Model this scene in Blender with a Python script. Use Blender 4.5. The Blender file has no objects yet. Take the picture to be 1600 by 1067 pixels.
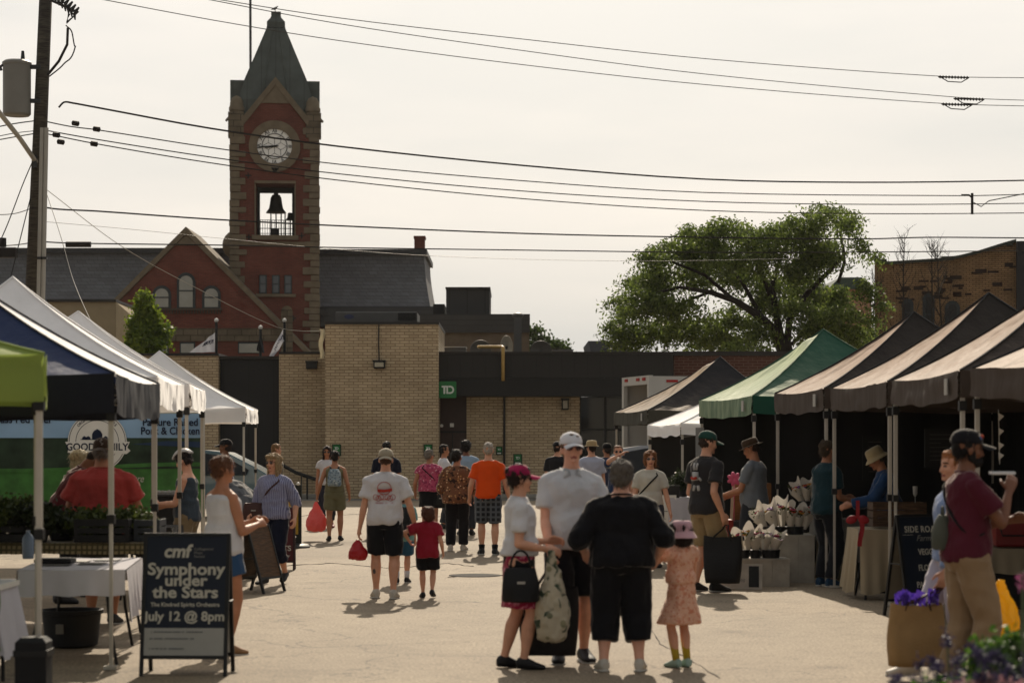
import bpy, bmesh, math, random
from math import sin, cos, pi, radians, sqrt, atan2
from mathutils import Vector, Matrix, noise
V = Vector
random.seed(7)
sc = bpy.context.scene
col = sc.collection
# ---------------------------------------------------------------- camera, sky, sun, exposure
F, HY, CX, CZ = 3400.0, 690.0, 800.0, 1.75       # focal length in photo pixels, eye level row, centre column, eye height
cam = bpy.data.cameras.new('camera'); co = bpy.data.objects.new('camera', cam); col.objects.link(co)
co.location = (0, 0, CZ); co.rotation_euler = (pi/2, 0, 0)
cam.sensor_width = 36; cam.lens = 36*F/1600
cam.shift_y = (HY-533.5)/1600
cam.clip_start = .1; cam.clip_end = 3000
cam.dof.use_dof = True; cam.dof.focus_distance = 42; cam.dof.aperture_fstop = 3.0
sc.camera = co
SUN_EL, SUN_AZ = radians(33), radians(1.5)          # azimuth to the right of straight ahead
w = bpy.data.worlds.new('World'); sc.world = w; w.use_nodes = True
nt = w.node_tree; nt.nodes.clear()
sky = nt.nodes.new('ShaderNodeTexSky'); sky.sky_type = 'NISHITA'; sky.sun_disc = False
sky.sun_elevation = SUN_EL; sky.sun_rotation = SUN_AZ
sky.air_density = 1.0; sky.dust_density = 5.0; sky.ozone_density = .6
bg = nt.nodes.new('ShaderNodeBackground'); out = nt.nodes.new('ShaderNodeOutputWorld')
# thin high overcast: a pale veil laid over the clear sky, with faint streaks
tc = nt.nodes.new('ShaderNodeTexCoord'); mp = nt.nodes.new('ShaderNodeMapping'); mp.inputs['Scale'].default_value = (1.2, 1.2, 7)
nz = nt.nodes.new('ShaderNodeTexNoise'); nz.inputs['Scale'].default_value = 2.2; nz.inputs['Detail'].default_value = 5
cr = nt.nodes.new('ShaderNodeValToRGB')
cr.color_ramp.elements[0].position = .38; cr.color_ramp.elements[0].color = (5.5, 5.65, 5.6, 1)
cr.color_ramp.elements[1].position = .64; cr.color_ramp.elements[1].color = (7.0, 6.75, 6.4, 1)
# brighter towards the sun, darker away from it
dot = nt.nodes.new('ShaderNodeVectorMath'); dot.operation = 'DOT_PRODUCT'
dot.inputs[1].default_value = (sin(SUN_AZ)*cos(SUN_EL), cos(SUN_AZ)*cos(SUN_EL), sin(SUN_EL))
mr = nt.nodes.new('ShaderNodeMapRange'); mr.inputs[1].default_value = -1; mr.inputs[2].default_value = 1
mr.inputs[3].default_value = 0; mr.inputs[4].default_value = 1
pw = nt.nodes.new('ShaderNodeMath'); pw.operation = 'POWER'; pw.inputs[1].default_value = 4
ma = nt.nodes.new('ShaderNodeMath'); ma.operation = 'MULTIPLY_ADD'; ma.inputs[1].default_value = .72; ma.inputs[2].default_value = .62
mul = nt.nodes.new('ShaderNodeVectorMath'); mul.operation = 'SCALE'
mx = nt.nodes.new('ShaderNodeMix'); mx.data_type = 'RGBA'; mx.inputs[0].default_value = .88
L = nt.links.new
L(tc.outputs['Generated'], mp.inputs[0]); L(mp.outputs[0], nz.inputs[0]); L(nz.outputs[0], cr.inputs[0])
L(tc.outputs['Generated'], dot.inputs[0]); L(dot.outputs['Value'], mr.inputs[0])
L(mr.outputs[0], pw.inputs[0]); L(pw.outputs[0], ma.inputs[0])
L(cr.outputs[0], mul.inputs[0]); L(ma.outputs[0], mul.inputs['Scale'])
L(sky.outputs[0], mx.inputs[6]); L(mul.outputs[0], mx.inputs[7]); L(mx.outputs[2], bg.inputs[0])
bg.inputs[1].default_value = .10; L(bg.outputs[0], out.inputs[0])
sl = bpy.data.lights.new('sun', 'SUN'); so = bpy.data.objects.new('sun', sl); col.objects.link(so)
sl.energy = 5.0; sl.angle = radians(.6); sl.color = (1, .87, .69)
sd = V((sin(SUN_AZ)*cos(SUN_EL), cos(SUN_AZ)*cos(SUN_EL), sin(SUN_EL)))
so.location = (20, 60, 60); so.rotation_euler = sd.to_track_quat('Z', 'Y').to_euler()
sc.view_settings.view_transform = 'Standard'; sc.view_settings.look = 'None'
sc.view_settings.exposure = 0; sc.view_settings.gamma = 1
sc.render.engine = 'CYCLES'
sc.cycles.max_bounces = 6; sc.cycles.use_denoising = True

# ---------------------------------------------------------------- helpers
def P(px, py, Y): return V(((px-CX)*Y/F, Y, CZ+(HY-py)*Y/F))
def X_(px, Y): return (px-CX)*Y/F
def Z_(py, Y): return CZ+(HY-py)*Y/F
def YG(py): return CZ*F/(py-HY)
def lin(c):
    if isinstance(c, str):
        c = c.lstrip('#'); c = [int(c[i:i+2], 16)/255 for i in (0, 2, 4)]
        c = [x/12.92 if x <= .04045 else ((x+.055)/1.055)**2.4 for x in c]
    return (c[0], c[1], c[2], 1)
MC = {}
def mat(key, c, rough=.75, var=.12, vscale=6, bump=.0, bscale=60, metal=0, c2=None, pat=None, coat=0, trans=0, emit=0, ps=1.0, spec=.3):
    """Principled material with a two-scale noise tint, optional pattern and bump."""
    if key in MC: return MC[key]
    m = bpy.data.materials.new(key); m.use_nodes = True; MC[key] = m
    n = m.node_tree; N = n.nodes.new; K = n.links.new
    b = n.nodes['Principled BSDF']; b.inputs['Roughness'].default_value = rough; b.inputs['Metallic'].default_value = metal
    b.inputs['Specular IOR Level'].default_value = spec; b.inputs['Coat Weight'].default_value = coat
    t = N('ShaderNodeTexCoord'); c = lin(c)
    base = None
    def rgb(x):
        r = N('ShaderNodeRGB'); r.outputs[0].default_value = x; return r.outputs[0]
    def mix(f, a, bb, mode='MIX'):
        q = N('ShaderNodeMix'); q.data_type = 'RGBA'; q.blend_type = mode
        if isinstance(f, (int, float)): q.inputs[0].default_value = f
        else: K(f, q.inputs[0])
        for s, x in ((6, a), (7, bb)):
            if hasattr(x, 'links'): K(x, q.inputs[s])
            else: q.inputs[s].default_value = x
        return q.outputs[2]
    def ramp(f, a, bb):
        r = N('ShaderNodeMapRange'); r.clamp = True; K(f, r.inputs[0]); r.inputs[1].default_value = a; r.inputs[2].default_value = bb; return r.outputs[0]
    def wav(axis, scale, dist=0, prof='SIN'):
        q = N('ShaderNodeTexWave'); q.bands_direction = axis; q.inputs['Scale'].default_value = scale; q.inputs['Distortion'].default_value = dist
        q.wave_profile = prof; K(t.outputs['Object'], q.inputs[0]); return q.outputs['Fac']
    base = rgb(c)
    bumpsrc = None
    if pat == 'floral':
        cols = c2
        v = N('ShaderNodeTexVoronoi'); v.inputs['Scale'].default_value = 22*ps; K(t.outputs['Object'], v.inputs[0])
        w_ = N('ShaderNodeTexNoise'); w_.inputs['Scale'].default_value = 14*ps; w_.inputs['Detail'].default_value = 2; K(t.outputs['Object'], w_.inputs[0])
        sep = N('ShaderNodeSeparateColor'); K(v.outputs['Color'], sep.inputs[0])
        f1 = ramp(v.outputs['Distance'], .34, .26)
        for i, x in enumerate(cols):
            f = ramp(sep.outputs[i % 3], .55, .6)
            g = N('ShaderNodeMath'); g.operation = 'MULTIPLY'; K(f, g.inputs[0]); K(f1 if i < 2 else ramp(w_.outputs[0], .48, .56), g.inputs[1])
            base = mix(g.outputs[0], base, lin(x))
    elif pat == 'stripes':
        base = mix(ramp(wav('X', 14*ps), .6, .8), base, lin(c2))
    elif pat == 'plaid':
        a = wav('X', 4*ps); d = wav('Z', 4*ps)
        base = mix(ramp(a, .5, .9), base, lin(c2)); base = mix(ramp(d, .5, .9), base, lin(c2))
    elif pat == 'siding':                              # horizontal laps
        bumpsrc = wav('Z', .5*ps*1.0, 0, 'SAW')
        base = mix(ramp(bumpsrc, .12, 0), base, (c[0]*.3, c[1]*.3, c[2]*.3, 1))
    elif pat == 'vseam':                               # standing seams
        bumpsrc = wav('X', .5*ps, 0, 'SAW')
        base = mix(ramp(bumpsrc, .07, 0), base, (c[0]*.35, c[1]*.35, c[2]*.35, 1))
    elif pat == 'wood':
        w_ = N('ShaderNodeTexNoise'); w_.inputs['Scale'].default_value = 9*ps; w_.inputs['Detail'].default_value = 6
        m_ = N('ShaderNodeMapping'); m_.inputs['Scale'].default_value = (1, 1, 8); K(t.outputs['Object'], m_.inputs[0]); K(m_.outputs[0], w_.inputs[0])
        base = mix(ramp(w_.outputs[0], .35, .65), base, lin(c2)); bumpsrc = w_.outputs[0]
    elif pat in ('brick', 'stone', 'shingle'):
        sep = N('ShaderNodeSeparateXYZ'); K(t.outputs['Object'], sep.inputs[0])
        ad = N('ShaderNodeMath'); ad.operation = 'ADD'; K(sep.outputs[0], ad.inputs[0]); K(sep.outputs[1], ad.inputs[1])
        cb = N('ShaderNodeCombineXYZ'); K(ad.outputs[0], cb.inputs[0]); K(sep.outputs[2], cb.inputs[1])
        bt = N('ShaderNodeTexBrick'); K(cb.outputs[0], bt.inputs[0]); bt.inputs['Scale'].default_value = 1
        d = {'brick': (.24, .076, .012), 'stone': (.75, .32, .02), 'shingle': (.45, .2, .012)}[pat]
        bt.inputs['Brick Width'].default_value = d[0]*ps; bt.inputs['Row Height'].default_value = d[1]*ps; bt.inputs['Mortar Size'].default_value = d[2]*ps
        bt.inputs['Mortar Smooth'].default_value = .3; bt.inputs['Bias'].default_value = -.1
        bt.inputs['Color1'].default_value = c; bt.inputs['Color2'].default_value = (c[0]*.78, c[1]*.76, c[2]*.74, 1)
        bt.inputs['Mortar'].default_value = lin(c2); base = bt.outputs[0]
        iv = N('ShaderNodeMath'); iv.operation = 'SUBTRACT'; iv.inputs[0].default_value = 1; K(bt.outputs['Fac'], iv.inputs[1]); bumpsrc = iv.outputs[0]
    if var:
        q = N('ShaderNodeTexNoise'); q.inputs['Scale'].default_value = vscale; q.inputs['Detail'].default_value = 5; K(t.outputs['Object'], q.inputs[0])
        r = N('ShaderNodeMapRange'); K(q.outputs[0], r.inputs[0]); r.inputs[1].default_value = .3; r.inputs[2].default_value = .7; r.inputs[3].default_value = 1-var; r.inputs[4].default_value = 1+var
        s = N('ShaderNodeVectorMath'); s.operation = 'SCALE'; K(base, s.inputs[0]); K(r.outputs[0], s.inputs['Scale']); base = s.outputs[0]
    K(base, b.inputs['Base Color'])
    if bump or bumpsrc:
        bn = N('ShaderNodeBump')
        if bumpsrc: K(bumpsrc, bn.inputs['Height']); bn.inputs['Distance'].default_value = .012; bn.inputs['Strength'].default_value = .7
        else:
            q = N('ShaderNodeTexNoise'); q.inputs['Scale'].default_value = bscale; q.inputs['Detail'].default_value = 4; K(t.outputs['Object'], q.inputs[0]); K(q.outputs[0], bn.inputs['Height'])
            bn.inputs['Strength'].default_value = bump; bn.inputs['Distance'].default_value = .02
        K(bn.outputs[0], b.inputs['Normal'])
    if trans:
        tr = N('ShaderNodeBsdfTranslucent'); ms = N('ShaderNodeMixShader'); ms.inputs[0].default_value = trans
        K(base, tr.inputs[0]); K(b.outputs[0], ms.inputs[1]); K(tr.outputs[0], ms.inputs[2]); K(ms.outputs[0], n.nodes['Material Output'].inputs[0])
    return m
def cloth(c, pat=None, c2=None, ps=1, **k):
    m = mat('cloth_%s_%s_%s' % (c, pat, ps), c, .85, .08, 5, .25, 90, c2=c2, pat=pat, ps=ps, spec=.15, **k)
    b = m.node_tree.nodes['Principled BSDF']; b.inputs['Sheen Weight'].default_value = .45; b.inputs['Sheen Roughness'].default_value = .3; b.inputs['Sheen Tint'].default_value = (1, .93, .84, 1)
    return m

WO = {}                                              # world origin of each object built unrotated
class MB:
    def __init__(s): s.v = []; s.f = []; s.m = []; s.mi = 0
    def add(s, vs, fs):
        o = len(s.v); s.v += [V(x) for x in vs]; s.f += [tuple(i+o for i in f) for f in fs]; s.m += [s.mi]*len(fs)
    def box(s, a, b, M=None, bev=0):
        x0, y0, z0 = [min(a[i], b[i]) for i in range(3)]; x1, y1, z1 = [max(a[i], b[i]) for i in range(3)]
        if bev:
            e = bev; vs = []
            for z, q in ((z0, e), (z0+e, 0), (z1-e, 0), (z1, e)):
                for x, y, in ((x0+q+e*0, y0+q), (x1-q, y0+q), (x1-q, y1-q), (x0+q, y1-q)): vs.append((x, y, z))
            fs = [(3, 2, 1, 0), (12, 13, 14, 15)]
            for k in range(3):
                for i in range(4): j = (i+1) % 4; fs.append((k*4+i, k*4+j, k*4+4+j, k*4+4+i))
        else:
            vs = [(x0, y0, z0), (x1, y0, z0), (x1, y1, z0), (x0, y1, z0), (x0, y0, z1), (x1, y0, z1), (x1, y1, z1), (x0, y1, z1)]
            fs = [(3, 2, 1, 0), (4, 5, 6, 7), (0, 1, 5, 4), (1, 2, 6, 5), (2, 3, 7, 6), (3, 0, 4, 7)]
        if M: vs = [M @ V(x) for x in vs]
        s.add(vs, fs)
    def ring(s, rings):                              # rings: equal-length loops, capped
        n = len(rings[0]); o = len(s.v); vs = [p for r in rings for p in r]; fs = []
        for k in range(len(rings)-1):
            for i in range(n): j = (i+1) % n; fs.append((k*n+i, k*n+j, k*n+n+j, k*n+n+i))
        fs.append(tuple(reversed(range(n)))); fs.append(tuple(range((len(rings)-1)*n, len(rings)*n)))
        s.add(vs, fs)
    def loft(s, pts, seg=14):                        # (centre, half-axis x, half-axis y); x cross y along the path
        s.ring([[c+a*cos(2*pi*i/seg)+b*sin(2*pi*i/seg) for i in range(seg)] for c, a, b in pts])
    def tube(s, pts, r, seg=8):
        pts = [V(p) for p in pts]; n = len(pts); rs = r if isinstance(r, (list, tuple)) else [r]*n
        u = None; L_ = []
        for i, p in enumerate(pts):
            d = (pts[min(i+1, n-1)]-pts[max(i-1, 0)]).normalized()
            if u is None: u = d.orthogonal().normalized()
            else: u = (u-d*u.dot(d)).normalized() if (u-d*u.dot(d)).length > 1e-6 else d.orthogonal().normalized()
            w_ = d.cross(u); L_.append((p, u*rs[i], w_*rs[i]))
        s.loft(L_, seg)
    def ell(s, c, r, R=None, seg=16, rings=10):
        c = V(c); vs = [[] for _ in range(0)]; rr = []
        for k in range(rings+1):
            th = pi*k/rings; th = min(max(th, .08), pi-.08)
            rr.append([ (V((r[0]*sin(th)*cos(2*pi*i/seg), r[1]*sin(th)*sin(2*pi*i/seg), -r[2]*cos(th)))) for i in range(seg)])
        s.ring([[c+(R @ p if R else p) for p in q] for q in rr])
    def lathe(s, c, prof, seg=20, R=None, closed=False):           # prof: (radius, z)
        c = V(c); n0 = len(s.f); s.ring([[c+(R @ V((r*cos(2*pi*i/seg), r*sin(2*pi*i/seg), z)) if R else V((r*cos(2*pi*i/seg), r*sin(2*pi*i/seg), z))) for i in range(seg)] for r, z in prof])
        if closed: s.f = s.f[:-2]; s.m = s.m[:-2]
    def poly(s, pts2, y0, y1):                       # polygon in the x-z plane given counter-clockwise from the front, extruded in y
        n = len(pts2); s.add([(x, y0, z) for x, z in pts2]+[(x, y1, z) for x, z in pts2],
            [tuple(range(n)), tuple(reversed(range(n, 2*n)))]+[((i+1) % n, i, i+n, (i+1) % n+n) for i in range(n)])
    def grid(s, fn, nu, nv, flip=False):
        vs = [fn(i/nu, j/nv) for j in range(nv+1) for i in range(nu+1)]
        fs = [(j*(nu+1)+i, j*(nu+1)+i+1, (j+1)*(nu+1)+i+1, (j+1)*(nu+1)+i) for j in range(nv) for i in range(nu)]
        if flip: fs = [tuple(reversed(f)) for f in fs]
        s.add(vs, fs)
    def mesh(s, name, mats, off=V((0, 0, 0)), smooth=False):
        me = bpy.data.meshes.new(name); me.from_pydata([tuple(x-off) for x in s.v], [], s.f)
        for m in (mats if isinstance(mats, (list, tuple)) else [mats]): me.materials.append(m)
        if len(me.materials) > 1: me.polygons.foreach_set('material_index', s.m)
        if smooth: me.polygons.foreach_set('use_smooth', [True]*len(me.polygons)); 
        if smooth and smooth is not True: me.set_sharp_from_angle(angle=smooth)
        me.update(); return me
    def build(s, name, mats, parent=None, smooth=False, local=False, origin=None):
        if parent is not None: off = V((0, 0, 0)) if local else WO.get(parent.name, V((0, 0, 0)))
        elif origin is not None: off = V(origin)
        else:
            xs = [v.x for v in s.v]; ys = [v.y for v in s.v]; off = V(((min(xs)+max(xs))/2, (min(ys)+max(ys))/2, min(v.z for v in s.v)))
        o = bpy.data.objects.new(name, s.mesh(name, mats, off, smooth)); col.objects.link(o)
        if parent is not None: o.parent = parent
        else: o.location = off
        WO[o.name] = off
        return o
def tag(o, label=None, cat=None, group=None, kind=None):
    if label: o['label'] = label
    if cat: o['category'] = cat
    if group: o['group'] = group
    if kind: o['kind'] = kind
    return o
def empty(name, loc, label, cat, group=None, rz=0):
    o = bpy.data.objects.new(name, None); col.objects.link(o); o.location = loc; o.rotation_euler = (0, 0, rz); o.empty_display_size = .2
    WO[o.name] = V(loc); return tag(o, label, cat, group)
def copy_tree(o, parent=None):
    c = o.copy(); col.objects.link(c)
    if parent: c.parent = parent
    for ch in list(o.children): copy_tree(ch, c)
    return c
SM = radians(40)
def text(body, size, name, m, parent, loc, rot, ext=.002, bold=0, sx=1, shear=0, align='CENTER', local=False, space=1):
    """lettering as real mesh on a part; loc is in world space unless local"""
    cu = bpy.data.curves.new('t', 'FONT'); cu.body = body; cu.size = size; cu.extrude = ext; cu.offset = bold; cu.align_x = align; cu.align_y = 'CENTER'
    cu.shear = shear; cu.resolution_u = 3; cu.space_character = space
    t = bpy.data.objects.new('t', cu); col.objects.link(t); bpy.context.view_layer.update()
    me = bpy.data.meshes.new_from_object(t.evaluated_get(bpy.context.evaluated_depsgraph_get()))
    bpy.data.objects.remove(t); bpy.data.curves.remove(cu)
    me.materials.clear(); me.materials.append(m); me.name = name
    off = V((0, 0, 0)) if local or parent is None else WO.get(parent.name, V((0, 0, 0)))
    Mx = Matrix.Translation(V(loc)-off) @ (rot if isinstance(rot, Matrix) else Matrix.Rotation(rot, 4, 'Z')) @ (Matrix.Rotation(pi/2, 4, 'X') @ Matrix.Diagonal((sx, 1, 1, 1)))
    me.transform(Mx); o = bpy.data.objects.new(name, me); col.objects.link(o); o.parent = parent; WO[o.name] = off
    return o

# common materials
black_metal = mat('black_metal', '#232323', .5, .1, metal=.3)
dark_steel = mat('dark_steel', '#3a3b3c', .5, .15, metal=.5)
white_paint = mat('white_paint', '#d8d4cb', .5, .06)
glass_dark = mat('dark_glass', '#0d1012', .06, 0, spec=.3)
glass_pale = mat('pale_glass', '#9a978c', .25, .1, 3)
alu = mat('aluminium', '#a9a69f', .4, .08, metal=.7)
# ---------------------------------------------------------------- ground and sky-side setting
def ground_mat():
    m = bpy.data.materials.new('asphalt'); m.use_nodes = True; n = m.node_tree; N = n.nodes.new; K = n.links.new
    b = n.nodes['Principled BSDF']; b.inputs['Roughness'].default_value = .82; b.inputs['Specular IOR Level'].default_value = .35
    t = N('ShaderNodeTexCoord')
    def nz(s, d=5, sc_=None):
        q = N('ShaderNodeTexNoise'); q.inputs['Scale'].default_value = s; q.inputs['Detail'].default_value = d; q.inputs['Roughness'].default_value = .6
        if sc_: mp_ = N('ShaderNodeMapping'); mp_.inputs['Scale'].default_value = sc_; K(t.outputs['Object'], mp_.inputs[0]); K(mp_.outputs[0], q.inputs[0])
        else: K(t.outputs['Object'], q.inputs[0])
        return q.outputs[0]
    def ramp(f, pts):
        r = N('ShaderNodeValToRGB'); e = r.color_ramp.elements
        while len(e) < len(pts): e.new(.5)
        for x, (p, c) in zip(e, pts): x.position = p; x.color = c if len(c) == 4 else (*c, 1)
        K(f, r.inputs[0]); return r.outputs[0]
    def mul(a, c, f=1):
        q = N('ShaderNodeMix'); q.data_type = 'RGBA'; q.blend_type = 'MULTIPLY'; q.inputs[0].default_value = f; K(a, q.inputs[6]); K(c, q.inputs[7]); return q.outputs[2]
    base = ramp(nz(38, 4), [(.32, (.135, .105, .070)), (.5, (.270, .212, .143)), (.68, (.45, .356, .245))])
    base = mul(base, ramp(nz(140, 2), [(.35, (.72, .71, .7)), (.6, (1.12, 1.12, 1.12))]), .8)
    base = mul(base, ramp(nz(.35, 6, (1, .35, 1)), [(.3, (.80, .79, .78)), (.6, (1.06, 1.06, 1.06))]))
    base = mul(base, ramp(nz(1.7, 6), [(.35, (.88, .87, .86)), (.62, (1.04, 1.04, 1.04))]))
    base = mul(base, ramp(nz(6, 5), [(.36, (.72, .7, .68)), (.47, (1, 1, 1))]), .6)
    ov = N('ShaderNodeTexVoronoi'); ov.inputs['Scale'].default_value = .55; K(t.outputs['Object'], ov.inputs[0])
    base = mul(base, ramp(ov.outputs['Distance'], [(.03, (.62, .6, .58)), (.09, (.93, .92, .91)), (.14, (1, 1, 1))]), .8)
    pv_ = N('ShaderNodeTexVoronoi'); pv_.inputs['Scale'].default_value = .22; pv_.distance = 'CHEBYCHEV'; K(t.outputs['Object'], pv_.inputs[0])
    sp_ = N('ShaderNodeSeparateColor'); K(pv_.outputs['Color'], sp_.inputs[0]); base = mul(base, ramp(sp_.outputs[0], [(.0, (.88, .87, .86)), (.18, (.90, .89, .88)), (.2, (1, 1, 1)), (.8, (1, 1, 1)), (.82, (1.06, 1.05, 1.04))]), 1)
    v = N('ShaderNodeTexVoronoi'); v.feature = 'DISTANCE_TO_EDGE'; v.inputs['Scale'].default_value = .16
    w_ = N('ShaderNodeTexNoise'); w_.inputs['Scale'].default_value = 1.3; w_.inputs['Detail'].default_value = 6; K(t.outputs['Object'], w_.inputs[0])
    ad = N('ShaderNodeVectorMath'); ad.operation = 'MULTIPLY_ADD'; K(w_.outputs['Color'], ad.inputs[0]); ad.inputs[1].default_value = (1.6, 1.6, 0); K(t.outputs['Object'], ad.inputs[2]); K(ad.outputs[0], v.inputs[0])
    crk = ramp(v.outputs['Distance'], [(0, (.38, .36, .34)), (.0016, (.6, .58, .56)), (.0035, (1, 1, 1))])
    base = mul(base, crk, .9)
    K(base, b.inputs['Base Color'])
    bn = N('ShaderNodeBump'); bn.inputs['Strength'].default_value = .5; bn.inputs['Distance'].default_value = .012; K(nz(130, 2), bn.inputs['Height']); K(bn.outputs[0], b.inputs['Normal'])
    return m
g = MB()
g.grid(lambda u, v: V((-400+800*u, -60+1100*v, 0)), 8, 8)
tag(g.build('ground', ground_mat(), origin=(0, 0, 0)), kind='structure')
g = MB(); g.grid(lambda u, v: V((-12+32*u, 64.6+3*v, .004)), 2, 1)       # darker strip along the bank
tag(g.build('pavement', mat('dark_strip', '#6f6c66', .9, .2, 3, .3, 80), origin=(0, 66, .004)), kind='structure')
g = MB(); g.box((-30, 67.0, 0), (8.4, 67.6, .13), bev=.02)
tag(g.build('kerb', mat('kerb_concrete', '#8d8980', .9, .15, 4, .3), origin=(0, 67, 0)), kind='structure')

g = MB(); rc = random.Random(12); pp = []
for (xa, ya), (xb, yb) in zip(((1012, 955), (1018, 985), (1032, 1006), (1062, 1022), (1088, 1036)), ((1018, 985), (1032, 1006), (1062, 1022), (1088, 1036), (1130, 1064))):
    for i in range(6): t = i/6; y_ = YG(ya+(yb-ya)*t); pp.append((X_(xa+(xb-xa)*t+rc.uniform(-2, 2), y_), y_, .001))
g.tube(pp, [.002+.006*rc.random() for _ in pp], 5)
o_ = g.build('pavement_crack', mat('crack_dark', '#2a2420', 1, .2), origin=(1.2, 17, 0)); tag(o_, kind='structure')
for cs_ in (((440, 884), (520, 880), (610, 888), (700, 880), (745, 886)), ((700, 902), (742, 897), (790, 899), (830, 893)), ((470, 806), (560, 803), (660, 808), (760, 804))):
    g = MB(); pp = []
    for (xa, ya), (xb, yb) in zip(cs_, cs_[1:]):
        for i in range(9): t = i/9; y_ = YG(ya+(yb-ya)*t+rc.uniform(-.7, .7)); pp.append((X_(xa+(xb-xa)*t, y_), y_, .001))
    g.tube(pp, [.003+.007*rc.random() for _ in pp], 5); tag(g.build('pavement_crack', MC['crack_dark'], origin=(pp[0][0], pp[0][1], 0)), kind='structure')
if 0: tag(g.build('pavement_crack', mat('crack_dark', '#2a2420', 1, .2), origin=(1.2, 17, 0)), kind='structure')
# ---------------------------------------------------------------- bank building
brick_buff = mat('buff_brick', '#bda98a', .9, .14, 1.2, c2='#8a765c', pat='brick', ps=1.18)
brick_red = mat('red_brick', '#713d32', .9, .2, .8, c2='#54382f', pat='brick')
brick_redw = mat('red_brick_wall', '#5a382e', .9, .15, 2, c2='#6b5548', pat='brick', ps=1.2)
fascia_m = mat('fascia_metal', '#23211f', .6, .12, 1, pat='vseam', ps=1.6)
fascia_lo = mat('fascia_band', '#171615', .6, .15, 2)
clad_m = mat('dark_cladding', '#19191a', .6, .15, 1, pat='vseam', ps=.8)
coping_m = mat('metal_coping', '#26221f', .5, .1)
YB = 68.0
bank = empty('bank_building', (X_(700, YB), YB, 0), 'low buff brick bank building with dark metal fascia across the end of the lot', 'building')
m = MB(); m.box((X_(190, YB), YB, 0), (X_(341, YB), YB+9, Z_(556, YB)))
m.build('wall', brick_buff, bank)
m = MB(); m.box((X_(436, YB), YB, 0), (X_(512, YB), YB+9, Z_(553, YB))); m.build('wall', brick_buff, bank)
YT = 66.6
m = MB(); m.box((X_(508, YT), YT, 0), (X_(685, YT), YT+6, Z_(507, YT))); m.build('wall', brick_buff, bank)
m = MB()
m.box((X_(507, YT), YT-.04, Z_(507, YT)), (X_(686, YT), YT+6.1, Z_(503, YT)))
m.box((X_(436, YB), YB-.05, Z_(553, YB)), (X_(506, YB), YB+9, Z_(549.5, YB)))
m.box((X_(190, YB), YB-.05, Z_(556, YB)), (X_(342, YB), YB+9, Z_(552, YB)))
m.build('coping', coping_m, bank)
m = MB(); m.box((X_(342, YB), YB+.3, 0), (X_(435.5, YB), YB+8, Z_(560, YB))); m.build('cladding_panel', clad_m, bank)
m = MB(); m.box((X_(341.2, YB), YB+.2, Z_(560, YB)), (X_(436, YB), YB+8, Z_(556, YB))); m.build('coping', coping_m, bank)
m = MB(); m.box((X_(729, YB), YB, 0), (X_(906, YB), YB+9, Z_(617, YB))); m.build('wall', brick_buff, bank)
m = MB(); m.box((X_(1053, YB), YB-.02, 0), (X_(1262, YB), YB+9, Z_(556, YB))); m.build('wall', brick_redw, bank)
m = MB(); m.box((X_(1052, YB), YB-.1, Z_(556, YB)), (X_(1264, YB), YB+9, Z_(549, YB))); m.build('coping', coping_m, bank)
YF = 67.1
m = MB(); m.box((X_(685.5, YF), YF, Z_(591, YF)), (X_(1052, YF), YB+8, Z_(553, YF))); fa = m.build('fascia', fascia_m, bank)
m = MB(); m.box((X_(685.5, YF), YF-.06, Z_(553, YF)), (X_(1052.5, YF), YB+8, Z_(549.5, YF))); m.build('coping', coping_m, bank)
m = MB(); m.box((X_(685.5, YF), YF-.05, Z_(619, YF)), (X_(1052, YF), YB-.01, Z_(591.5, YF))); m.build('fascia_band', fascia_lo, bank)
# door recess
door_m = mat('brown_door', '#3a2822', .5, .1)
m = MB(); m.box((X_(685, YB), YB+.12, 0), (X_(729, YB), YB+.3, Z_(617, YB)))
d = m.build('door', door_m, bank)
m = MB(); m.box((X_(686, YB), YB+.06, Z_(676, YB)), (X_(729, YB), YB+.14, Z_(673, YB))); m.box((X_(706, YB), YB+.08, 0), (X_(707.5, YB), YB+.14, Z_(676, YB)))
m.build('door_frame', fascia_lo, d)
m = MB(); m.box((X_(703, YB), YB+.07, Z_(667, YB)), (X_(709, YB), YB+.13, Z_(661, YB))); m.build('notice', white_paint, d)
m = MB(); m.lathe((X_(690, YB), YB+.12, Z_(665, YB)), [(.001, 0), (.05, 0), (.05, .03), (.001, .03)], 16, Matrix.Rotation(pi/2, 3, 'X')); m.build('round_sticker', white_paint, d)
# windows right of the brick panel
for x0, x1 in ((908, 944), (948, 990), (994, 1050)):
    m = MB(); m.box((X_(x0, YB), YB+.15, .3), (X_(x1, YB), YB+.3, Z_(620, YB))); wn = m.build('window', glass_dark, bank)
    m = MB()
    for xa, xb in ((x0-2, x0), (x1, x1+2)): m.box((X_(xa, YB), YB, .2), (X_(xb, YB), YB+.35, Z_(619.5, YB)))
    m.box((X_(x0, YB), YB+.02, .2), (X_(x1, YB), YB+.3, .3)); m.box((X_(x0, YB), YB+.05, 2.1), (X_(x1, YB), YB+.14, 2.16)); m.build('window_frame', fascia_lo, wn)
m = MB(); m.tube([(X_(788, YB), YB-.05, 0), (X_(788, YB), YB-.05, Z_(619, YB))], .035); m.build('downpipe', coping_m, bank)
m = MB(); m.tube([(X_(504.5, YT), YB-.1, 0), (X_(504.5, YT), YB-.1, Z_(553, YT))], .04); m.build('downpipe', dark_steel, bank)
pipe_y = mat('yellow_gas_pipe', '#a8884c', .5, .1)
m = MB(); m.tube([P(786, 595, 66.98), P(786, 546, 66.98), P(786, 543, 67.1), P(784, 542, 67.3), P(750, 542, 67.9), P(748, 542, 68.6)], .055)
tag(m.build('gas_pipe', pipe_y, smooth=True), 'thin yellow pipe rising over the dark metal fascia and bending left', 'pipe')
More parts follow.
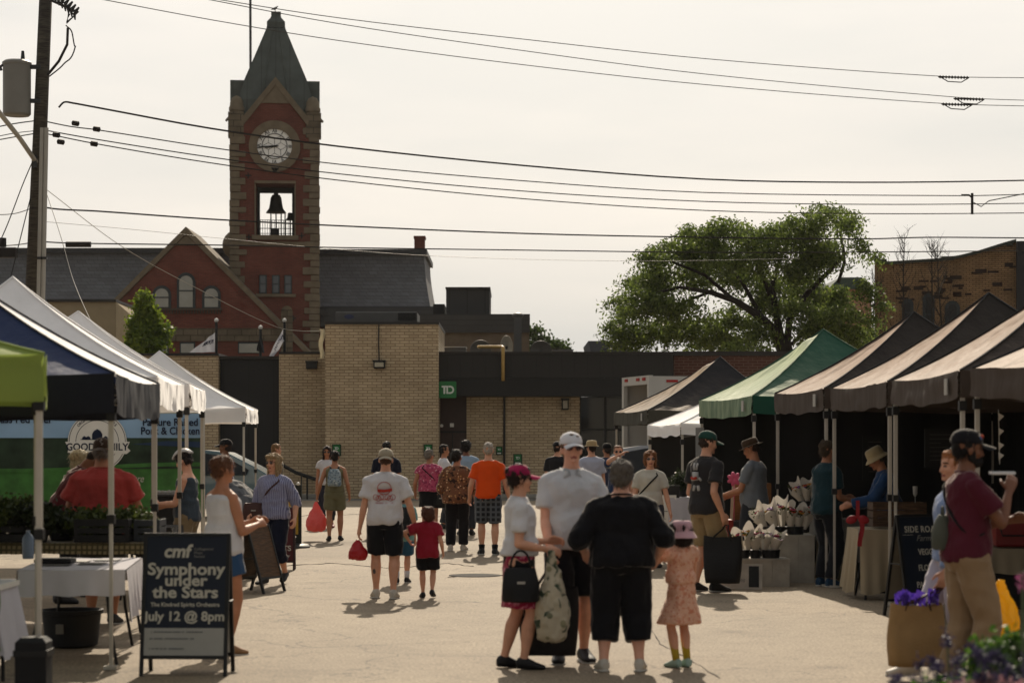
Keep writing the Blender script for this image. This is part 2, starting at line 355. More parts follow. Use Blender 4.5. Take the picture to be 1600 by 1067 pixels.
# bank sign
green = mat('sign_green', '#1e6b35', .4, .04); sign_white = mat('sign_white', '#cfd6cc', .5, .04)
def bank_logo(parent, cx, cz, hh, y, mt):
    """interlocked T and D"""
    u = hh; q = MB()
    q.box((cx-.95*u, y, cz+.36*u), (cx+.02*u, y-.012, cz+.62*u)); q.box((cx-.68*u, y, cz-.62*u), (cx-.40*u, y-.012, cz+.36*u))
    q.box((cx-.22*u, y, cz-.62*u), (cx+.02*u, y-.012, cz+.36*u))
    n = 14; o = []; i_ = []
    for k in range(n+1):
        a = -pi/2+pi*k/n; o.append((cx+.35*u+.6*u*cos(a)*1.0, cz+.62*u*sin(a))); i_.append((cx+.35*u+.34*u*cos(a), cz+.37*u*sin(a)))
    o = [(cx+.06*u, cz-.62*u)]+o+[(cx+.06*u, cz+.62*u)]; i_ = [(cx+.06*u, cz-.37*u)]+i_+[(cx+.06*u, cz+.37*u)]
    for k in range(len(o)-1):
        q.poly([i_[k], o[k], o[k+1], i_[k+1]], y-.012, y)
    return q.build('lettering', mt, parent)
YS = 66.95
s_ = empty('bank_sign', P(698.5, 622, YS), 'large square green sign with white letters on the dark fascia above the door', 'sign')
m = MB(); m.box(P(686, 622, YS)-V((0, .1, 0)), P(713, 596, YS), bev=.01); m.build('sign_panel', green, s_)
bank_logo(s_, X_(700, YS), Z_(609, YS), .2, YS-.105, sign_white)
for i, (px, py, hw, lab) in enumerate(((526, 703, 7, 'small green sign low on the buff wall beside the woman with a backpack'), (669, 703, 7, 'small green sign on the buff wall behind the woman in a pink top'),
        (809, 718, 7, 'small green parking sign on the brick wall right of the man in orange'), (780, 704, 5, 'small green sign on the wall behind the white hair of the man in orange'))):
    y = YT if px < 685 else YB
    s_ = empty('parking_sign', P(px, py+hw*1.35, y), lab, 'sign', 'small green parking signs')
    m = MB(); m.box((X_(px-hw, y), y-.04, Z_(py+hw*1.3, y)), (X_(px+hw, y), y-.003, Z_(py-hw*1.3, y))); m.build('sign_panel', mat('sign_dark', '#12301c', .5), s_)
    m = MB(); m.box((X_(px-hw*.75, y), y-.046, Z_(py+hw*.3, y)), (X_(px+hw*.75, y), y-.041, Z_(py-hw*1.1, y))); m.build('logo_panel', green, s_)
    bank_logo(s_, X_(px, y), Z_(py-hw*.4, y), .062*hw/7, y-.047, sign_white)
    m = MB(); m.box((X_(px-hw*.6, y), y-.046, Z_(py+hw*.95, y)), (X_(px+hw*.6, y), y-.041, Z_(py+hw*.6, y))); m.build('text_strip', sign_white, s_)
# wall lamps
def wall_lamp(px, py, wpx, hpx, Y, label, lens):
    r = empty('wall_lamp', P(px, py, Y), label, 'lamp')
    a = P(px-wpx/2, py+hpx/2, Y); b_ = P(px+wpx/2, py-hpx/2, Y)
    m = MB(); m.box((a.x, Y-.2, a.z), (b_.x, Y, b_.z), bev=.02); m.box((a.x-.02, Y-.24, b_.z-.03), (b_.x+.02, Y, b_.z+.02)); m.build('housing', black_metal, r)
    if lens:
        m = MB(); m.box((a.x+.04, Y-.215, a.z+.05), (b_.x-.04, Y-.2, b_.z-.05)); m.build('lens', mat('lamp_lens', '#a8a08c', .3, .15, 20), r)
    return r
r = wall_lamp(593, 570, 18, 12, YT, 'wide floodlight fixed high on the tall buff brick wall with a cable above', True)
m = MB(); m.tube([P(592, 503, YT-.03), P(591.5, 535, YT-.03), P(592.5, 564, YT-.03)], .018, 6); m.build('cable', black_metal, r)
wall_lamp(883, 632, 11, 17, YB, 'upright lantern on the brick panel right of the door', True)
wall_lamp(487.5, 571, 17, 12, YB, 'plain black box light on the narrow buff wall left of the tall block', False)
# handrail against the wall
rail = empty('handrail', P(482, 790, 66), 'black sloping handrail in front of the buff wall at left', 'railing')
m = MB(); m.box(P(470, 742, 65.9), P(472, 790, 66)); m.tube([P(430, 720, 66), P(462, 738, 66), P(520, 758, 66)], .055, 8); m.build('rail', black_metal, rail)
for px, py in ((440, 728), (480, 745), (515, 757)):
    m = MB(); m.tube([P(px, py, 66), (X_(px, 66), 66, 0)], .03, 6); m.build('post', black_metal, rail)

# ---------------------------------------------------------------- roof equipment behind the fascia
grey_unit = mat('unit_grey', '#4c4b49', .5, .1, 3)
r = empty('rooftop_unit', P(588, 503, 70), 'long grey rooftop air unit with louvred end above the tall brick block', 'air conditioner')
m = MB(); m.box((X_(524, 70), 70, Z_(510, 70)), (X_(652, 70), 72, Z_(487, 70)), bev=.03); m.build('housing', grey_unit, r)
m = MB(); m.box((X_(622, 70), 69.97, Z_(501, 70)), (X_(650, 70), 69.99, Z_(489, 70)))
for i in range(6): z = Z_(500-i*2, 70); m.box((X_(622, 70), 69.94, z), (X_(650, 70), 69.965, z+.02))
m.build('louvre', black_metal, r)
m = MB(); c = P(545.5, 495, 69.98); m.lathe(c, [(.001, 0), (.16, 0), (.16, .012), (.001, .012)], 18, Matrix.Rotation(pi/2, 3, 'X') @ Matrix.Diagonal((1, .45, 1))); m.build('badge', mat('badge_blue', '#2d3350', .4), r)
siding = mat('charcoal_siding', '#3c3c3c', .7, .08, 1, pat='siding', ps=3)
r = empty('dark_siding_building', P(757, 560, 84), 'charcoal sided flat building behind the bank with a square roof box', 'building')
Yd = 84
m = MB(); m.box((X_(640, Yd), Yd, 0), (X_(827, Yd), Yd+12, Z_(520, Yd))); m.build('lower_wall', mat('stucco_brown', '#62574a', .9, .2, 3, .5, 30), r)
m = MB(); m.box((X_(640, Yd), Yd-.15, Z_(520, Yd)), (X_(828, Yd), Yd+12, Z_(491, Yd))); m.build('siding_band', siding, r)
m = MB(); m.box((X_(696, Yd), Yd+.8, Z_(491, Yd)), (X_(765, Yd), Yd+6, Z_(449, Yd))); m.build('roof_box', mat('charcoal_seam', '#353535', .7, .08, 1, pat='vseam', ps=.9), r)
m = MB(); m.box((X_(695, Yd), Yd+.7, Z_(449, Yd)), (X_(766, Yd), Yd+6.1, Z_(446.5, Yd))); m.build('coping', coping_m, r)
m = MB(); m.box((X_(674, Yd), Yd+2, Z_(491, Yd)), (X_(692, Yd), Yd+4, Z_(470, Yd))); m.build('vent_box', black_metal, r)
Yv = 74
r = empty('exhaust_duct', P(809, 552, Yv), 'tall square metal exhaust duct standing on the bank roof', 'duct')
m = MB(); m.box((X_(803, Yv), Yv, Z_(556, Yv)), (X_(815, Yv), Yv+.3, Z_(494, Yv)), bev=.01); m.build('duct', grey_unit, r)
m = MB(); m.ell(P(809, 493, Yv+.15), (.2, .2, .1)); m.build('vent_cap', grey_unit, r)
def dish(px, py, rx, rz, label, c):
    o = empty('satellite_dish', P(px, py+rz, Yv), label, 'satellite dish', 'dishes on the bank roof')
    s = Yv/F; m = MB(); m.lathe(P(px, py, Yv), [(.02, .16), (rx*s*.5, .12), (rx*s, 0), (rx*s*.98, -.02), (rx*s*.5, .08), (.02, .12)], 28, Matrix.Rotation(-pi/2, 3, 'X') @ Matrix.Diagonal((1, rz/rx, 1)))
    m.build('dish', mat(c, c, .6, .15, 5), o, smooth=SM)
    m = MB(); m.tube([P(px, py, Yv+.1), P(px, py+rz+6, Yv+.3)], .04); m.build('mast', dark_steel, o)
dish(751, 548, 17, 17, 'dull grey round dish half hidden by the fascia left of the yellow pipe', '#5b5750')
dish(791.5, 541, 10, 17, 'pale narrow dish standing beside the exhaust duct', '#a39a89')
dish(845, 548, 17, 16, 'dull round dish right of the exhaust duct', '#56524c')
r = empty('roof_cabinet', P(709, 550, Yv), 'low grey cabinet on the bank roof above the green sign', 'cabinet')
m = MB(); m.box((X_(687, Yv), Yv, Z_(556, Yv)), (X_(728, Yv), Yv+1, Z_(543, Yv)), bev=.02); m.build('housing', grey_unit, r)
m = MB(); m.box((X_(686, Yv), Yv-.03, Z_(543, Yv)), (X_(729, Yv), Yv+1.03, Z_(541.5, Yv))); m.build('lid', alu, r)
# little roofs far behind
def far_house(px0, px1, apex, py_e, Y, label, wc, rc, py_a):
    r = empty('distant_house', P((px0+px1)/2, py_e, Y), label, 'house')
    m = MB(); m.box((X_(px0, Y), Y, 0), (X_(px1, Y), Y+8, Z_(py_e, Y))); m.build('wall', mat(wc, wc, .9, .1, 2), r)
    m = MB(); x0, x1, xa = X_(px0-3, Y), X_(px1+3, Y), X_(apex, Y); za, ze = Z_(py_a, Y), Z_(py_e, Y)
    m.poly([(x0, ze), (x1, ze), (xa+.6, za), (xa-.6, za)], Y-.3, Y+8.3); m.build('roof', mat(rc, rc, .8, .1, 2), r)
far_house(926, 1000, 936, 550, 120, 'blue grey roofed house far left behind the big tree', '#5d5a55', '#3b4048', 533)
far_house(1296, 1362, 1328, 452, 118, 'pinkish house with a dull green roof behind the big tree', '#a07a64', '#3a4a42', 434)
far_house(868, 892, 880, 549, 120, 'tiny grey roof far behind the bank right of the round dish', '#5d5a55', '#4a4b4c', 546)

# ---------------------------------------------------------------- cream box building at left
r = empty('cream_outbuilding', P(140, 560, 78), 'plain cream rendered building with dark coping behind the white tents at left', 'building')
m = MB(); m.box((X_(75, 78), 78, 0), (X_(181, 78), 86, Z_(472, 78))); m.build('wall', mat('cream_render', '#8f8168', .9, .08, 2), r)
m = MB(); a = P(181.2, 472, 78); b_ = P(206, 502, 84)
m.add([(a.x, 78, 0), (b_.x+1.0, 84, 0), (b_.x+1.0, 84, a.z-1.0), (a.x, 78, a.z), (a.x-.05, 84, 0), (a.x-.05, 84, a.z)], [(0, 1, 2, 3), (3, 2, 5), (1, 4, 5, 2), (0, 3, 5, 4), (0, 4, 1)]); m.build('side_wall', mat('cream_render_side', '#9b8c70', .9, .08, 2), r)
m = MB(); m.box((X_(74, 78), 77.9, Z_(472, 78)), (X_(182, 78), 86, Z_(468, 78))); m.build('coping', coping_m, r)

# ---------------------------------------------------------------- town hall with clock tower
YH = 113.0; S = F/YH
stone = mat('rough_limestone', '#655b4b', .95, .25, 1.6, c2='#3c352b', pat='stone'); stone_s = mat('dressed_stone', '#6c6150', .9, .18, 2.5, .4, 12)
slate = mat('slate', '#5e5f62', .75, .12, 1, c2='#3e3f42', pat='shingle'); copper = mat('green_metal_roof', '#464c48', .6, .2, 1.5, pat='vseam', ps=.85)
hall = empty('town_hall', P(290, 690, YH), 'red brick Victorian town hall with mansard slate roof and front gable', 'building')
hz = lambda py, Y=YH: Z_(py, Y)
# main wings with mansard roofs
def mansard(x0, x1, pe, pt, inx, name):
    m = MB(); Y = 116
    m.box((X_(x0, Y), Y, 0), (X_(x1, Y), Y+12, Z_(pe, Y))); m.build('wing_wall', brick_red, hall)
    m = MB(); z0, z1 = Z_(pe, Y), Z_(pt, Y); a, b = X_(x0, Y), X_(x1, Y)
    q = inx*Y/F
    n = 6; rings = []
    for k in range(n+1):
        t = k/n; off = 1.9*(1-(1-t)**1.6); oz = z0+(z1-z0)*t; ox = q*(1-(1-t)**1.6)
        rings.append([V((a, Y-.3+off, oz)), V((b+.2-ox, Y-.3+off, oz)), V((b+.2-ox, Y+12-off, oz)), V((a, Y+12-off, oz))])
    m.ring(rings); rf = m.build('mansard_roof', slate, hall, smooth=False)
    m = MB(); m.box((a-.1, Y+1.4, z1), (b+.2-q+.15, Y+10.6, z1+.28)); m.build('cornice', mat('roof_trim', '#2f3033', .6), rf)
    m = MB(); m.box((a-.1, Y-.6, z0-.4), (b+.5, Y+12.4, z0)); m.build('eaves', mat('roof_trim', '#2f3033'), rf)
mansard(-60, 370, 475, 392, 0, 'l'); mansard(494, 667, 480, 394, 12, 'r')
m = MB(); m.box((X_(500, 114), 114.2, Z_(510, 114)), (X_(680, 114), 127, Z_(481, 114))); m.build('lower_roof', mat('eaves_siding', '#3a3b3d', .7, .08, 1, pat='siding', ps=2), hall)
r2 = hall
m = MB(); m.box((X_(646, 117), 118, Z_(395, 117)), (X_(662, 117), 119, Z_(370, 117))); m.box((X_(645, 117), 117.95, Z_(370, 117)), (X_(663.5, 117), 119.05, Z_(366, 117))); m.build('chimney', brick_red, hall)
# gable
YG_ = 111.5
gx, gz = X_(291, YG_), Z_(366, YG_)
zb = 0; hw = 200*YG_/F
zl = Z_(366+200, YG_)
m = MB(); m.poly([(gx-hw, 0), (gx+hw, 0), (gx+hw, zl), (gx, gz), (gx-hw, zl)], YG_, YG_+5)
m.build('gable_wall', brick_red, hall)
m = MB()
for sgn in (-1, 1):
    a = (gx, gz+.02); b = (gx+sgn*hw, zl+.02); t = .32
    pts = [a, b, (b[0], b[1]+t), (a[0], a[1]+t*1.1)]
    if sgn < 0: pts = pts[::-1]
    m.poly(pts, YG_-.15, YG_+5.2)
m.build('gable_coping', stone_s, hall)
m = MB(); t = 17*YG_/F; m.poly([(gx-t, gz-t-.02), (gx+t, gz-t-.02), (gx, gz-.02)], YG_-.06, YG_); m.build('apex_stone', stone_s, hall)
m = MB(); m.box((X_(240, YG_), YG_-.12, Z_(533, YG_)), (X_(452, YG_), YG_, Z_(513, YG_))); m.build('stone_band', stone, hall)
m = MB(); m.box((X_(240, YG_), YG_-.16, Z_(485, YG_)), (X_(347, YG_), YG_, Z_(482, YG_)))
for i in range(24): x = X_(242+i*4.4, YG_); m.box((x, YG_-.1, Z_(490, YG_)), (x+.06, YG_, Z_(485.2, YG_)))
m.build('sill_course', mat('sill_stone', '#4b3f37', .9, .1), hall)
frame_m = mat('window_frame_dark', '#2d3336', .6, .08)
def arch_pts(cx, z0, z1, w_, n=10):
    return [(cx-w_, z0), (cx+w_, z0)]+[(cx+w_*cos(pi*k/n), z1-w_+w_*sin(pi*k/n)) for k in range(n+1)]
def arch_window(px, pt, pb, wpx, Y, parent, pane=None):
    cx = X_(px, Y); z0, z1 = Z_(pb, Y), Z_(pt, Y); w_ = wpx/2*Y/F
    m = MB(); m.poly(arch_pts(cx, z0-.06, z1+.16, w_+.13), Y-.08, Y+.02); fr = m.build('window', frame_m, parent)
    m = MB(); m.poly(arch_pts(cx, z0, z1, w_), Y-.1, Y-.081); m.build('pane', pane or mat('sky_pane', '#8f8e84', .2, .12, 1.5, spec=.6), fr)
    m = MB(); zm = z0+(z1-z0)*.52; m.box((cx-w_, Y-.13, zm-.03), (cx+w_, Y-.1, zm+.03)); m.build('glazing_bar', frame_m, fr)
for a in ((253, 451, 480, 21), (291, 431, 480, 21), (330.5, 451, 480, 21)): arch_window(*a, YG_, hall)
for x0, x1 in ((283, 303), (374, 405), (230, 262)):
    Y = YG_; m = MB(); m.box((X_(x0-2, Y), Y-.06, Z_(552, Y)), (X_(x1+2, Y), Y+.02, Z_(534, Y))); fr = m.build('window', frame_m, hall)
    m = MB(); m.box((X_(x0, Y), Y-.08, Z_(551, Y)), (X_(x1, Y), Y-.061, Z_(537, Y))); m.build('pane', MC['sky_pane'], fr)
m = MB(); m.ell(P(371, 383, 114.5), (.8, .8, .8)); m.build('roof_ornament', stone_s, hall, smooth=True)
# tower
tw = empty('clock_tower', P(430, 690, YH), 'tall red brick clock tower with stone corners, open belfry and green spire', 'clock tower')
x0, x1 = X_(363, YH), X_(498, YH); D = x1-x0; cxT = (x0+x1)/2; cyT = YH+D/2
ox0, ox1, oz0, oz1 = X_(400, YH), X_(460, YH), hz(368), hz(286)
def tb(mb, a, b): mb.box(a, b)
m = MB(); m.box((x0, YH, 0), (x1, YH+D, oz0))
for ya, yb in ((YH, YH+.6), (YH+D-.6, YH+D)):
    m.box((x0, ya, oz0), (ox0, yb, oz1)); m.box((ox1, ya, oz0), (x1, yb, oz1))
m.box((x0, YH+.6, oz0), (x0+.6, YH+D-.6, oz1)); m.box((x1-.6, YH+.6, oz0), (x1, YH+D-.6, oz1))
m.box((x0, YH, oz1), (x1, YH+D, hz(190)))
m.build('shaft', brick_red, tw)
# gables on four sides, carrying the cross roof
ga_h = hz(130); ge = hz(196); hwg = 50*YH/F
m = MB(); rm = MB(); cp = MB()
m.poly([(cxT-hwg, ge), (cxT+hwg, ge), (cxT, ga_h-.1)], YH+.02, YH+.4)
m.build('front_gable', brick_red, tw)
for sgn in (-1, 1):
    a = (cxT, ga_h-.1); b = (cxT+sgn*hwg, ge-.02); t = .34
    pts = [a, b, (b[0]+sgn*.1, b[1]+t), (a[0], a[1]+t*1.2)]
    if sgn < 0: pts = pts[::-1]
    cp.poly(pts, YH-.12, YH+.45)
cp.poly([(cxT-.75, ga_h-1.05), (cxT+.75, ga_h-1.05), (cxT, ga_h-.1)], YH-.05, YH+.02)
cp.build('gable_coping', stone_s, tw)
# side gable roof (ridge runs left to right)
sx0, sx1 = X_(359.5, YH), X_(499.5, YH); tz = Z_(134, cyT)
rm.add([(sx0, YH+.6, ge), (sx1, YH+.6, ge), (sx0, cyT, tz), (sx1, cyT, tz), (sx0, YH+D-.6, ge), (sx1, YH+D-.6, ge)], [(0, 1, 3, 2), (3, 5, 4, 2), (0, 2, 4), (1, 5, 3), (0, 4, 5, 1)])
rm.box((sx0, YH+.7, hz(160)), (X_(382, YH), YH+D-.7, tz)); rm.box((X_(477, YH), YH+.7, hz(160)), (sx1, YH+D-.7, tz))
rm.build('cross_roof', copper, tw)
prof = [(hz(196), 58), (hz(165), 57), (hz(132), 47.5), (hz(90), 31), (hz(47), 14.5)]
prof = [(Z_(HY-(z-CZ)*F/YH, cyT) if k_ else z, r) for k_, (z, r) in enumerate(prof)]
rings = [[V((cxT+sx_*r*cyT/F, cyT+sy_*r*cyT/F, z)) for sx_, sy_ in ((-1, -1), (1, -1), (1, 1), (-1, 1))] for z, r in prof]
m = MB(); m.ring(rings); sp = m.build('spire', copper, tw)
m = MB()
for k in range(1, 4):
    for a in range(4):
        for q in (-.5, 0, .5):
            pass
for q in (-.33, .33):
    m.tube([V((cxT+q*r*cyT/F, cyT-r*cyT/F-.02, z)) for z, r in prof[1:]], .05, 5)
m.build('seam', copper, sp)
m = MB(); m.ring([[V((cxT+a_*r*cyT/F, cyT+b_*r*cyT/F, Z_(py, cyT))) for a_, b_ in ((-1, -1), (1, -1), (1, 1), (-1, 1))] for py, r in ((46, 14.5), (44, 14), (37, 14), (30, 8.5), (24, 6.5), (24, 7.5), (20, 7.5))])
m.build('finial', copper, tw)
# quoins, corner turrets
rnd = random.Random(3)
for xa, sg in ((X_(360, YH), 1), (X_(498.5, YH), -1)):
    m = MB(); z = 3.0; k = 0
    while z < hz(205):
        h_ = .30+.12*rnd.random(); ln = (.75 if k % 2 else .42)+rnd.random()*.12
        m.box((xa-sg*rnd.random()*.05, YH-.08-rnd.random()*.05, z), (xa+sg*ln, YH+ln, z+h_-.03), bev=.02); z += h_; k += 1
    m.build('quoins', stone_s, tw)
    m = MB(); cx_ = xa+sg*.33
    m.lathe((cx_, YH+.3, 0), [(.25, hz(208)), (.36, hz(200)), (.36, hz(174)), (.40, hz(173)), (.40, hz(168)), (.36, hz(166)), (.33, hz(158)), (.22, hz(152)), (.02, hz(149))], 14); m.build('turret', stone_s, tw, smooth=SM)
    m = MB(); m.box((xa-sg*.1, YH-.1, hz(215)), (xa+sg*.7, YH+.7, hz(176))); m.build('turret_base', stone, tw)
    m = MB(); m.tube([P(358 if sg > 0 else 501, 186, YH+.3), P(354.5 if sg > 0 else 504.5, 190, YH+.2)], .07, 6); m.build('gargoyle', stone_s, tw)
m = MB(); m.box((x0-.05, YH-.1, hz(384)), (x1+.05, YH, hz(378))); m.box((X_(394, YH), YH-.22, hz(375)), (X_(466, YH), YH+.6, hz(368))); m.box((X_(398, YH), YH-.15, hz(287)), (X_(462, YH), YH, hz(283))); m.build('string_course', stone_s, tw)
for xx in (398, 460): m = MB(); m.box((X_(xx, YH), YH-.07, hz(367)), (X_(xx+2, YH), YH+.1, hz(288))); m.build('opening_trim', stone_s, tw)
# wall-anchor crosses
for px, py in ((388, 275), (389, 371), (471, 368), (403, 497), (458, 497)):
    c = P(px, py, YH-.04); m = MB(); m.box(c+V((-.15, 0, -.03)), c+V((.15, .04, .03))); m.box(c+V((-.03, -.002, -.15)), c+V((.03, .038, .15)))
    m.build('wall_anchor', black_metal, tw)
# bell
bl = tw
iron = mat('bell_iron', '#1c1d1c', .6, .15)
cz_ = P(430, 333, cyT); bz = lambda py: Z_(py, cyT)
k = cyT/F
m = MB(); m.lathe((cxT, cyT, 0), [(.01, bz(304)), (6*k, bz(305)), (8.5*k, bz(310)), (9.5*k, bz(318)), (11*k, bz(326)), (14*k, bz(330)), (16*k, bz(333)), (14*k, bz(333)), (.02, bz(330))], 24); bell = m.build('bell', iron, tw, smooth=SM)
m = MB(); m.box((cxT-28*k, cyT-.15, bz(302)), (cxT+28*k, cyT+.15, bz(294))); m.box((cxT-.12, cyT-.12, bz(306)), (cxT+.12, cyT+.12, bz(288)))
for q in (-27, 27): m.box((cxT+q*k-.07, cyT-.3, bz(372)), (cxT+q*k+.07, cyT+.3, bz(290)))
m.build('bell_frame', iron, tw)
m = MB()
for q in (-8, 0, 8, 14): m.tube([(cxT+q*k, cyT, bz(370)), (cxT+q*k, cyT, bz(332))], .035, 6)
m.box((cxT-9*k, cyT-.1, bz(368)), (cxT+5*k, cyT+.1, bz(358))); m.lathe((cxT+22*k, cyT, 0), [(.01, bz(332)), (.12, bz(333)), (.16, bz(340)), (.25, bz(344)), (.02, bz(344))], 12); m.tube([(cxT+22*k, cyT, bz(370)), (cxT+22*k, cyT, bz(344))], .04)
m.build('bell_stand', iron, tw)
m = MB()
for i in range(17): x = X_(401+i*3.6, YH+.4); m.tube([(x, YH+.4, hz(368)), (x, YH+.4, hz(343))], .014, 5)
for py in (343, 356, 364): m.tube([(X_(401, YH), YH+.4, hz(py)), (X_(459, YH), YH+.4, hz(py))], .02, 5)
m.build('railing', iron, tw)
# clock
ck = P(429, 229, YH-.02); clk = None
RX = Matrix.Rotation(pi/2, 3, 'X')
def disc(mb, c, r0, r1, t, seg=48):
    mb.lathe(c, [(r0, 0), (r1, 0), (r1, t), (r0, t), (r0, 0)], seg, RX, True)
m = MB(); disc(m, ck, 0.9, 40/S, .14); m.build('clock_surround', stone_s, tw, smooth=SM)
m = MB(); m.lathe(ck, [(.001, 0), (31/S, 0), (31/S, .05), (.001, .05)], 48, RX); cf = m.build('clock_face', mat('clock_glass', '#f0efea', .3, .05, 1), tw)
fy = YH-.08
m = MB(); disc(m, V((ck.x, fy, ck.z)), 29.3/S, 31.5/S, .06); disc(m, V((ck.x, fy, ck.z)), 19/S, 20/S, .03)
for i in range(6):
    a = radians(60*i+30)
    m.tube([(ck.x+cos(a)*.02, fy, ck.z+sin(a)*.02), (ck.x+cos(a)*11/S, fy, ck.z+sin(a)*11/S)], .012, 4)
    for dd in (-30, 30): m.tube([(ck.x+cos(a)*11/S, fy, ck.z+sin(a)*11/S), (ck.x+cos(a+radians(dd))*19/S, fy, ck.z+sin(a+radians(dd))*19/S)], .012, 4)
for i in range(60):
    a = radians(6*i); m.tube([(ck.x+cos(a)*28/S, fy, ck.z+sin(a)*28/S), (ck.x+cos(a)*29.6/S, fy, ck.z+sin(a)*29.6/S)], .012, 4)
m.build('clock_tracery', iron, cf)
ROM = ['XII', 'I', 'II', 'III', 'IIII', 'V', 'VI', 'VII', 'VIII', 'IX', 'X', 'XI']
for i, q in enumerate(ROM):
    a = radians(90-30*i); R = Matrix.Rotation(-(a-pi/2)*1.0, 4, 'Y')
    text(q, .34, 'numeral', iron, cf, (ck.x+cos(a)*24.5/S, fy, ck.z+sin(a)*24.5/S), R, .015, .003, .85 if len(q) < 3 else .62)
m = MB()
def hand(ang, ln, w_):
    a = radians(90-ang); u = V((cos(a), 0, sin(a))); v_ = V((-sin(a), 0, cos(a))); c = V((ck.x, fy-.05, ck.z))
    pts = [c-u*ln*.22+v_*w_, c-u*ln*.22-v_*w_, c+u*ln*.75-v_*w_*1.2, c+u*ln, c+u*ln*.75+v_*w_*1.2]
    m.add([p for p in pts]+[p+V((0, .03, 0)) for p in pts], [(0, 1, 2, 3, 4), (9, 8, 7, 6, 5)]+[((i+1) % 5, i, i+5, (i+1) % 5+5) for i in range(5)])
hand(266, 27/S, .03); hand(263, 17/S, .045)
m.build('clock_hands', iron, cf)
m = MB(); m.tube([P(429, 262, YH-.15), P(429, 270, YH-.1)], [.22, .08], 6); m.build('keystone', iron, tw)
# slit windows
for px in (411, 431, 450):
    m = MB(); m.box((X_(px-6, YH), YH-.05, hz(459)), (X_(px+6, YH), YH+.05, hz(430))); fr = m.build('window', frame_m, tw)
    m = MB(); m.box((X_(px-4, YH), YH-.07, hz(457)), (X_(px+4, YH), YH-.052, hz(445))); m.box((X_(px-4, YH), YH-.07, hz(443)), (X_(px+4, YH), YH-.052, hz(432))); m.build('pane', mat('dull_pane', '#4a4f52', .2, .1, 2, spec=.6), fr)
m = MB(); m.box((X_(400, YH), YH-.14, hz(464)), (X_(462, YH), YH, hz(459.5))); m.build('window_sill', stone_s, tw)
YQ = 111.4
m = MB(); m.poly(arch_pts(X_(443.5, YQ), Z_(552, YQ), Z_(478, YQ), 9*YQ/F), YQ-.16, YQ); m.build('stone_niche', stone, tw)
tw.rotation_euler = (0, 0, radians(5.5))
# flagpole behind the tower
m = MB(); m.tube([P(391.5, 130, 122), P(391, -60, 122)], .075, 6); m.tube([P(391, 250, 122), P(391.5, 130, 122)], .09, 6)
tag(m.build('flagpole', dark_steel), 'thin grey flagpole rising beside the clock tower spire', 'flagpole')
# bird on the spire
bird = MB(); bc = P(429.5, 14, cyT)
bird.loft([(bc+V((-.22, 0, -.05)), V((0, .01, 0)), V((0, 0, .01))), (bc+V((-.1, 0, -.02)), V((0, .05, 0)), V((0, 0, .045))), (bc, V((0, .08, 0)), V((0, 0, .075))), (bc+V((.09, 0, .05)), V((0, .06, 0)), V((0, 0, .055))), (bc+V((.13, 0, .1)), V((0, .04, 0)), V((0, 0, .04))), (bc+V((.18, 0, .12)), V((0, .01, 0)), V((0, 0, .01)))], 10)
bird.tube([bc+V((0, .02, -.05)), bc+V((0, .02, -.2))], .012, 5); bird.tube([bc+V((.03, -.02, -.05)), bc+V((.03, -.02, -.2))], .012, 5)
tag(bird.build('bird', mat('bird_grey', '#2b2a2a', .8), smooth=True), 'small dark bird perched on top of the spire', 'bird')

# ---------------------------------------------------------------- flags on short poles behind the black panel
flag_m = mat('flag_white', '#a5a5ab', .8, .08, 2, trans=.3); flag_txt = mat('flag_print', '#2a2d45', .8)
for px, ptop, lab, shp in ((338, 502, 'white banner flag with dark lettering, leftmost of the three flag poles', 0), (407, 513, 'dark furled flag hanging on the middle pole', 1), (444.5, 502, 'white flag hanging steeply from the right pole', 2)):
    Y = 71.5; r = empty('flag', P(px, 560, Y), lab, 'flag', 'flags on short poles')
    m = MB(); m.tube([P(px, 575, Y), P(px, ptop, Y)], .045, 8); m.build('pole', black_metal, r)
    m = MB(); m.ell(P(px, ptop-1.5, Y), (.07, .07, .07)); m.build('finial', white_paint, r, smooth=True)
    m = MB()
    if shp == 0: q = [(336, 519), (336, 550), (296, 551), (318, 534)]
    elif shp == 1: q = [(408, 520), (413, 552), (401, 548), (404, 532)]
    else: q = [(443, 512), (446, 530), (426, 560), (418, 560)]
    q = [P(x, y, Y) for x, y in q]
    def fn(u, v): 
        p = q[0].lerp(q[1], v).lerp(q[3].lerp(q[2], v), u); return p+V((0, .10*sin(u*9+v*3), 0))
    m.grid(fn, 12, 6); fl = m.build('flag_cloth', flag_m if shp != 1 else mat('flag_dark', '#26282c', .8, .1), r, smooth=True)
    if shp == 0:
        pass
    if shp != 1:
        m = MB(); n_ = 8
        for t in range(n_):
            u, v = .12+.6*t/n_, .42; c = fn(u, v)+V((0, -.03, 0)); e = (fn(u+.05, v)-fn(u, v)); f_ = (fn(u, v+.12)-fn(u, v-.12))*.9
            m.tube([c-f_*.5, c+f_*.5, c+e*.8+f_*(.5 if t % 2 else -.4)], .014, 4)
        m.build('lettering', flag_txt, fl)
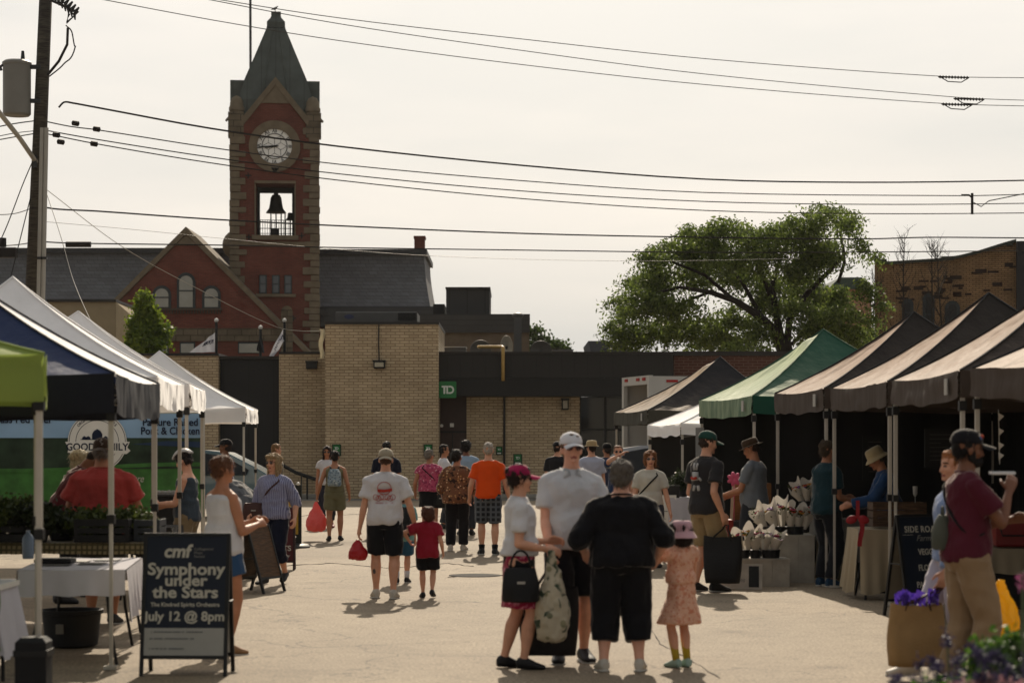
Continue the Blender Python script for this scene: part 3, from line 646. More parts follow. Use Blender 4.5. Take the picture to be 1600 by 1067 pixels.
# ---------------------------------------------------------------- right brick building
YR = 92.0
rb = empty('old_brick_building', P(1480, 690, YR), 'worn tan brick building with stepped parapet behind the right hand tents', 'building')
top = [(1368, 410), (1392, 412), (1432, 410), (1470, 408), (1498, 404), (1528, 397), (1560, 387), (1585, 380)]
m = MB(); m.poly([(X_(1368, YR), 0), (X_(1585, YR), 0)]+[(X_(a, YR), Z_(b, YR)) for a, b in top[::-1]], YR, YR+14)
worn = mat('worn_tan_brick', '#8f7250', .95, .28, .9, c2='#4a3828', pat='brick', ps=1.1); m.build('wall', worn, rb)
m = MB()
for (a, b), (c, d_) in zip(top, top[1:]): m.poly([(X_(a, YR), Z_(b, YR)), (X_(c, YR), Z_(d_, YR)), (X_(c, YR), Z_(d_-4.5, YR)), (X_(a, YR), Z_(b-4.5, YR))], YR-.15, YR+14)
m.build('parapet_coping', mat('coping_green_grey', '#33372f', .8, .2), rb)
for a, b, t in ((1369, 1387, 404), (1471, 1489, 401), (1570, 1580, 380)): m = MB(); m.box((X_(a, YR), YR-.2, Z_(t+6, YR)), (X_(b, YR), YR+1, Z_(t, YR))); m.build('parapet_stub', mat('coping_green_grey', '#33372f'), rb)
m = MB(); m.box((X_(1585, YR), YR-.5, 0), (X_(1680, YR), YR+14, Z_(380, YR))); m.build('dark_end_wall', mat('dark_end', '#232427', .7, .1), rb)
for px, pt, pb, w_ in ((1451.5, 464, 520, 11), (1488, 476, 525, 17), (1419.5, 472, 505, 10)):
    arch_window(px, pt, pb, w_*.8, YR-.02, rb, mat('black_pane', '#1c1d1e', .3, .1, 2))
rb.rotation_euler = (0, 0, -radians(9.6))
rnd = random.Random(9); m = MB()
for i in range(38):
    px = rnd.uniform(1400, 1575); py = rnd.uniform(430, 470)+ (px-1450)*-.12; m.box((X_(px, YR), YR-.03, Z_(py, YR)), (X_(px, YR)+.25*rnd.uniform(.6, 2), YR+.02, Z_(py, YR)+.08*rnd.choice((1, 1, 2))))
m.build('missing_bricks', mat('brick_holes', '#2c1d15', 1), rb)
# ---------------------------------------------------------------- tents
def fabric(key, c, sheen=.0, trans=.12, c_sheen='#b8906c', rough=.7, spec=.3):
    m = mat(key, c, rough, .07, 1.6, .0, trans=trans, spec=spec)
    b = m.node_tree.nodes['Principled BSDF']; b.inputs['Sheen Weight'].default_value = sheen; b.inputs['Sheen Roughness'].default_value = .35; b.inputs['Sheen Tint'].default_value = lin(c_sheen)
    n = m.node_tree
    q = n.nodes.new('ShaderNodeTexNoise'); q.inputs['Scale'].default_value = 3.2; q.inputs['Detail'].default_value = 4; t = n.nodes.new('ShaderNodeTexCoord')
    mp_ = n.nodes.new('ShaderNodeMapping'); mp_.inputs['Scale'].default_value = (1, 1, .35); n.links.new(t.outputs['Object'], mp_.inputs[0]); n.links.new(mp_.outputs[0], q.inputs[0])
    bn = n.nodes.new('ShaderNodeBump'); bn.inputs['Strength'].default_value = .45; bn.inputs['Distance'].default_value = .07; n.links.new(q.outputs[0], bn.inputs['Height']); n.links.new(bn.outputs[0], b.inputs['Normal'])
    return m
post_m = mat('tent_post', '#b9b2a6', .45, .06, 8, metal=.15); collar_m = mat('black_plastic', '#1b1b1b', .5, .05)
truss_m = mat('truss_grey', '#77736c', .5, .05, metal=.3)
fb_brown = fabric('canopy_charcoal', '#2a2725', 1.0, .03, '#b8957a', rough=.65, spec=.12); fb_green = fabric('canopy_green', '#1b4d3d', 1.0, .06, '#c9d0a8', rough=.6, spec=.15); fb_navy = fabric('canopy_black', '#1a1c22', 1.0, .03, '#ac9478', rough=.65, spec=.12)
fb_white = fabric('canopy_white', '#efecea', .5, .12, '#ffffff'); fb_blue = fabric('canopy_blue', '#162850', .1, .06, '#8fa0c8'); fb_lime = fabric('canopy_lime', '#8d9f4e', .2, .30, '#e8f0b0')
fb_dark = fabric('side_wall_black', '#101010', 0, 0)
def tent(label, N_, Fl, side, wid, eave, peak, top, vm=None, vh=.27, lane_glare=None, walls=(), bump=0, logo=0, seed=1, vwave=.02, outer_vm=None):
    """N_/Fl: near and far corners on the lane (x, y); side +1 right row, -1 left row"""
    vm = vm or {'canopy_charcoal': fabric('valance_charcoal', '#4a4039', 0, .02, spec=.1), 'canopy_black': fabric('valance_black', '#44423a', 0, .02, spec=.1)}.get(top.name, top)
    N_, Fl = V((*N_, 0)), V((*Fl, 0)); dl = (Fl-N_).normalized(); outv = V((dl.y, -dl.x, 0)) if side > 0 else V((-dl.y, dl.x, 0))
    No, Fo = N_+outv*wid, Fl+outv*wid
    r = empty('canopy_tent', (N_+Fl+No+Fo)/4, label, 'tent', 'canopy tents along the market lane')
    pk = V(((N_+Fl+No+Fo)/4)); 
    if isinstance(peak, tuple): pk = V((peak[0], peak[1], 0)); peak = peak[2]
    rnd = random.Random(seed); s0 = rnd.random()*50
    edges = [('front', N_, Fl), ('near', No, N_), ('outer', Fo, No), ('far', Fl, Fo)]
    for nm, A, B in edges:
        def fn(u, v):
            base = A.lerp(B, u); p = base.lerp(pk, v)
            f = .70*v+.30*v*v
            z = eave+(peak-eave)*f-.035*sin(pi*u)*(1-v)-.05*sin(pi*v)*abs(2*u-1)**2*0
            z -= .05*sin(pi*v)*sin(pi*u)
            z += .03*noise.noise(V((p.x*1.4+s0, p.y*1.4, u*4)))*(1-abs(2*u-1)**4)*(1-v)
            z += .014*sin(u*34+s0)*noise.noise(V((u*3, v*2, s0)))*(1-v)+.010*noise.noise(V((p.x*5, p.y*5, s0)))*(1-v*.5)*(1-abs(2*u-1)**6)
            if bump and nm in ('front', 'far'): z += bump*math.exp(-((v-.83)/.07)**2)*math.exp(-((u-(.62))/.3)**2)
            return V((p.x, p.y, z))
        m = MB(); m.grid(fn, 44, 22); m.build('roof_panel', lane_glare if (lane_glare and nm == 'front') else top, r, smooth=True)
        nrm = (B-A).cross(V((0, 0, 1))).normalized()
        if nrm.dot((A+B)/2-pk) < 0: nrm = -nrm
        def fv(u, v):
            p = A.lerp(B, u)+nrm*(.012+.03*v*abs(noise.noise(V((u*5+s0, v, 3)))))
            z = eave-.035*sin(pi*u)+.006-v*(vh+vwave*sin(u*pi*6+s0)*.5+.02*noise.noise(V((u*6, s0, 0))))
            return V((p.x, p.y, z))+nrm*.02*noise.noise(V((u*9+s0, v*2, 1)))
        m = MB(); m.grid(fv, 26, 4); m.build('valance', vm, r, smooth=True)
    # hip seams
    for c in (N_, Fl, No, Fo):
        pts = []
        for k in range(11):
            v = k/10; p = c.lerp(pk, v); pts.append((p.x, p.y, eave+(peak-eave)*(.70*v+.30*v*v)+.008))
        m = MB(); m.tube(pts, .010, 5); m.build('hip_seam', collar_m if top in (fb_brown, fb_navy) else vm, r)
    for c in (N_, Fl, Fo, No):
        q = c.lerp(pk, .02); m = MB()
        m.box((q.x-.019, q.y-.019, 1.15), (q.x+.019, q.y+.019, eave-.05)); m.box((q.x-.013, q.y-.013, .03), (q.x+.013, q.y+.013, 1.15)); lg = m.build('leg', post_m, r)
        m = MB(); m.box((q.x-.05, q.y-.05, .004), (q.x+.05, q.y+.05, .03)); m.build('foot_plate', post_m, lg)
        m = MB(); m.box((q.x-.03, q.y-.03, 1.12), (q.x+.03, q.y+.03, 1.19)); m.build('collar', collar_m, lg); m = MB(); m.box((q.x-.034, q.y-.034, eave-.36), (q.x+.034, q.y+.034, eave-.27)); m.build('collar', collar_m, lg)
    for nm, A, B in edges:
        A2, B2 = A.lerp(pk, .02), B.lerp(pk, .02); m = MB()
        for k in range(2):
            a, b = A2.lerp(B2, k/2), A2.lerp(B2, (k+1)/2); zt, zb = eave-.06, eave-.23
            m.tube([(a.x, a.y, zt), (b.x, b.y, zb)], .012, 4); m.tube([(a.x, a.y, zb), (b.x, b.y, zt)], .012, 4)
        m.build('truss', truss_m, r)
    for nm in walls:
        A, B = {e[0]: (e[1], e[2]) for e in edges}[nm]; m = MB()
        m.grid(lambda u, v: V((*(A.lerp(B, u).lerp(pk, .02).xy), .004+(eave-.08)*v))+V((0, .02*sin(u*30+s0), 0))+V((.03*noise.noise(V((u*9, v*2, s0))), 0, 0)), 30, 6)
        m.build('side_wall', fb_dark, r, smooth=True)
    if logo:
        nrm = (Fl-N_).cross(V((0, 0, 1))).normalized()
        if nrm.dot((N_+Fl)/2-pk) < 0: nrm = -nrm
        c = N_.lerp(Fl, .12)+nrm*.05; m = MB(); z = eave-.12
        t_ = (Fl-N_).normalized()
        m.add([c-t_*.06+V((0, 0, z-.09)), c+t_*.06+V((0, 0, z-.09)), c+t_*.06+V((0, 0, z+.06)), c-t_*.06+V((0, 0, z+.06))]+[c-t_*.06-nrm*.01+V((0, 0, z-.09)), c+t_*.06-nrm*.01+V((0, 0, z-.09)), c+t_*.06-nrm*.01+V((0, 0, z+.06)), c-t_*.06-nrm*.01+V((0, 0, z+.06))], [(0, 1, 2, 3), (7, 6, 5, 4), (0, 4, 5, 1), (1, 5, 6, 2), (2, 6, 7, 3), (3, 7, 4, 0)])
        m.build('logo_patch', mat('patch_white', '#a7a49d', .7), r)
    return r
def xy(px, s): return ((px-CX)/s, F/s)
# right row, near to far
tent('dark charcoal canopy cut off by the right edge of the photo, nearest the camera', (4.55, 16.5), (xy(1520, 175)), 1, 3, 2.40, 3.42, fb_brown, vh=.26, walls=('outer',), seed=11)
tent('third dark charcoal canopy from the green tent, peak cropped at the right edge', xy(1500, 173), xy(1394, 148), 1, 3, 2.39, 3.42, fb_brown, vh=.26, walls=('outer', ), logo=1, seed=12)
tent('tallest looking dark charcoal canopy, its peak in front of the old brick building windows', xy(1387, 147), xy(1299, 130.5), 1, 3, 2.385, 3.43, fb_brown, vh=.26, walls=('outer',), seed=13)
tent('dark charcoal canopy directly beside the green tent', xy(1288, 129.5), xy(1211, 117), 1, 3, 2.39, 3.40, fb_brown, vh=.26, walls=('outer', 'far'), logo=1, seed=14)
tent('green canopy tent with sunlit left slope above the flower stall', xy(1176, 111.5), xy(1093, 100), 1, 3, 2.39, 3.42, fb_green, vh=.26, walls=('outer', 'far'), bump=.09, logo=1, seed=15)
tent('low white canopy squeezed between the green tent and the far black one', xy(1064, 93), xy(1013, 83), 1, 3, 2.06, 2.86, fb_white, vh=.20, walls=('far',), seed=16)
tent('far black canopy with tan lit slope in front of the white truck', xy(1012.5, 79.5), xy(960, 73), 1, 3, 2.375, (4.28, 44.7, 3.49), fb_navy, vh=.27, bump=.08, logo=1, seed=17)
# left row
tent('lime green canopy at the left edge of the photo', (-3.01, 14.0), (-3.55, 16.4), -1, 3, 2.31, 2.86, fb_lime, vh=.3, seed=21)
tent('navy blue canopy with sun glare painted pale on its lane side slope, second from the left edge', (-3.05, 16.7), (-3.2, 19.7), -1, 3, 2.27, (-4.65, 18.2, 3.17), fb_blue, vm=fabric('valance_navy', '#10131f', 0, 0), vh=.31, lane_glare=fb_white, seed=22)  # sun glare on the navy lane slope is painted in as white fabric
tent('large white canopy whose peak touches the foot of the utility pole', (-3.46, 21.2), (-3.66, 24.2), -1, 3, 2.38, (-5.3, 23.1, 3.49), fb_white, vh=.28, seed=23)
tent('white canopy in the middle of the left row, over the farm banner', (-3.86, 26.0), (-4.1, 29.0), -1, 3, 2.43, (-5.48, 27.5, 3.39), fb_white, vh=.28, seed=24)
tent('farthest white canopy on the left, in front of the black cladding panel', (-5.02, 41), (-5.17, 44.2), -1, 3.3, 2.39, (-6.9, 42.6, 3.52), fb_white, vh=.27, seed=25)

# ---------------------------------------------------------------- utility pole and wires
YP = 45.0
pole_m = mat('weathered_pole', '#4c463c', .9, .2, 3, c2='#2f2a24', pat='wood', ps=.5)
pr = empty('utility_pole', P(46, 690, YP), 'weathered wooden utility pole with grey transformer at the left edge', 'utility pole')
k = YP/F
m = MB(); m.tube([(X_(44, YP), YP, -.2), P(52, 440, YP), P(63, 200, YP), P(73, -40, YP)], [13*k, 12*k, 11*k, 10*k], 16); m.build('pole', pole_m, pr, smooth=True)
m = MB(); c = P(26.5, 180, YP-.1); m.lathe(c, [(.05, -.03), (.25, -.02), (.285, .02), (.285, 1.02), (.30, 1.03), (.30, 1.08), (.25, 1.12), (.02, 1.15)], 24); tr_ = m.build('transformer', mat('transformer_grey', '#77756f', .5, .06, 3), pr, smooth=SM)
m = MB()
for q in (.25, .95): m.box(c+V((.25, -.05, q)), c+V((.5, .05, q+.08)))
m.build('bracket', dark_steel, tr_)
m = MB(); m.tube([c+V((.12, 0, 1.1)), c+V((.12, 0, 1.32))], [.05, .03], 8); m.build('bushing', dark_steel, tr_)
m = MB(); m.tube([c+V((-.25, -.1, 1.02)), c+V((-.32, -.1, .98)), c+V((-.30, -.1, .9))], .03, 6); m.build('bushing', dark_steel, tr_)
for px0, px1 in ((66, 60), (72.5, 67)):
    m = MB(); m.tube([P(px0, 200, YP-.35), P(px1, 480, YP-.35), (X_(px1-4, YP), YP-.35, 0)], .045, 8); cd = m.build('conduit', mat('conduit_pvc', '#9c988f', .5, .05), pr)
    m = MB(); m.box(P(px0-8, 405, YP-.41), P(px0+2, 402, YP-.3)); m.build('conduit_strap', dark_steel, cd)
m = MB(); m.tube([P(56, 253, YP-.15), P(30, 215, YP-1.0), P(-10, 165, YP-2.2)], .05, 8); m.build('lamp_arm', alu, pr)
m = MB(); m.box(P(51, 262, YP-.25), P(59, 244, YP-.12)); m.build('arm_bracket', dark_steel, pr)
m = MB()
for j in range(7):
    a = P(86+j*5, -6+j*4.5, YP-.2); m.tube([a, a+V((.1, 0, .12))], [.05, .02], 6); m.tube([a, a+V((.02, 0, -.14))], [.04, .015], 6)
m.tube([P(78, 0, YP-.2), P(122, 20, YP-.2), P(104, 36, YP-.2), P(108, 22, YP-.2)], .03, 6); m.build('insulator_rack', dark_steel, pr)
def cable(pts, Y0, Y1, rad, label, name='utility_cable', m_=None, group=None, n=40, cat='cable'):
    """pts photo points; depth runs from Y0 to Y1 with px; smooth Catmull-Rom"""
    xa, xb = pts[0][0], pts[-1][0]; out = []
    q = [pts[0]]+list(pts)+[pts[-1]]
    per = max(4, n//(len(pts)-1))
    for i in range(1, len(q)-2):
        for j in range(per):
            t = j/per; c = []
            for d_ in (0, 1):
                p0, p1, p2, p3 = q[i-1][d_], q[i][d_], q[i+1][d_], q[i+2][d_]
                # chordal-safe Hermite with slopes scaled by x spacing
                x0, x1, x2, x3 = q[i-1][0], q[i][0], q[i+1][0], q[i+2][0]
                h_ = x2-x1 or 1e-3
                m1 = (p2-p0)/((x2-x0) or 1e-3)*h_; m2 = (p3-p1)/((x3-x1) or 1e-3)*h_
                c.append((2*t**3-3*t*t+1)*p1+(t**3-2*t*t+t)*m1+(-2*t**3+3*t*t)*p2+(t**3-t*t)*m2)
            out.append(c)
    out.append(list(pts[-1])); W = []
    for x, y in out:
        f = (x-xa)/((xb-xa) or 1e-3); W.append(P(x, y, Y0+(Y1-Y0)*f))
    b = MB(); b.tube(W, rad*.58, 5); o = b.build(name, m_ or cable_m, None)
    return tag(o, label, cat, group)
cable_m = mat('cable_black', '#1c1715', .6, 0); wire_m = mat('bare_wire', '#4a4743', .5, 0, metal=.4)
GW = 'overhead cables crossing the sky'
ex = 1760
cable([(310, -5), (530, 28.6), (820, 62), (1100, 92), (1458, 119), (1600, 122), (ex, 123)], 47, 60, .017, 'topmost thin wire crossing the whole sky, just under the upper edge at the spire', m_=wire_m, group=GW)
cable([(300, -5), (530, 37.7), (820, 80), (1100, 116), (1490, 152), (1600, 157), (ex, 159)], 47, 60, .017, 'second thin wire from the top, passing just below the spire tip', m_=wire_m, group=GW)
cable([(130, -6), (330, 31.5), (530, 64), (820, 102), (1100, 132.5), (1455, 161), (1600, 166), (ex, 168)], 46, 60, .017, 'third thin wire from the top, crossing the upper half of the spire', m_=wire_m, group=GW)
cable([(92, 168), (100, 160), (112, 161), (150, 168), (330, 201), (530, 229), (820, 259), (1100, 280), (1340, 285), (1600, 282), (ex, 276)], 45, 60, .036, 'thick twisted black cable crossing the tower at the top of the clock', group=GW)
cable([(66, 189), (110, 198), (150, 203), (330, 231), (530, 257), (820, 283), (1100, 301), (1500, 306), (1600, 304), (ex, 300)], 45, 60, .022, 'black cable crossing the tower at the middle of the clock', group=GW)
cable([(66, 203), (150, 218), (330, 246), (530, 272), (820, 299), (1100, 315), (1350, 319.5), (1600, 318), (ex, 314)], 45, 60, .022, 'black cable crossing the tower at the bottom of the clock face', group=GW)
cable([(66, 208), (150, 225), (330, 255), (530, 282), (820, 311), (1100, 329), (1350, 334), (1600, 333), (ex, 330)], 45, 60, .022, 'black cable crossing the tower between clock and belfry', group=GW)
cable([(56, 322), (90, 327), (150, 330), (330, 342.7), (530, 353), (820, 365), (1100, 371), (1350, 373.5), (1450, 371), (1600, 372), (ex, 373)], 45, 60, .030, 'thick black cable crossing the bell frame and the crown of the big tree', group=GW)
cable([(52, 377), (110, 380), (330, 383), (530, 387), (820, 391), (1100, 394.5), (1350, 394), (1600, 392), (ex, 391)], 45, 60, .024, 'black cable crossing the tower just below the belfry sill', group=GW)
cable([(52, 345), (200, 358), (330, 371), (530, 390), (720, 402), (1000, 408), (1250, 404)], 45, 62, .009, 'faint thin wire fading out in front of the big tree', m_=wire_m, group=GW)
cable([(72, 296), (190, 385), (330, 462), (430, 510), (470, 517), (503, 517)], 45, 66.4, .014, 'pale rope sloping down from the pole to the tall brick block', m_=mat('rope_pale', '#a49f93', .8, 0), name='rope', cat='rope')
cable([(72, 300), (95, 370), (115, 440), (150, 520)], 44.9, 40, .014, 'thin guy wire falling steeply to the right from the pole', m_=wire_m, name='guy_wire', cat='wire')
cable([(-20, 222), (30, 213), (60, 208)], 44, 45, .022, 'lowest of the black cables leaving the pole towards the left edge', group=GW)
cable([(-20, 202), (20, 194), (62, 188)], 44, 45, .022, 'upper black cable leaving the pole towards the left edge', group=GW)
cable([(-20, 217), (25, 208), (62, 204)], 44, 45, .016, 'thin black cable between two others left of the pole', group=GW)
cable([(-20, 336), (22, 334), (52, 325)], 44, 45, .016, 'sagging thin cable at the left edge below the lamp arm', group=GW)
cable([(-20, 385), (22, 383), (52, 379)], 44, 45, .02, 'cable at roof height running off the left edge', group=GW)
cable([(-20, 420), (10, 355), (35, 290), (52, 250)], 43, 45, .02, 'twisted wire dropping from the arm to the left edge', name='guy_wire', cat='wire')
cable([(10, 460), (30, 380), (50, 300)], 43.5, 45, .02, 'twisted wire dropping beside the pole on its left', name='guy_wire', cat='wire')
cable([(77, 120), (100, 100), (118, 72), (112, 50), (103, 40)], 44.8, 44.8, .025, 'looping black lead beside the top of the pole', name='cable_loop', n=30)
m = MB(); m.tube([P(74, 118, YP-.3), P(92, 96, YP-.3), P(105, 70, YP-.3), P(106, 44, YP-.3)], .03, 6); m.build('down_lead', cable_m, pr)
m = MB()
for a, b in (((103, 382), (142, 382)),): m.tube([P(*a, YP), P(*b, YP)], .06, 8)
m.build('splice_case', cable_m, pr)
m = MB(); m.box(P(-10, 402, YP-1), P(28, 388, YP-.8)); m.tube([P(3, 386, YP-.9), P(3, 372, YP-.9)], .09, 8); m.build('junction_box', cable_m, pr)
for i, (px, py) in enumerate(((151, 202), (147, 225), (118, 193), (95, 222), (88, 211))):
    m = MB(); a = P(px-6, py-1, YP); b = P(px+6, py+1, YP); m.tube([a, a.lerp(b, .1), a.lerp(b, .9), b], [.02, .055, .055, .02], 8); m.build('insulator', cable_m, pr)
for px, py, Y, lab in ((1490, 121, 56.5, 'string of insulators on the topmost wire at upper right'), (1514, 155, 56.5, 'string of insulators on the second wire at upper right'), (1495, 163.5, 56.3, 'string of insulators on the third wire at upper right')):
    m = MB(); a = P(px-24, py-.5, Y); b = P(px+24, py+.8, Y); m.tube([a, b], .018, 6)
    for j in range(10):
        c = a.lerp(b, .06+j*.098); m.tube([c-V((.03, 0, 0)), c, c+V((.03, 0, 0))], [.015, .05, .015], 8)
    m.tube([a+V((.05, 0, 0)), a+V((.25, 0, -.12)), b+V((-.2, 0, -.12)), b], .014, 5)
    tag(m.build('insulator_string', cable_m), lab, 'insulator', 'insulator strings on the upper wires')
m = MB(); Y = 57.5; m.tube([P(1519, 302, Y), P(1519, 335, Y)], .035, 6); m.tube([P(1519, 309, Y), P(1514, 305, Y), P(1502, 305, Y)], .025, 6); m.tube([P(1520, 316, Y), P(1533, 323, Y), P(1545, 314, Y), P(1600, 303, Y+1), P(1700, 290, Y+2)], .014, 5)
tag(m.build('cable_spacer', cable_m), 'short black vertical spacer joining the cables at upper right', 'spacer')
# pennant strip tied to rope end
m = MB(); q = [P(499, 514, 66.3), P(507, 514, 66.3), P(505, 560, 66.3), P(499, 560, 66.3)]
m.grid(lambda u, v: q[0].lerp(q[1], u).lerp(q[3].lerp(q[2], u), v)+V((.03*sin(v*9), .04*sin(v*14+u*3), 0)), 3, 16)
tag(m.build('cloth_strip', mat('strip_cream', '#b0a487', .8, .08, trans=.2), smooth=True), 'pale cloth strip hanging from the rope end at the corner of the tall block', 'banner')

# ---------------------------------------------------------------- trees
def leaf_mat(key, c1, c2, trans=.45):
    m = bpy.data.materials.new(key); m.use_nodes = True; n = m.node_tree; N = n.nodes.new; K = n.links.new
    b = n.nodes['Principled BSDF']; b.inputs['Roughness'].default_value = .55; b.inputs['Specular IOR Level'].default_value = .3
    g_ = N('ShaderNodeNewGeometry'); r = N('ShaderNodeMix'); r.data_type = 'RGBA'; K(g_.outputs['Random Per Island'], r.inputs[0]); r.inputs[6].default_value = lin(c1); r.inputs[7].default_value = lin(c2)
    K(r.outputs[2], b.inputs['Base Color']); t = N('ShaderNodeBsdfTranslucent'); K(r.outputs[2], t.inputs[0]); x = N('ShaderNodeMixShader'); x.inputs[0].default_value = trans
    K(b.outputs[0], x.inputs[1]); K(t.outputs[0], x.inputs[2]); K(x.outputs[0], n.nodes['Material Output'].inputs[0]); return m
def leaves(name, clumps, n, size, m_, parent, droop=.5, seed=1, asp=3.2, local=False):
    """leaf-sized faces in sprays; clumps: (centre, radii)"""
    rnd = random.Random(seed); vs = []; fs = []
    tot = sum(c[1][0]*c[1][2] for c in clumps)
    for c, r in clumps:
        k = int(n*r[0]*r[2]/tot/7); subs = []
        while len(subs) < 9:
            q = V((rnd.uniform(-1, 1), rnd.uniform(-1, 1), rnd.uniform(-1, 1)))
            if q.length < 1: subs.append(q*(max(q.length, .05)**-.25)*.85)
        for _ in range(k):
            while 1:
                d = V((rnd.uniform(-1, 1), rnd.uniform(-1, 1), rnd.uniform(-1, 1)))
                if .12 < d.length < 1: break
            d = d*(d.length**-.35)
            if rnd.random() < .7: d = rnd.choice(subs)+d*.30
            p = V(c)+V((d.x*r[0], d.y*r[1], d.z*r[2]))
            ax = V((rnd.gauss(0, 1)+d.x, rnd.gauss(0, 1), rnd.gauss(0, .5)-droop)).normalized()
            for j in range(7):
                q = p+ax*size*1.1*(j-3)+V((0, 0, -droop*.12*size*(j-3)**2)); sd_ = ax.cross(V((rnd.gauss(0, 1), rnd.gauss(0, 1), rnd.gauss(0, 1)))).normalized()
                a = (sd_+ax*rnd.uniform(-.4, .8)+V((0, 0, -droop*.6))).normalized()*size*rnd.uniform(.8, 1.5); b = a.cross(V((rnd.gauss(0, 1), rnd.gauss(0, 1), rnd.gauss(0, 1)))).normalized()*size/asp*rnd.uniform(.7, 1.3)
                o = len(vs); vs += [q-a*.1, q+a*.45+b, q+a, q+a*.45-b]; fs.append((o, o+1, o+2, o+3))
    b = MB(); b.v = vs; b.f = fs; b.m = [0]*len(fs); return b.build(name, m_, parent, local=local)
bark = mat('bark', '#2b2520', .95, .25, 4, .5, 20)
YT2 = 82.0; k = YT2/F
t1 = empty('honey_locust_tree', P(1232, 700, YT2), 'large spreading feathery tree behind the bank, rising over the green tent', 'tree')
m = MB()
def limb(pts, r0, r1, Y=YT2, dy=0):
    n_ = len(pts); m.tube([P(x+2.5*sin(i*2.1+x), y+2*cos(i*1.7), Y+dy*i/n_) for i, (x, y) in enumerate(pts)], [(r0+(r1-r0)*i/(n_-1))*.68 for i in range(n_)], 8)
m.tube([(X_(1236, YT2), YT2, 0), P(1229, 560, YT2), P(1222, 530, YT2)], [.42, .34, .30], 10)
limb([(1224, 545), (1208, 512), (1180, 492), (1150, 470), (1110, 455), (1060, 450), (1020, 460)], .30, .05, dy=-1)
limb([(1222, 540), (1212, 500), (1205, 450), (1215, 410), (1235, 370)], .26, .05, dy=1)
limb([(1228, 545), (1235, 500), (1262, 460), (1300, 420), (1318, 395), (1312, 365)], .22, .06, dy=-.6)
limb([(1312, 440), (1322, 410), (1320, 385)], .10, .07)
limb([(1190, 497), (1160, 440), (1130, 410), (1110, 385)], .14, .03, dy=1)
limb([(1150, 470), (1100, 430), (1050, 410), (1010, 405)], .12, .03, dy=-1)
limb([(1110, 455), (1060, 475), (1000, 480), (960, 485)], .09, .02, dy=1)
limb([(1225, 545), (1250, 525), (1300, 505), (1340, 495)], .12, .03, dy=1)
limb([(1205, 460), (1180, 400), (1150, 370)], .12, .03, dy=-1)
m.build('trunk', bark, t1, smooth=True)
spec = [(965, 468, 26, 14), (1010, 530, 50, 16), (1075, 505, 50, 16), (1120, 535, 60, 14), (960, 510, 22, 16), (1290, 535, 50, 16), (1170, 545, 50, 10), (1230, 480, 50, 20), (985, 495, 26, 22), (975, 520, 28, 18), (1000, 440, 36, 22), (1020, 405, 26, 20), (1045, 395, 40, 30), (1000, 475, 36, 30), (1035, 440, 52, 40), (1090, 385, 46, 30), (1075, 362, 26, 10), (1135, 352, 42, 12), (1120, 375, 50, 30),
        (1165, 365, 26, 18), (1110, 425, 62, 46), (1160, 400, 60, 42), (1185, 455, 56, 50), (1200, 375, 36, 22), (1222, 362, 38, 22), (1255, 352, 42, 22), (1290, 340, 34, 14), (1290, 329, 44, 7), (1335, 342, 28, 7), (1275, 380, 52, 34), (1325, 355, 26, 22), (1345, 385, 18, 16),
        (1240, 410, 56, 44), (1245, 455, 54, 44), (1290, 400, 34, 30), (1300, 470, 40, 36), (1060, 480, 52, 34), (1030, 515, 50, 26), (1090, 520, 56, 28), (1140, 500, 46, 30), (1150, 535, 50, 16), (1180, 520, 30, 24), (1265, 500, 46, 34), (1320, 500, 50, 30), (1350, 455, 20, 24), (1380, 480, 14, 10),
        (1300, 525, 60, 24), (970, 540, 28, 10), (1365, 400, 14, 10), (1350, 530, 30, 26)]
rnd = random.Random(5)
cl = [(P(x, y, YT2+rnd.uniform(-2.6, 2.6)), (rx*k*.95, max(rx, ry)*k*1.0, ry*k*.66)) for x, y, rx, ry in spec]
leaves('crown', cl, 66000, .135, leaf_mat('locust_leaf', '#34431d', '#76863e', .55), t1, .7, 4, 3.8)
YS2 = 76.0; k = YS2/F
t2 = empty('young_maple_tree', P(235, 690, YS2), 'small bright green cone shaped tree between the cream building and the gable', 'tree')
m = MB(); m.tube([(X_(235, YS2), YS2, 0), P(236, 540, YS2), P(222, 470, YS2)], [.12, .07, .015], 8)
for a, b in (((236, 540), (212, 505)), ((235, 545), (256, 515)), ((232, 520), (246, 490)), ((228, 500), (214, 478))): m.tube([P(*a, YS2), P(*b, YS2)], [.04, .012], 5)
m.build('trunk', bark, t2)
cl = [(P(x, y, YS2+rnd.uniform(-.3, .3)), (rx*k, rx*k*1.1, ry*k)) for x, y, rx, ry in ((223, 466, 7, 10), (226, 482, 12, 12), (222, 500, 15, 14), (236, 500, 14, 16), (226, 520, 19, 16), (246, 518, 16, 13), (216, 535, 12, 14), (238, 536, 22, 14), (256, 514, 8, 6), (234, 550, 22, 10))]
leaves('crown', cl, 9000, .095, leaf_mat('maple_leaf', '#44591a', '#7f8f2c', .5), t2, .3, 6, 1.6)
YQ3 = 130.0; k = YQ3/F
t3 = empty('distant_tree', P(850, 690, YQ3), 'little tree far behind, above the fascia right of the siding building', 'tree')
m = MB(); m.tube([(X_(850, YQ3), YQ3, 0), P(850, 548, YQ3), P(838, 520, YQ3)], [.2, .1, .03], 6); m.build('trunk', bark, t3)
cl = [(P(x, y, YQ3), (rx*k, rx*k, ry*k)) for x, y, rx, ry in ((836, 518, 10, 5), (848, 532, 12, 6), (868, 540, 12, 6), (878, 547, 10, 6), (840, 545, 14, 8))]
leaves('crown', cl, 1600, .2, MC.get('locust_leaf') or leaf_mat('far_leaf', '#2c3d18', '#4d6028'), t3, .3, 8, 2)
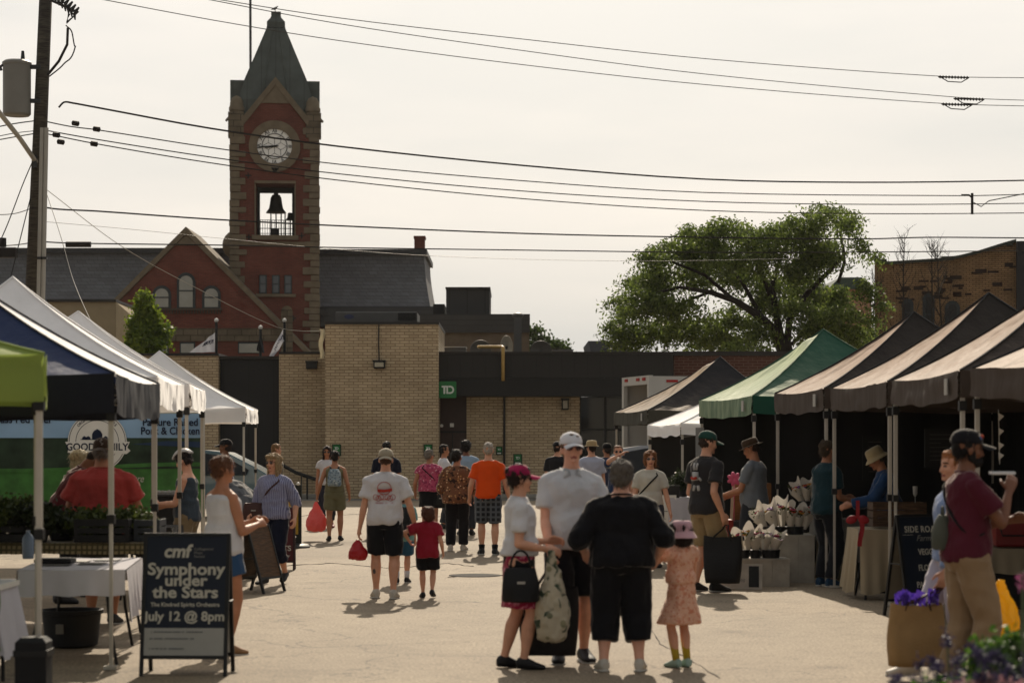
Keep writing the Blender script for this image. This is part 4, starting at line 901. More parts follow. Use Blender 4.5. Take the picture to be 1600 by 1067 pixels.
def bare_tree(px, pt, Y, label, seed):
    r = empty('bare_tree', P(px, 700, Y), label, 'tree', 'bare trees before the old brick wall'); rn = random.Random(seed); b = MB()
    base = V((X_(px, Y), Y, 0)); topz = Z_(pt, Y); pts = [base+V((rn.uniform(-.15, .15)*i/6, 0, topz*i/6)) for i in range(7)]
    b.tube(pts, [.10, .09, .07, .055, .04, .025, .01], 6)
    for j in range(34):
        f = rn.uniform(.35, .98); i = int(f*6); p = pts[i].lerp(pts[min(i+1, 6)], f*6-i); a = rn.choice((-1, 1))*rn.uniform(.25, .6); ln = (1.15-f)*3.2*rn.uniform(.5, 1)
        e = p+V((a*ln, rn.uniform(-.4, .4)*ln, ln)); b.tube([p, p.lerp(e, .5)+V((a*.08, 0, -.04)), e], [.022, .014, .005], 4)
        for q in range(4):
            s_ = p.lerp(e, rn.uniform(.3, .95)); b.tube([s_, s_+V((rn.uniform(-.35, .35), rn.uniform(-.2, .2), rn.uniform(.1, .5)))], [.008, .003], 3)
    b.build('branches', bark, r); return r
bare_tree(1412, 366, 89, 'thin bare tree standing before the left end of the old brick wall', 1)
bare_tree(1454, 374, 89.5, 'thin bare tree in front of the narrow middle window of the old brick building', 2)
bare_tree(1470, 378, 88.5, 'slender bare tree just right of the middle window of the old brick building', 3)
bare_tree(1366, 430, 86, 'bare sapling mingled with the right side of the big leafy tree', 4)
# ---------------------------------------------------------------- people
def Rz(a): return Matrix.Rotation(a, 3, 'Z')
def Rx(a): return Matrix.Rotation(a, 3, 'X')
def Ry(a): return Matrix.Rotation(a, 3, 'Y')
def remesh(mb, voxel, smooth=3, name='m'):
    me = mb.mesh(name, [body_tmp]); o = bpy.data.objects.new('tmp', me); col.objects.link(o)
    r = o.modifiers.new('r', 'REMESH'); r.mode = 'VOXEL'; r.voxel_size = voxel; r.use_smooth_shade = True
    if smooth: s = o.modifiers.new('s', 'SMOOTH'); s.factor = .5; s.iterations = smooth
    bpy.context.view_layer.update()
    dg = bpy.context.evaluated_depsgraph_get(); out_ = bpy.data.meshes.new_from_object(o.evaluated_get(dg))
    bpy.data.objects.remove(o); bpy.data.meshes.remove(me); out_.materials.clear(); out_.name = name
    out_.polygons.foreach_set('use_smooth', [True]*len(out_.polygons)); return out_
body_tmp = mat('tmp_body', '#888888')
def wrinkle(me, amp, sc_, seed=0):
    n = [v.normal.copy() for v in me.vertices]
    for v, q in zip(me.vertices, n):
        p = v.co; d = noise.noise(V((p.x*sc_+seed, p.y*sc_, p.z*sc_*.45)))+.5*noise.noise(V((p.x*sc_*2.3, p.y*sc_*2.3+seed, p.z*sc_*1.6)))
        v.co = p+q*(amp*d)
    me.update()
def crease(me, amp, seed):
    n = [v.normal.copy() for v in me.vertices]
    for v, q in zip(me.vertices, n):
        p = v.co; a = noise.noise(V((p.x*4+p.z*5+seed, p.y*4, p.z*6-p.x*4))); b = noise.noise(V((p.x*7-p.z*6, p.y*7+seed, p.z*5+p.x*5)))
        v.co = p+q*amp*((1-2.4*abs(a))*1.0+(1-2.4*abs(b))*.7)
    me.update()
def put(me, name, m, parent):
    for x in (m if isinstance(m, (list, tuple)) else [m]): me.materials.append(x)
    o = bpy.data.objects.new(name, me); col.objects.link(o); o.parent = parent; return o
def ik(a, t, l1, l2, pole):
    d = t-a; L0 = d.length; mx_ = (l1+l2)*.998
    if L0 > mx_: t = a+d*(mx_/L0); d = t-a; L0 = mx_
    ca = (l1*l1+L0*L0-l2*l2)/(2*l1*L0); ca = max(-1, min(1, ca)); u = d.normalized(); p = (pole-u*pole.dot(u)).normalized()
    return a+u*(l1*ca)+p*(l1*sqrt(max(0, 1-ca*ca))), t
SKIN = {'fair': '#c99478', 'tan': '#a97355', 'brown': '#744b35', 'dark': '#4a2c20', 'pink': '#cf9a82'}
TORSO = [(.465, .060, .050, -.004), (.49, .088, .062, -.004), (.52, .097, .070, -.004), (.56, .094, .068, 0), (.61, .083, .060, .002), (.66, .084, .060, .002), (.71, .094, .065, .003), (.755, .100, .066, .002), (.785, .100, .060, -.004), (.803, .086, .050, -.008), (.820, .062, .040, -.008), (.836, .042, .035, -.006), (.852, .033, .034, -.002), (.88, .031, .033, .004)]
def tor(z):
    for a, b in zip(TORSO, TORSO[1:]):
        if a[0] <= z <= b[0]: t = (z-a[0])/(b[0]-a[0]); return [a[i]+(b[i]-a[i])*t for i in (1, 2, 3)]
    return list((TORSO[0] if z < .5 else TORSO[-1])[1:])
class Person:
    def __init__(s, label, px, py, h, face, skin='fair', lean=0, side=0, twist=0, yaw=0, pitch=0, tilt=0, rh=None, lh=None, re=None, le=None, feet=(0, 0), stance=.058, fat=1, belly=0, sw=1, limb=1, hs=1, near=None, Y=None, curl=.7, bend=0, rlift=0, llift=0, group='people at the market', arms=(1, 1), legs=True):
        Y = Y or YG(py); X = X_(px, Y); s.h = h; s.pos = V((X, Y, 0)); s.fat, s.belly, s.sw, s.limb = fat, belly, sw, limb; s.lean, s.side, s.twist = lean, side, twist
        s.near = (Y < 27) if near is None else near; s.seed = px*.37
        ch = 1+(1.75-min(h, 1.6))*.0  # children
        hs = hs*(1.0 if h > 1.45 else 1.0+(1.45-h)*.75); s.hs = hs
        s.pel = .52*h-bend*h
        s.HH = .134*h*hs
        # head origin at the top of the neck
        nk = s.TR(V((0, .0, .858*h-(hs-1)*.12*h))); base = s.RT(1.0)
        s.HR = base @ Rz(yaw) @ Ry(tilt) @ Rx(-pitch); s.HO = nk+s.RT(1.0) @ V((0, .004*h, 0))
        s.J = {}
        for sg, tgt, el, key in ((1, rh, re, 'r'), (-1, lh, le, 'l')):
            sh = s.TR(V((sg*.103*sw*h*(.62+.38*fat if fat > 1 else 1), -.006*h, .783*h-.03*h*max(0, fat-1))))
            t = V(tgt)*h if tgt is not None else V((sg*(.140*sw+.03*(fat-1)), .02, .462-bend))*h
            pole = V(el) if el is not None else V((sg*.18, -1, -.1))
            e, w_ = ik(sh, t, .172*h, .150*h, pole); s.J[key] = (sh, e, w_)
        for sg, fo, lift, key in ((1, feet[0], rlift, 'R'), (-1, feet[1], llift, 'L')):
            hp = V((sg*.052*h, 0, s.pel-.005*h)); an = V((sg*stance*h, fo*h-.01*h, .045*h+lift*h)); kn, an = ik(hp, an, .238*h, .242*h, V((sg*.12, 1, 0))); s.J[key] = (hp, kn, an, lift)
        s.curl = curl; s.arms = arms
        s.body(label, skin, group, face)
    def RT(s, t): return Rz(s.twist*t) @ Ry(s.side*t) @ Rx(-s.lean*t)
    def TR(s, p):
        h = s.h; t = max(0, min(1, (p.z/h-.50)/.24)); c = V((0, 0, .52*h)); dz = V((0, 0, s.pel-.52*h))
        return s.RT(t) @ (p-c)+c+dz
    def hp(s, x, y, z): return s.HO+s.HR @ (V((x, y, z))*s.HH)
    def ring_at(s, z, ex=0, kx=1, ky=1):
        h = s.h; rx, ry, yo = tor(z); f = s.fat if z < .79 else 1+(s.fat-1)*.5
        if z > .83: f = 1+(s.fat-1)*.3
        b = s.belly*math.exp(-((z-.58)/.085)**2); sw_ = s.sw if z > .68 else 1
        R = s.RT(max(0, min(1, (z-.5)/.24)))
        c = s.TR(V((0, (yo+b*.5)*h, z*h))); return (c, R @ V(((rx*f*sw_+b*.35)*kx*h+ex, 0, 0)), R @ V((0, (ry*f+b*.5)*ky*h+ex, 0)))
    def limb_l(s, mb, a, b, prof, ex=0, off=None):
        d = (b-a).normalized(); u = V((1, 0, 0)); u = (u-d*u.dot(d)).normalized() if abs(d.x) < .95 else V((0, 1, 0)); w_ = d.cross(u)
        mb.loft([(a.lerp(b, t)+(off or V((0, 0, 0)))*(q[2] if len(q) > 2 else 0), u*(r*s.h*s.limb+ex), w_*(r*s.h*s.limb+ex)) for q in prof for t, r in (q[:2],)], 12)
    def hand(s, mb, w_, d, n, L_, curl, side):
        n = (n-d*n.dot(d)).normalized(); t = d.cross(n)*(1 if side > 0 else -1); hw = L_*.23; 
        kn = w_+d*L_*.48
        mb.loft([(w_-d*L_*.08, t*hw*.62, n*L_*.12), (w_+d*L_*.15, t*hw*.85, n*L_*.13), (w_+d*L_*.36, t*hw, n*L_*.12), (kn, t*hw*.98, n*L_*.09)], 10)
        for i, (o, l) in enumerate(((.75, .42), (.26, .48), (-.25, .45), (-.74, .36))):
            p = kn+t*hw*o*.93-d*L_*.03; r = L_*.052; pts = [p]; a = curl*.45+.04*i
            for k_, f in enumerate((.42, .33, .25)):
                p = p+(d*cos(a)+n*sin(a))*(l*L_*f); pts.append(p); a += curl*.75
            mb.tube(pts, [r*1.1, r*1.05, r, r*.8], 7)
        b = w_+d*L_*.14+t*hw*.7; m1 = b+(d*.55+t*.55+n*.35).normalized()*L_*.26; m2 = m1+(d*.8+t*.05+n*(.2+.5*curl)).normalized()*L_*.2
        mb.tube([b-d*L_*.04, m1, m2], [L_*.085, L_*.065, L_*.048], 7)
    def body(s, label, skin, group, face):
        h = s.h; m = MB(); ring = [s.ring_at(z[0]) for z in TORSO]; 
        top = s.hp(0, -.08, .30); ring.append((top, s.HR @ V((.03*h, 0, 0)), s.HR @ V((0, .033*h, 0))))
        m.loft(ring, 20)
        for key, sg in (('r', 1), ('l', -1)):
            sh, e, w_ = s.J[key]; m.ell(sh, (.029*h*s.limb, .029*h*s.limb, .030*h*s.limb), seg=12, rings=8)
            s.limb_l(m, s.TR(V((sg*.036*h, -.004*h, .824*h))), sh, [(0, .020), (.5, .025), (1, .028)])
            s.limb_l(m, sh, e, [(-.03, .026), (.15, .0285), (.4, .0275), (.75, .0235), (1, .0225)]); m.ell(e, (.0225*h*s.limb,)*3, seg=10, rings=7)
            s.limb_l(m, e, w_, [(-.02, .0225), (.22, .0245), (.55, .0205), (.85, .0155), (1, .0145)])
            d = (w_-e).normalized(); nn = V((-sg, .15, 0)) if abs(d.z) > .55 else V((-sg*.8, 0, -.5))
            s.hand(m, w_, d, nn, .108*h*(1 if h > 1.4 else .95), s.curl, sg)
        for key in 'RL':
            a, k_, f, lift = s.J[key]; m.ell(a+V((0, -.012*h, 0)), (.055*h, .06*h, .055*h), seg=12, rings=8)
            s.limb_l(m, a, k_, [(-.05, .056), (.12, .0555), (.35, .050), (.7, .0395), (1, .0325)]); m.ell(k_, (.0325*h*s.limb,)*3, seg=10, rings=7)
            s.limb_l(m, k_, f, [(0, .0325), (.12, .032, .1), (.3, .0355, .6), (.55, .030, .4), (.8, .0215, .1), (1, .020)], off=V((0, -.009*h, 0)))
            m.loft(s.foot_rings(key, 0), 10)
        # head
        R = s.HR; H_ = s.HH
        E = lambda c, r, seg=14, rings=9: m.ell(s.hp(*c), tuple(x*H_ for x in r), R, seg, rings)
        E((0, -.06, .64), (.335, .42, .36), 18, 12); E((0, .06, .42), (.275, .32, .34), 18, 12); E((0, .17, .16), (.15, .17, .13)); E((0, .05, .2), (.23, .24, .18))
        E((0, .30, .60), (.20, .075, .05)); E((.15, .22, .38), (.12, .12, .12)); E((-.15, .22, .38), (.12, .12, .12)); E((0, .31, .20), (.10, .07, .055)); E((0, .30, .09), (.09, .08, .06))
        m.tube([s.hp(0, .33, .56), s.hp(0, .385, .42), s.hp(0, .41, .345), s.hp(0, .33, .315)], [.035*H_, .045*H_, .06*H_, .05*H_], 8)
        for sg in (1, -1): E((sg*.33, -.04, .44), (.04, .09, .13), 10, 7)
        me = remesh(m, (.0075 if s.near else .0105)*(.8 if h < 1.3 else 1), 2, 'person')
        sk = mat('skin_'+skin, SKIN[skin], .55, .10, 14, spec=.35); me.materials.append(sk); me.materials.append(mat('lips', '#8a4a40', .5, 0)); me.materials.append(mat('eye_dark', '#2a1e19', .3, 0)); me.materials.append(mat('brow', '#4a3526', .8, 0))
        Ri = R.inverted()
        for p in me.polygons:
            c = p.center
            if (c-s.HO).length > 1.3*H_: continue
            q = Ri @ (c-s.HO)/H_
            if q.y < .2: continue
            if abs(q.x) < .105 and abs(q.z-.205) < .04: p.material_index = 1
            elif abs(abs(q.x)-.13) < .055 and abs(q.z-.50) < .028: p.material_index = 2
            elif abs(abs(q.x)-.135) < .085 and abs(q.z-.60) < .025: p.material_index = 3
        o = bpy.data.objects.new('person', me); col.objects.link(o); o.location = s.pos; o.rotation_euler = (0, 0, face); s.o = o; s.face = face
        WO[o.name] = s.pos; tag(o, label, 'person', group)
    def foot_rings(s, key, ex):
        h = s.h; a, k_, f, lift = s.J[key]; sg = 1 if key == 'R' else -1; p = -min(1.0, lift*7)
        Rr = Rz(-sg*.18) @ Rx(p); u = Rr @ V((1, 0, 0)); out_ = []
        for y, z, rx, rz in ((-.036, -.020, .014, .018), (-.028, -.014, .020, .026), (0, -.008, .022, .034), (.03, -.018, .024, .026), (.065, -.027, .027, .017), (.09, -.031, .025, .012), (.107, -.034, .014, .008)):
            out_.append((f+Rr @ V((0, y*h*(1+ex*4/h), z*h)), u*(rx*h+ex), Rr @ V((0, 0, rz*h+ex*.7))))
        return [(c, a_, b_) for c, a_, b_ in out_]
    # ---- clothing
    def vox(s): return .0105 if s.near else .014
    def top(s, m, sleeve='short', hem=.50, ease=.012, name='shirt', neck=.832, drape=.9, wr=.009, slack=1.0, flare=0, cuff=1.0, rib=True):
        h = s.h; b = MB(); zs = [hem+(neck-hem)*i/13 for i in range(14)]; chest = s.ring_at(.735, ease); L_ = []
        for z in zs:
            c, u, v = s.ring_at(z, ease if z < .8 else ease*.7)
            if z < .735 and drape: 
                k = (chest[1].length*drape)/u.length; k2 = (chest[2].length*drape)/v.length; u = u*max(1, k); v = v*max(1, k2)
            if z < .64:
                c3, u3, v3 = s.ring_at(min(z, .52) if z < .52 else z, ease+.012); u = u*max(1, (u3.length)/u.length); v = v*max(1, (v3.length+.006*h)/v.length)
            if flare: f = 1+flare*max(0, (.66-z)/.2); u, v = u*f, v*f
            L_.append((c, u, v))
        b.loft(L_, 24)
        t1, arm = {'none': (.05, 0), 'cap': (.35, 0), 'short': (.66, 0), 'elbow': (1, .12), 'three': (1, .45), 'long': (1, .93)}[sleeve]
        if sleeve != 'none':
            for key in 'rl':
                sh, e, w_ = s.J[key]; x = ease+.003; s.limb_l(b, s.TR(V(((1 if key == 'r' else -1)*.040*h, -.004*h, .818*h))), sh, [(0, .020), (.5, .026), (1, .029)], ease*.6); b.ell(sh, (.030*h*s.limb+x*.6, .031*h+x*.6, .030*h+x*.4), seg=14, rings=8)
                s.limb_l(b, sh, sh.lerp(e, t1), [(-.03, .026), (.3, .029), (1, (.032 if t1 < 1 else .027)*cuff)], x)
                if arm: b.ell(e, (.028*h*s.limb+x,)*3, seg=10, rings=7); s.limb_l(b, e, e.lerp(w_, arm), [(0, .027), (.3, .028), (1, .022*cuff+.003)], x)
        me = remesh(b, s.vox(), 3, name); wrinkle(me, wr, 9/h*1.6, s.seed); wrinkle(me, wr*.4, 22/h*1.6, s.seed+2); crease(me, .0075 if s.near else .005, s.seed); o = put(me, name, m, s.o)
        if rib and s.near and neck > .82:
            c, u, v = s.ring_at(.836, .004); b = MB(); b.tube([c+u*cos(2*pi*i/20)+v*sin(2*pi*i/20)+V((0, 0, .006*sin(2*pi*i/20)*-1)) for i in range(21)], .008, 6); put(b.mesh('neckband', m if not isinstance(m, list) else m[0], smooth=True), 'neckband', [], o)
        return o
    def legs(s, m, length=1.0, ease=.010, name='trousers', top=.555, flare=1.0, wr=.010):
        """length 0..1 thigh, 1..2 shin"""
        h = s.h; b = MB(); zs = [.465, .49, .52, top]
        b.loft([s.ring_at(z, ease) for z in zs], 20)
        for key in 'RL':
            a, k_, f, _ = s.J[key]; b.ell(a+V((0, -.01*h, -.002*h)), (.054*h*s.limb+ease, .058*h+ease, .056*h), seg=14, rings=8); t = min(1, length)
            e = a.lerp(k_, t); p = [(-.04, .058), (.15, .058), (.5, .052*(1+(flare-1)*.5)), (1, (.060-.018*t)*flare)]; s.limb_l(b, a, e, p, ease)
            if length > 1:
                t = length-1; b.ell(k_, (.040*h*s.limb*flare+ease,)*3, seg=10, rings=7); s.limb_l(b, k_, k_.lerp(f, t), [(0, .042*flare), (.4, .040*flare), (1, .034*flare)], ease, None)
        me = remesh(b, s.vox(), 3, name); wrinkle(me, wr, 8/h*1.6, s.seed+5); crease(me, .006, s.seed+4); return put(me, name, m, s.o)
    def skirt(s, m, z0, z1, flare=1.25, name='skirt', ease=.012, wr=.012):
        h = s.h; b = MB(); L_ = []; kn = (s.J['R'][1]+s.J['L'][1])/2
        for i in range(10):
            t = i/9; z = z1+(z0-z1)*t
            if z > .5: c, u, v = s.ring_at(z, ease)
            else:
                c0, u0, v0 = s.ring_at(.5, ease); q = (.5-z)/(.5-z0+1e-6); c = V((0, c0.y+(kn.y-c0.y)*q*.6, z*h+s.pel-.52*h)); f = 1+(flare-1)*q; u, v = V((u0.length*f, 0, 0)), V((0, v0.length*f*1.08, 0))
            L_.append((c, u, v))
        b.loft(L_[::-1], 28); me = remesh(b, s.vox(), 2, name); wrinkle(me, wr, 10/h*1.6, s.seed+9); return put(me, name, m, s.o)
    def shoes(s, m, name='shoe', sole=None, ex=.007):
        for key in 'RL':
            b = MB(); b.loft(s.foot_rings(key, ex), 12); me = remesh(b, .008, 2, name); sh = put(me, name, m, s.o)
            if sole:
                b = MB(); rr = s.foot_rings(key, ex+.001); b.loft([(c-v.normalized()*(v.length*.86), u*1.03, v.normalized()*.010) for c, u, v in rr], 10); put(b.mesh('sole', sole, smooth=True), 'sole', [], sh).data
    def socks(s, m, frac=.35):
        for key in 'RL':
            a, k_, f, _ = s.J[key]; b = MB(); s.limb_l(b, f.lerp(k_, frac), f, [(0, .0285), (.5, .024), (1, .0215)], .004); put(b.mesh('sock', m, smooth=True), 'sock', [], s.o)
    def hair(s, c, style='short', c2=None):
        b = MB(); R = s.HR; H_ = s.HH
        E = lambda cc, r, seg=16, rings=10: b.ell(s.hp(*cc), tuple(x*H_ for x in r), R, seg, rings)
        if style in ('short', 'crop'):
            g_ = .0 if style == 'short' else -.018
            E((0, -.10, .70), (.355+g_, .42+g_, .345+g_)); E((0, -.22, .45), (.31+g_, .27+g_, .26)); E((0, .12, .88), (.24, .2, .11+g_))
            for sg in (1, -1): E((sg*.29, -.02, .62), (.065, .14, .16))
        elif style == 'full':
            E((0, -.08, .72), (.40, .46, .37)); E((0, -.2, .42), (.36, .30, .32)); E((0, .14, .92), (.28, .22, .13))
            for sg in (1, -1): E((sg*.31, -.04, .55), (.10, .2, .26))
        elif style == 'bob':
            E((0, -.09, .71), (.41, .46, .38)); E((0, -.22, .30), (.38, .27, .38))
            for sg in (1, -1): E((sg*.33, -.02, .42), (.10, .22, .40)); E((sg*.2, .18, .84), (.18, .2, .14))
        elif style == 'long':
            E((0, -.09, .71), (.39, .45, .37)); E((0, -.24, .25), (.36, .22, .5)); E((0, -.26, -.1), (.33, .15, .35))
            for sg in (1, -1): E((sg*.33, .02, .35), (.09, .17, .48)); E((sg*.34, .04, -.05), (.09, .12, .3)); E((sg*.17, .2, .86), (.16, .18, .12))
        elif style == 'bun':
            E((0, -.10, .70), (.36, .43, .35)); E((0, -.24, .45), (.30, .24, .26)); E((0, -.40, .80), (.17, .16, .16)); E((0, .12, .88), (.25, .2, .10))
            for sg in (1, -1): E((sg*.29, 0, .58), (.06, .15, .18))
        elif style == 'curly':
            rn = random.Random(s.seed); E((0, -.08, .70), (.38, .44, .38)); E((0, -.22, .42), (.34, .26, .30))
            for i in range(46):
                a = rn.uniform(0, 2*pi); z = rn.uniform(.35, 1.0); r = .38*sqrt(max(0, 1-((z-.62)/.48)**2)); y = r*sin(a)*1.15-.08
                if y > .18 and z < .8: continue
                E((r*cos(a), y, z), (.085, .085, .075), 7, 5)
        me = remesh(b, .009 if s.near else .012, 1, 'hair'); wrinkle(me, .010*H_/.23, 60, s.seed); wrinkle(me, .012, 22, s.seed+3)
        rn = random.Random(s.seed); base = [(v.co.copy(), v.normal.copy()) for v in me.vertices]; vs = []; fs = []; R3 = s.HR @ V((0, 0, 1))
        if style != 'crop':
            for _ in range(520 if s.near else 220):
                p, q = base[rn.randrange(len(base))]
                if style == 'short' and (s.HR.inverted() @ (p-s.HO)).z/H_ > .58: continue
                tg = (V((0, 0, -1))-q*q.dot(V((0, 0, -1)))); tg = (tg.normalized() if tg.length > .2 else V((rn.gauss(0, 1), rn.gauss(0, 1), 0)).normalized()); tg = (tg+V((rn.gauss(0, .35), rn.gauss(0, .35), rn.gauss(0, .2)))).normalized(); ln = H_*rn.uniform(.12, .30); sd_ = q.cross(tg).normalized()*H_*.009
                o0 = len(base)+len(vs); m1 = p+tg*ln*.5+q*H_*.035; m2 = p+tg*ln+q*H_*rn.uniform(.0, .06); vs += [p-sd_, p+sd_, m1+sd_, m1-sd_, m2]; fs += [(o0, o0+1, o0+2, o0+3), (o0+3, o0+2, o0+4)]
            allv = [p for p, q in base]+vs; allf = [tuple(p.vertices) for p in me.polygons]+fs; me = bpy.data.meshes.new('hair'); me.from_pydata([tuple(v) for v in allv], [], allf); me.polygons.foreach_set('use_smooth', [True]*len(me.polygons)); me.update()
        return put(me, 'hair', mat('hair_'+c, c, .6, .35, 40, .8, 120, spec=.4, trans=.25), s.o)
    def cap(s, c, back=False, brimc=None, name='cap', m=None):
        m = m or cloth(c); R = s.HR @ (Rz(pi) if back else Rz(0)); H_ = s.HH; b = MB(); ctr = s.HO+s.HR @ (V((0, -.08, .64))*H_)
        b.loft([(ctr+R @ V((0, 0, z*H_)), R @ V((rx*H_, 0, 0)), R @ V((0, ry*H_, 0))) for z, rx, ry in ((.0, .365, .455), (.06, .372, .462), (.16, .362, .45), (.27, .32, .40), (.36, .23, .29), (.41, .11, .14), (.425, .02, .02))], 24)
        cp_ = put(b.mesh(name, m, smooth=True), name, [], s.o)
        b = MB(); vs = []
        yb = .40
        def fn(u, v):
            a = pi*(u*.86+.07); r = .36; x = -cos(a)*.33; y = sin(a)*.12+yb-.06; q = v; return ctr+R @ (V((x*(1-.06*q), y+q*.40*sin(a)**.5, .03-.10*(x/.33)**2-.10*q))*H_)
        b.grid(fn, 12, 5); b.grid(lambda u, v: fn(u, v)+R @ V((0, 0, -.02*H_)), 12, 5, True); put(b.mesh('brim', brimc or m, smooth=True), 'brim', [], cp_)
        b = MB(); b.ell(ctr+R @ V((0, 0, .43*H_)), (.02*H_,)*3, None, 8, 5); put(b.mesh('button', m), 'button', [], cp_)
        return cp_
    def hat(s, c, brim=.30, crown=.34, droop=.10, m=None, name='hat', taper=.85):
        m = m or cloth(c); R = s.HR; H_ = s.HH; b = MB(); ctr = s.HO+R @ (V((0, -.08, .64))*H_)
        pr_ = [(.38+brim, -droop), (.38+brim*.5, -droop*.35), (.40, .02), (.40, .12), (.40*taper+.03, crown+.02), (.40*taper-.05, crown+.09), (.05, crown+.11)]
        pr_ = [(.36, .0), (.37+brim*.5, -droop*.35-.015), (.37+brim, -droop-.015)]+pr_
        b.loft([(ctr+R @ V((0, 0, z*H_)), R @ V((r*H_, 0, 0)), R @ V((0, (r+.07)*H_, 0))) for r, z in pr_], 28); me = b.mesh(name, m, smooth=radians(60)); wrinkle(me, .004, 20, s.seed); return put(me, name, [], s.o)
    def glasses(s, c='#141214'):
        b = MB(); R = s.HR; H_ = s.HH
        for sg in (1, -1):
            b.ell(s.hp(sg*.145, .355, .50), (.115*H_, .03*H_, .075*H_), R, 12, 8); b.tube([s.hp(sg*.24, .33, .54), s.hp(sg*.32, .1, .54), s.hp(sg*.345, -.08, .52)], .012*H_, 5)
        b.tube([s.hp(-.04, .38, .53), s.hp(.04, .38, .53)], .012*H_, 5); me = b.mesh('sunglasses', mat('lens_'+c, c, .12, 0, spec=.7), smooth=True); put(me, 'sunglasses', [], s.o)
    def band(s, z0, ex, m, name, z1=None, x0=-1, w_=.012, side=1):
        """a strap round the torso from one shoulder to the other hip (cross-body)"""
        b = MB(); h = s.h; N_ = 40; outp = []
        for i in range(N_+1):
            a = 2*pi*i/N_; f = (cos(a)+1)/2; z = z0+(z1-z0)*f; c, u, v = s.ring_at(z, ex); p = c+u*(cos(a)*side)*(.8 if f > .85 else 1)+v*sin(a); outp.append(p)
        b.tube(outp, w_, 6); put(b.mesh(name, m, smooth=True), name, [], s.o)
    def w(s, p): return s.pos+Rz(s.face) @ V(p)                    # local to world
    def wr(s, key): 
        sh, e, w_ = s.J[key]; d = (w_-e).normalized(); return s.w(w_+d*.075*s.h)   # grip point
A_ = pi  # facing the camera; 0 faces away, -pi/2 faces right, pi/2 faces left
white_c = cloth('#c6c4c6'); black_c = cloth('#131317'); red_c = cloth('#9a2030')
sole_w = mat('sole_white', '#b9b5ac', .6, .05); shoe_b = mat('shoe_black', '#17171a', .6, .1, 20); shoe_w = mat('shoe_white', '#b5aea2', .6, .08, 20); leather = mat('brown_leather', '#3d211a', .5, .15, 20)

# --- front group
p = Person('woman in a bright pink cap, white t-shirt and pink floral skirt with a black handbag', 812, 1044, 1.58, -pi/2+.15, skin='fair', fat=1.02, sw=.92, yaw=.15, pitch=-.02, rh=(.10, .12, .585), lh=(-.05, .15, .62), re=(.3, -1, -.6), le=(-.3, -1, -.6), feet=(.02, -.06), near=True)
p.legs(black_c, .3, .004, 'underskirt'); p.skirt(cloth('#8e1f3e', 'floral', ('#c24468', '#5a1230', '#c8788a'), 1.4), .30, .60, 1.32); p.top(white_c, 'short', .555, .010, drape=.86); p.hair('#2c1a15', 'bun'); p.cap('#a81f54'); p.glasses(); p.shoes(shoe_b, 'sandal', ex=.003)
pk = p
p = Person('tall man in a white cap, sunglasses and pale grey short sleeved shirt facing the camera', 893, 1034, 1.83, A_+.12, skin='pink', fat=1.1, belly=.01, yaw=.10, pitch=-.06, rh=(.115, .13, .50), lh=(-.15, .10, .49), feet=(.03, -.02), near=True)
p.legs(black_c, .95, .014, 'shorts', flare=1.15); p.top(cloth('#babcbf'), 'short', .495, .016, drape=.95, cuff=1.12); p.cap('#c9c9cd'); p.glasses('#3a1216'); p.shoes(shoe_b, sole=sole_w); p.hair('#6d5038', 'crop')
b = MB()
for sg in (1, -1):
    c = [p.TR(V((sg*.012, .058, .815))*p.h), p.TR(V((sg*.055, .050, .79))*p.h), p.TR(V((sg*.052, .0, .845))*p.h), p.TR(V((sg*.02, .045, .84))*p.h)]
    b.add(c+[q+V((0, -.012, -.004)) for q in c], [(0, 1, 2, 3), (7, 6, 5, 4), (0, 4, 5, 1), (1, 5, 6, 2), (2, 6, 7, 3), (3, 7, 4, 0)])
put(b.mesh('collar', cloth('#babcbf'), smooth=True), 'collar', [], p.o)
tall = p
p = Person('broad grey haired woman in loose black blouse and cropped black trousers', 971, 1048, 1.61, .02, skin='pink', fat=1.27, belly=.01, sw=1.06, limb=1.15, rh=(.175, .06, .53), lh=(-.17, .10, .555), re=(.55, -.8, -.3), le=(-.55, -.8, -.3), stance=.085, yaw=-.1, near=True)
p.legs(black_c, 1.58, .022, flare=1.22); p.top(black_c, 'elbow', .50, .021, 'blouse', drape=1.0, flare=.12, wr=.014, cuff=1.15); p.hair('#6f675e', 'full'); p.shoes(shoe_w, sole=sole_w); blk = p
p = Person('little girl in a pale pink bucket hat, peach dotted dress and yellow socks', 1064, 1042, 1.13, .55, skin='fair', rh=(.10, .18, .70), lh=(-.20, .20, .72), near=True, yaw=.2, stance=.045)
p.skirt(cloth('#d8a88e', 'floral', ('#b8685a', '#e0bca8', '#c98468'), 2.2), .30, .66, 1.65, 'dress_skirt'); p.top(cloth('#d8a88e', 'floral', ('#b8685a', '#e0bca8', '#c98468'), 2.2), 'cap', .58, .010, 'dress_bodice'); p.hair('#241813', 'bob'); p.hat('#c09aa2', .20, .34, .26); p.socks(mat('sock_yellow', '#a88f2a', .9, .1), .62); p.shoes(mat('shoe_mint', '#8fa79b', .6, .1, 20)); girl = p
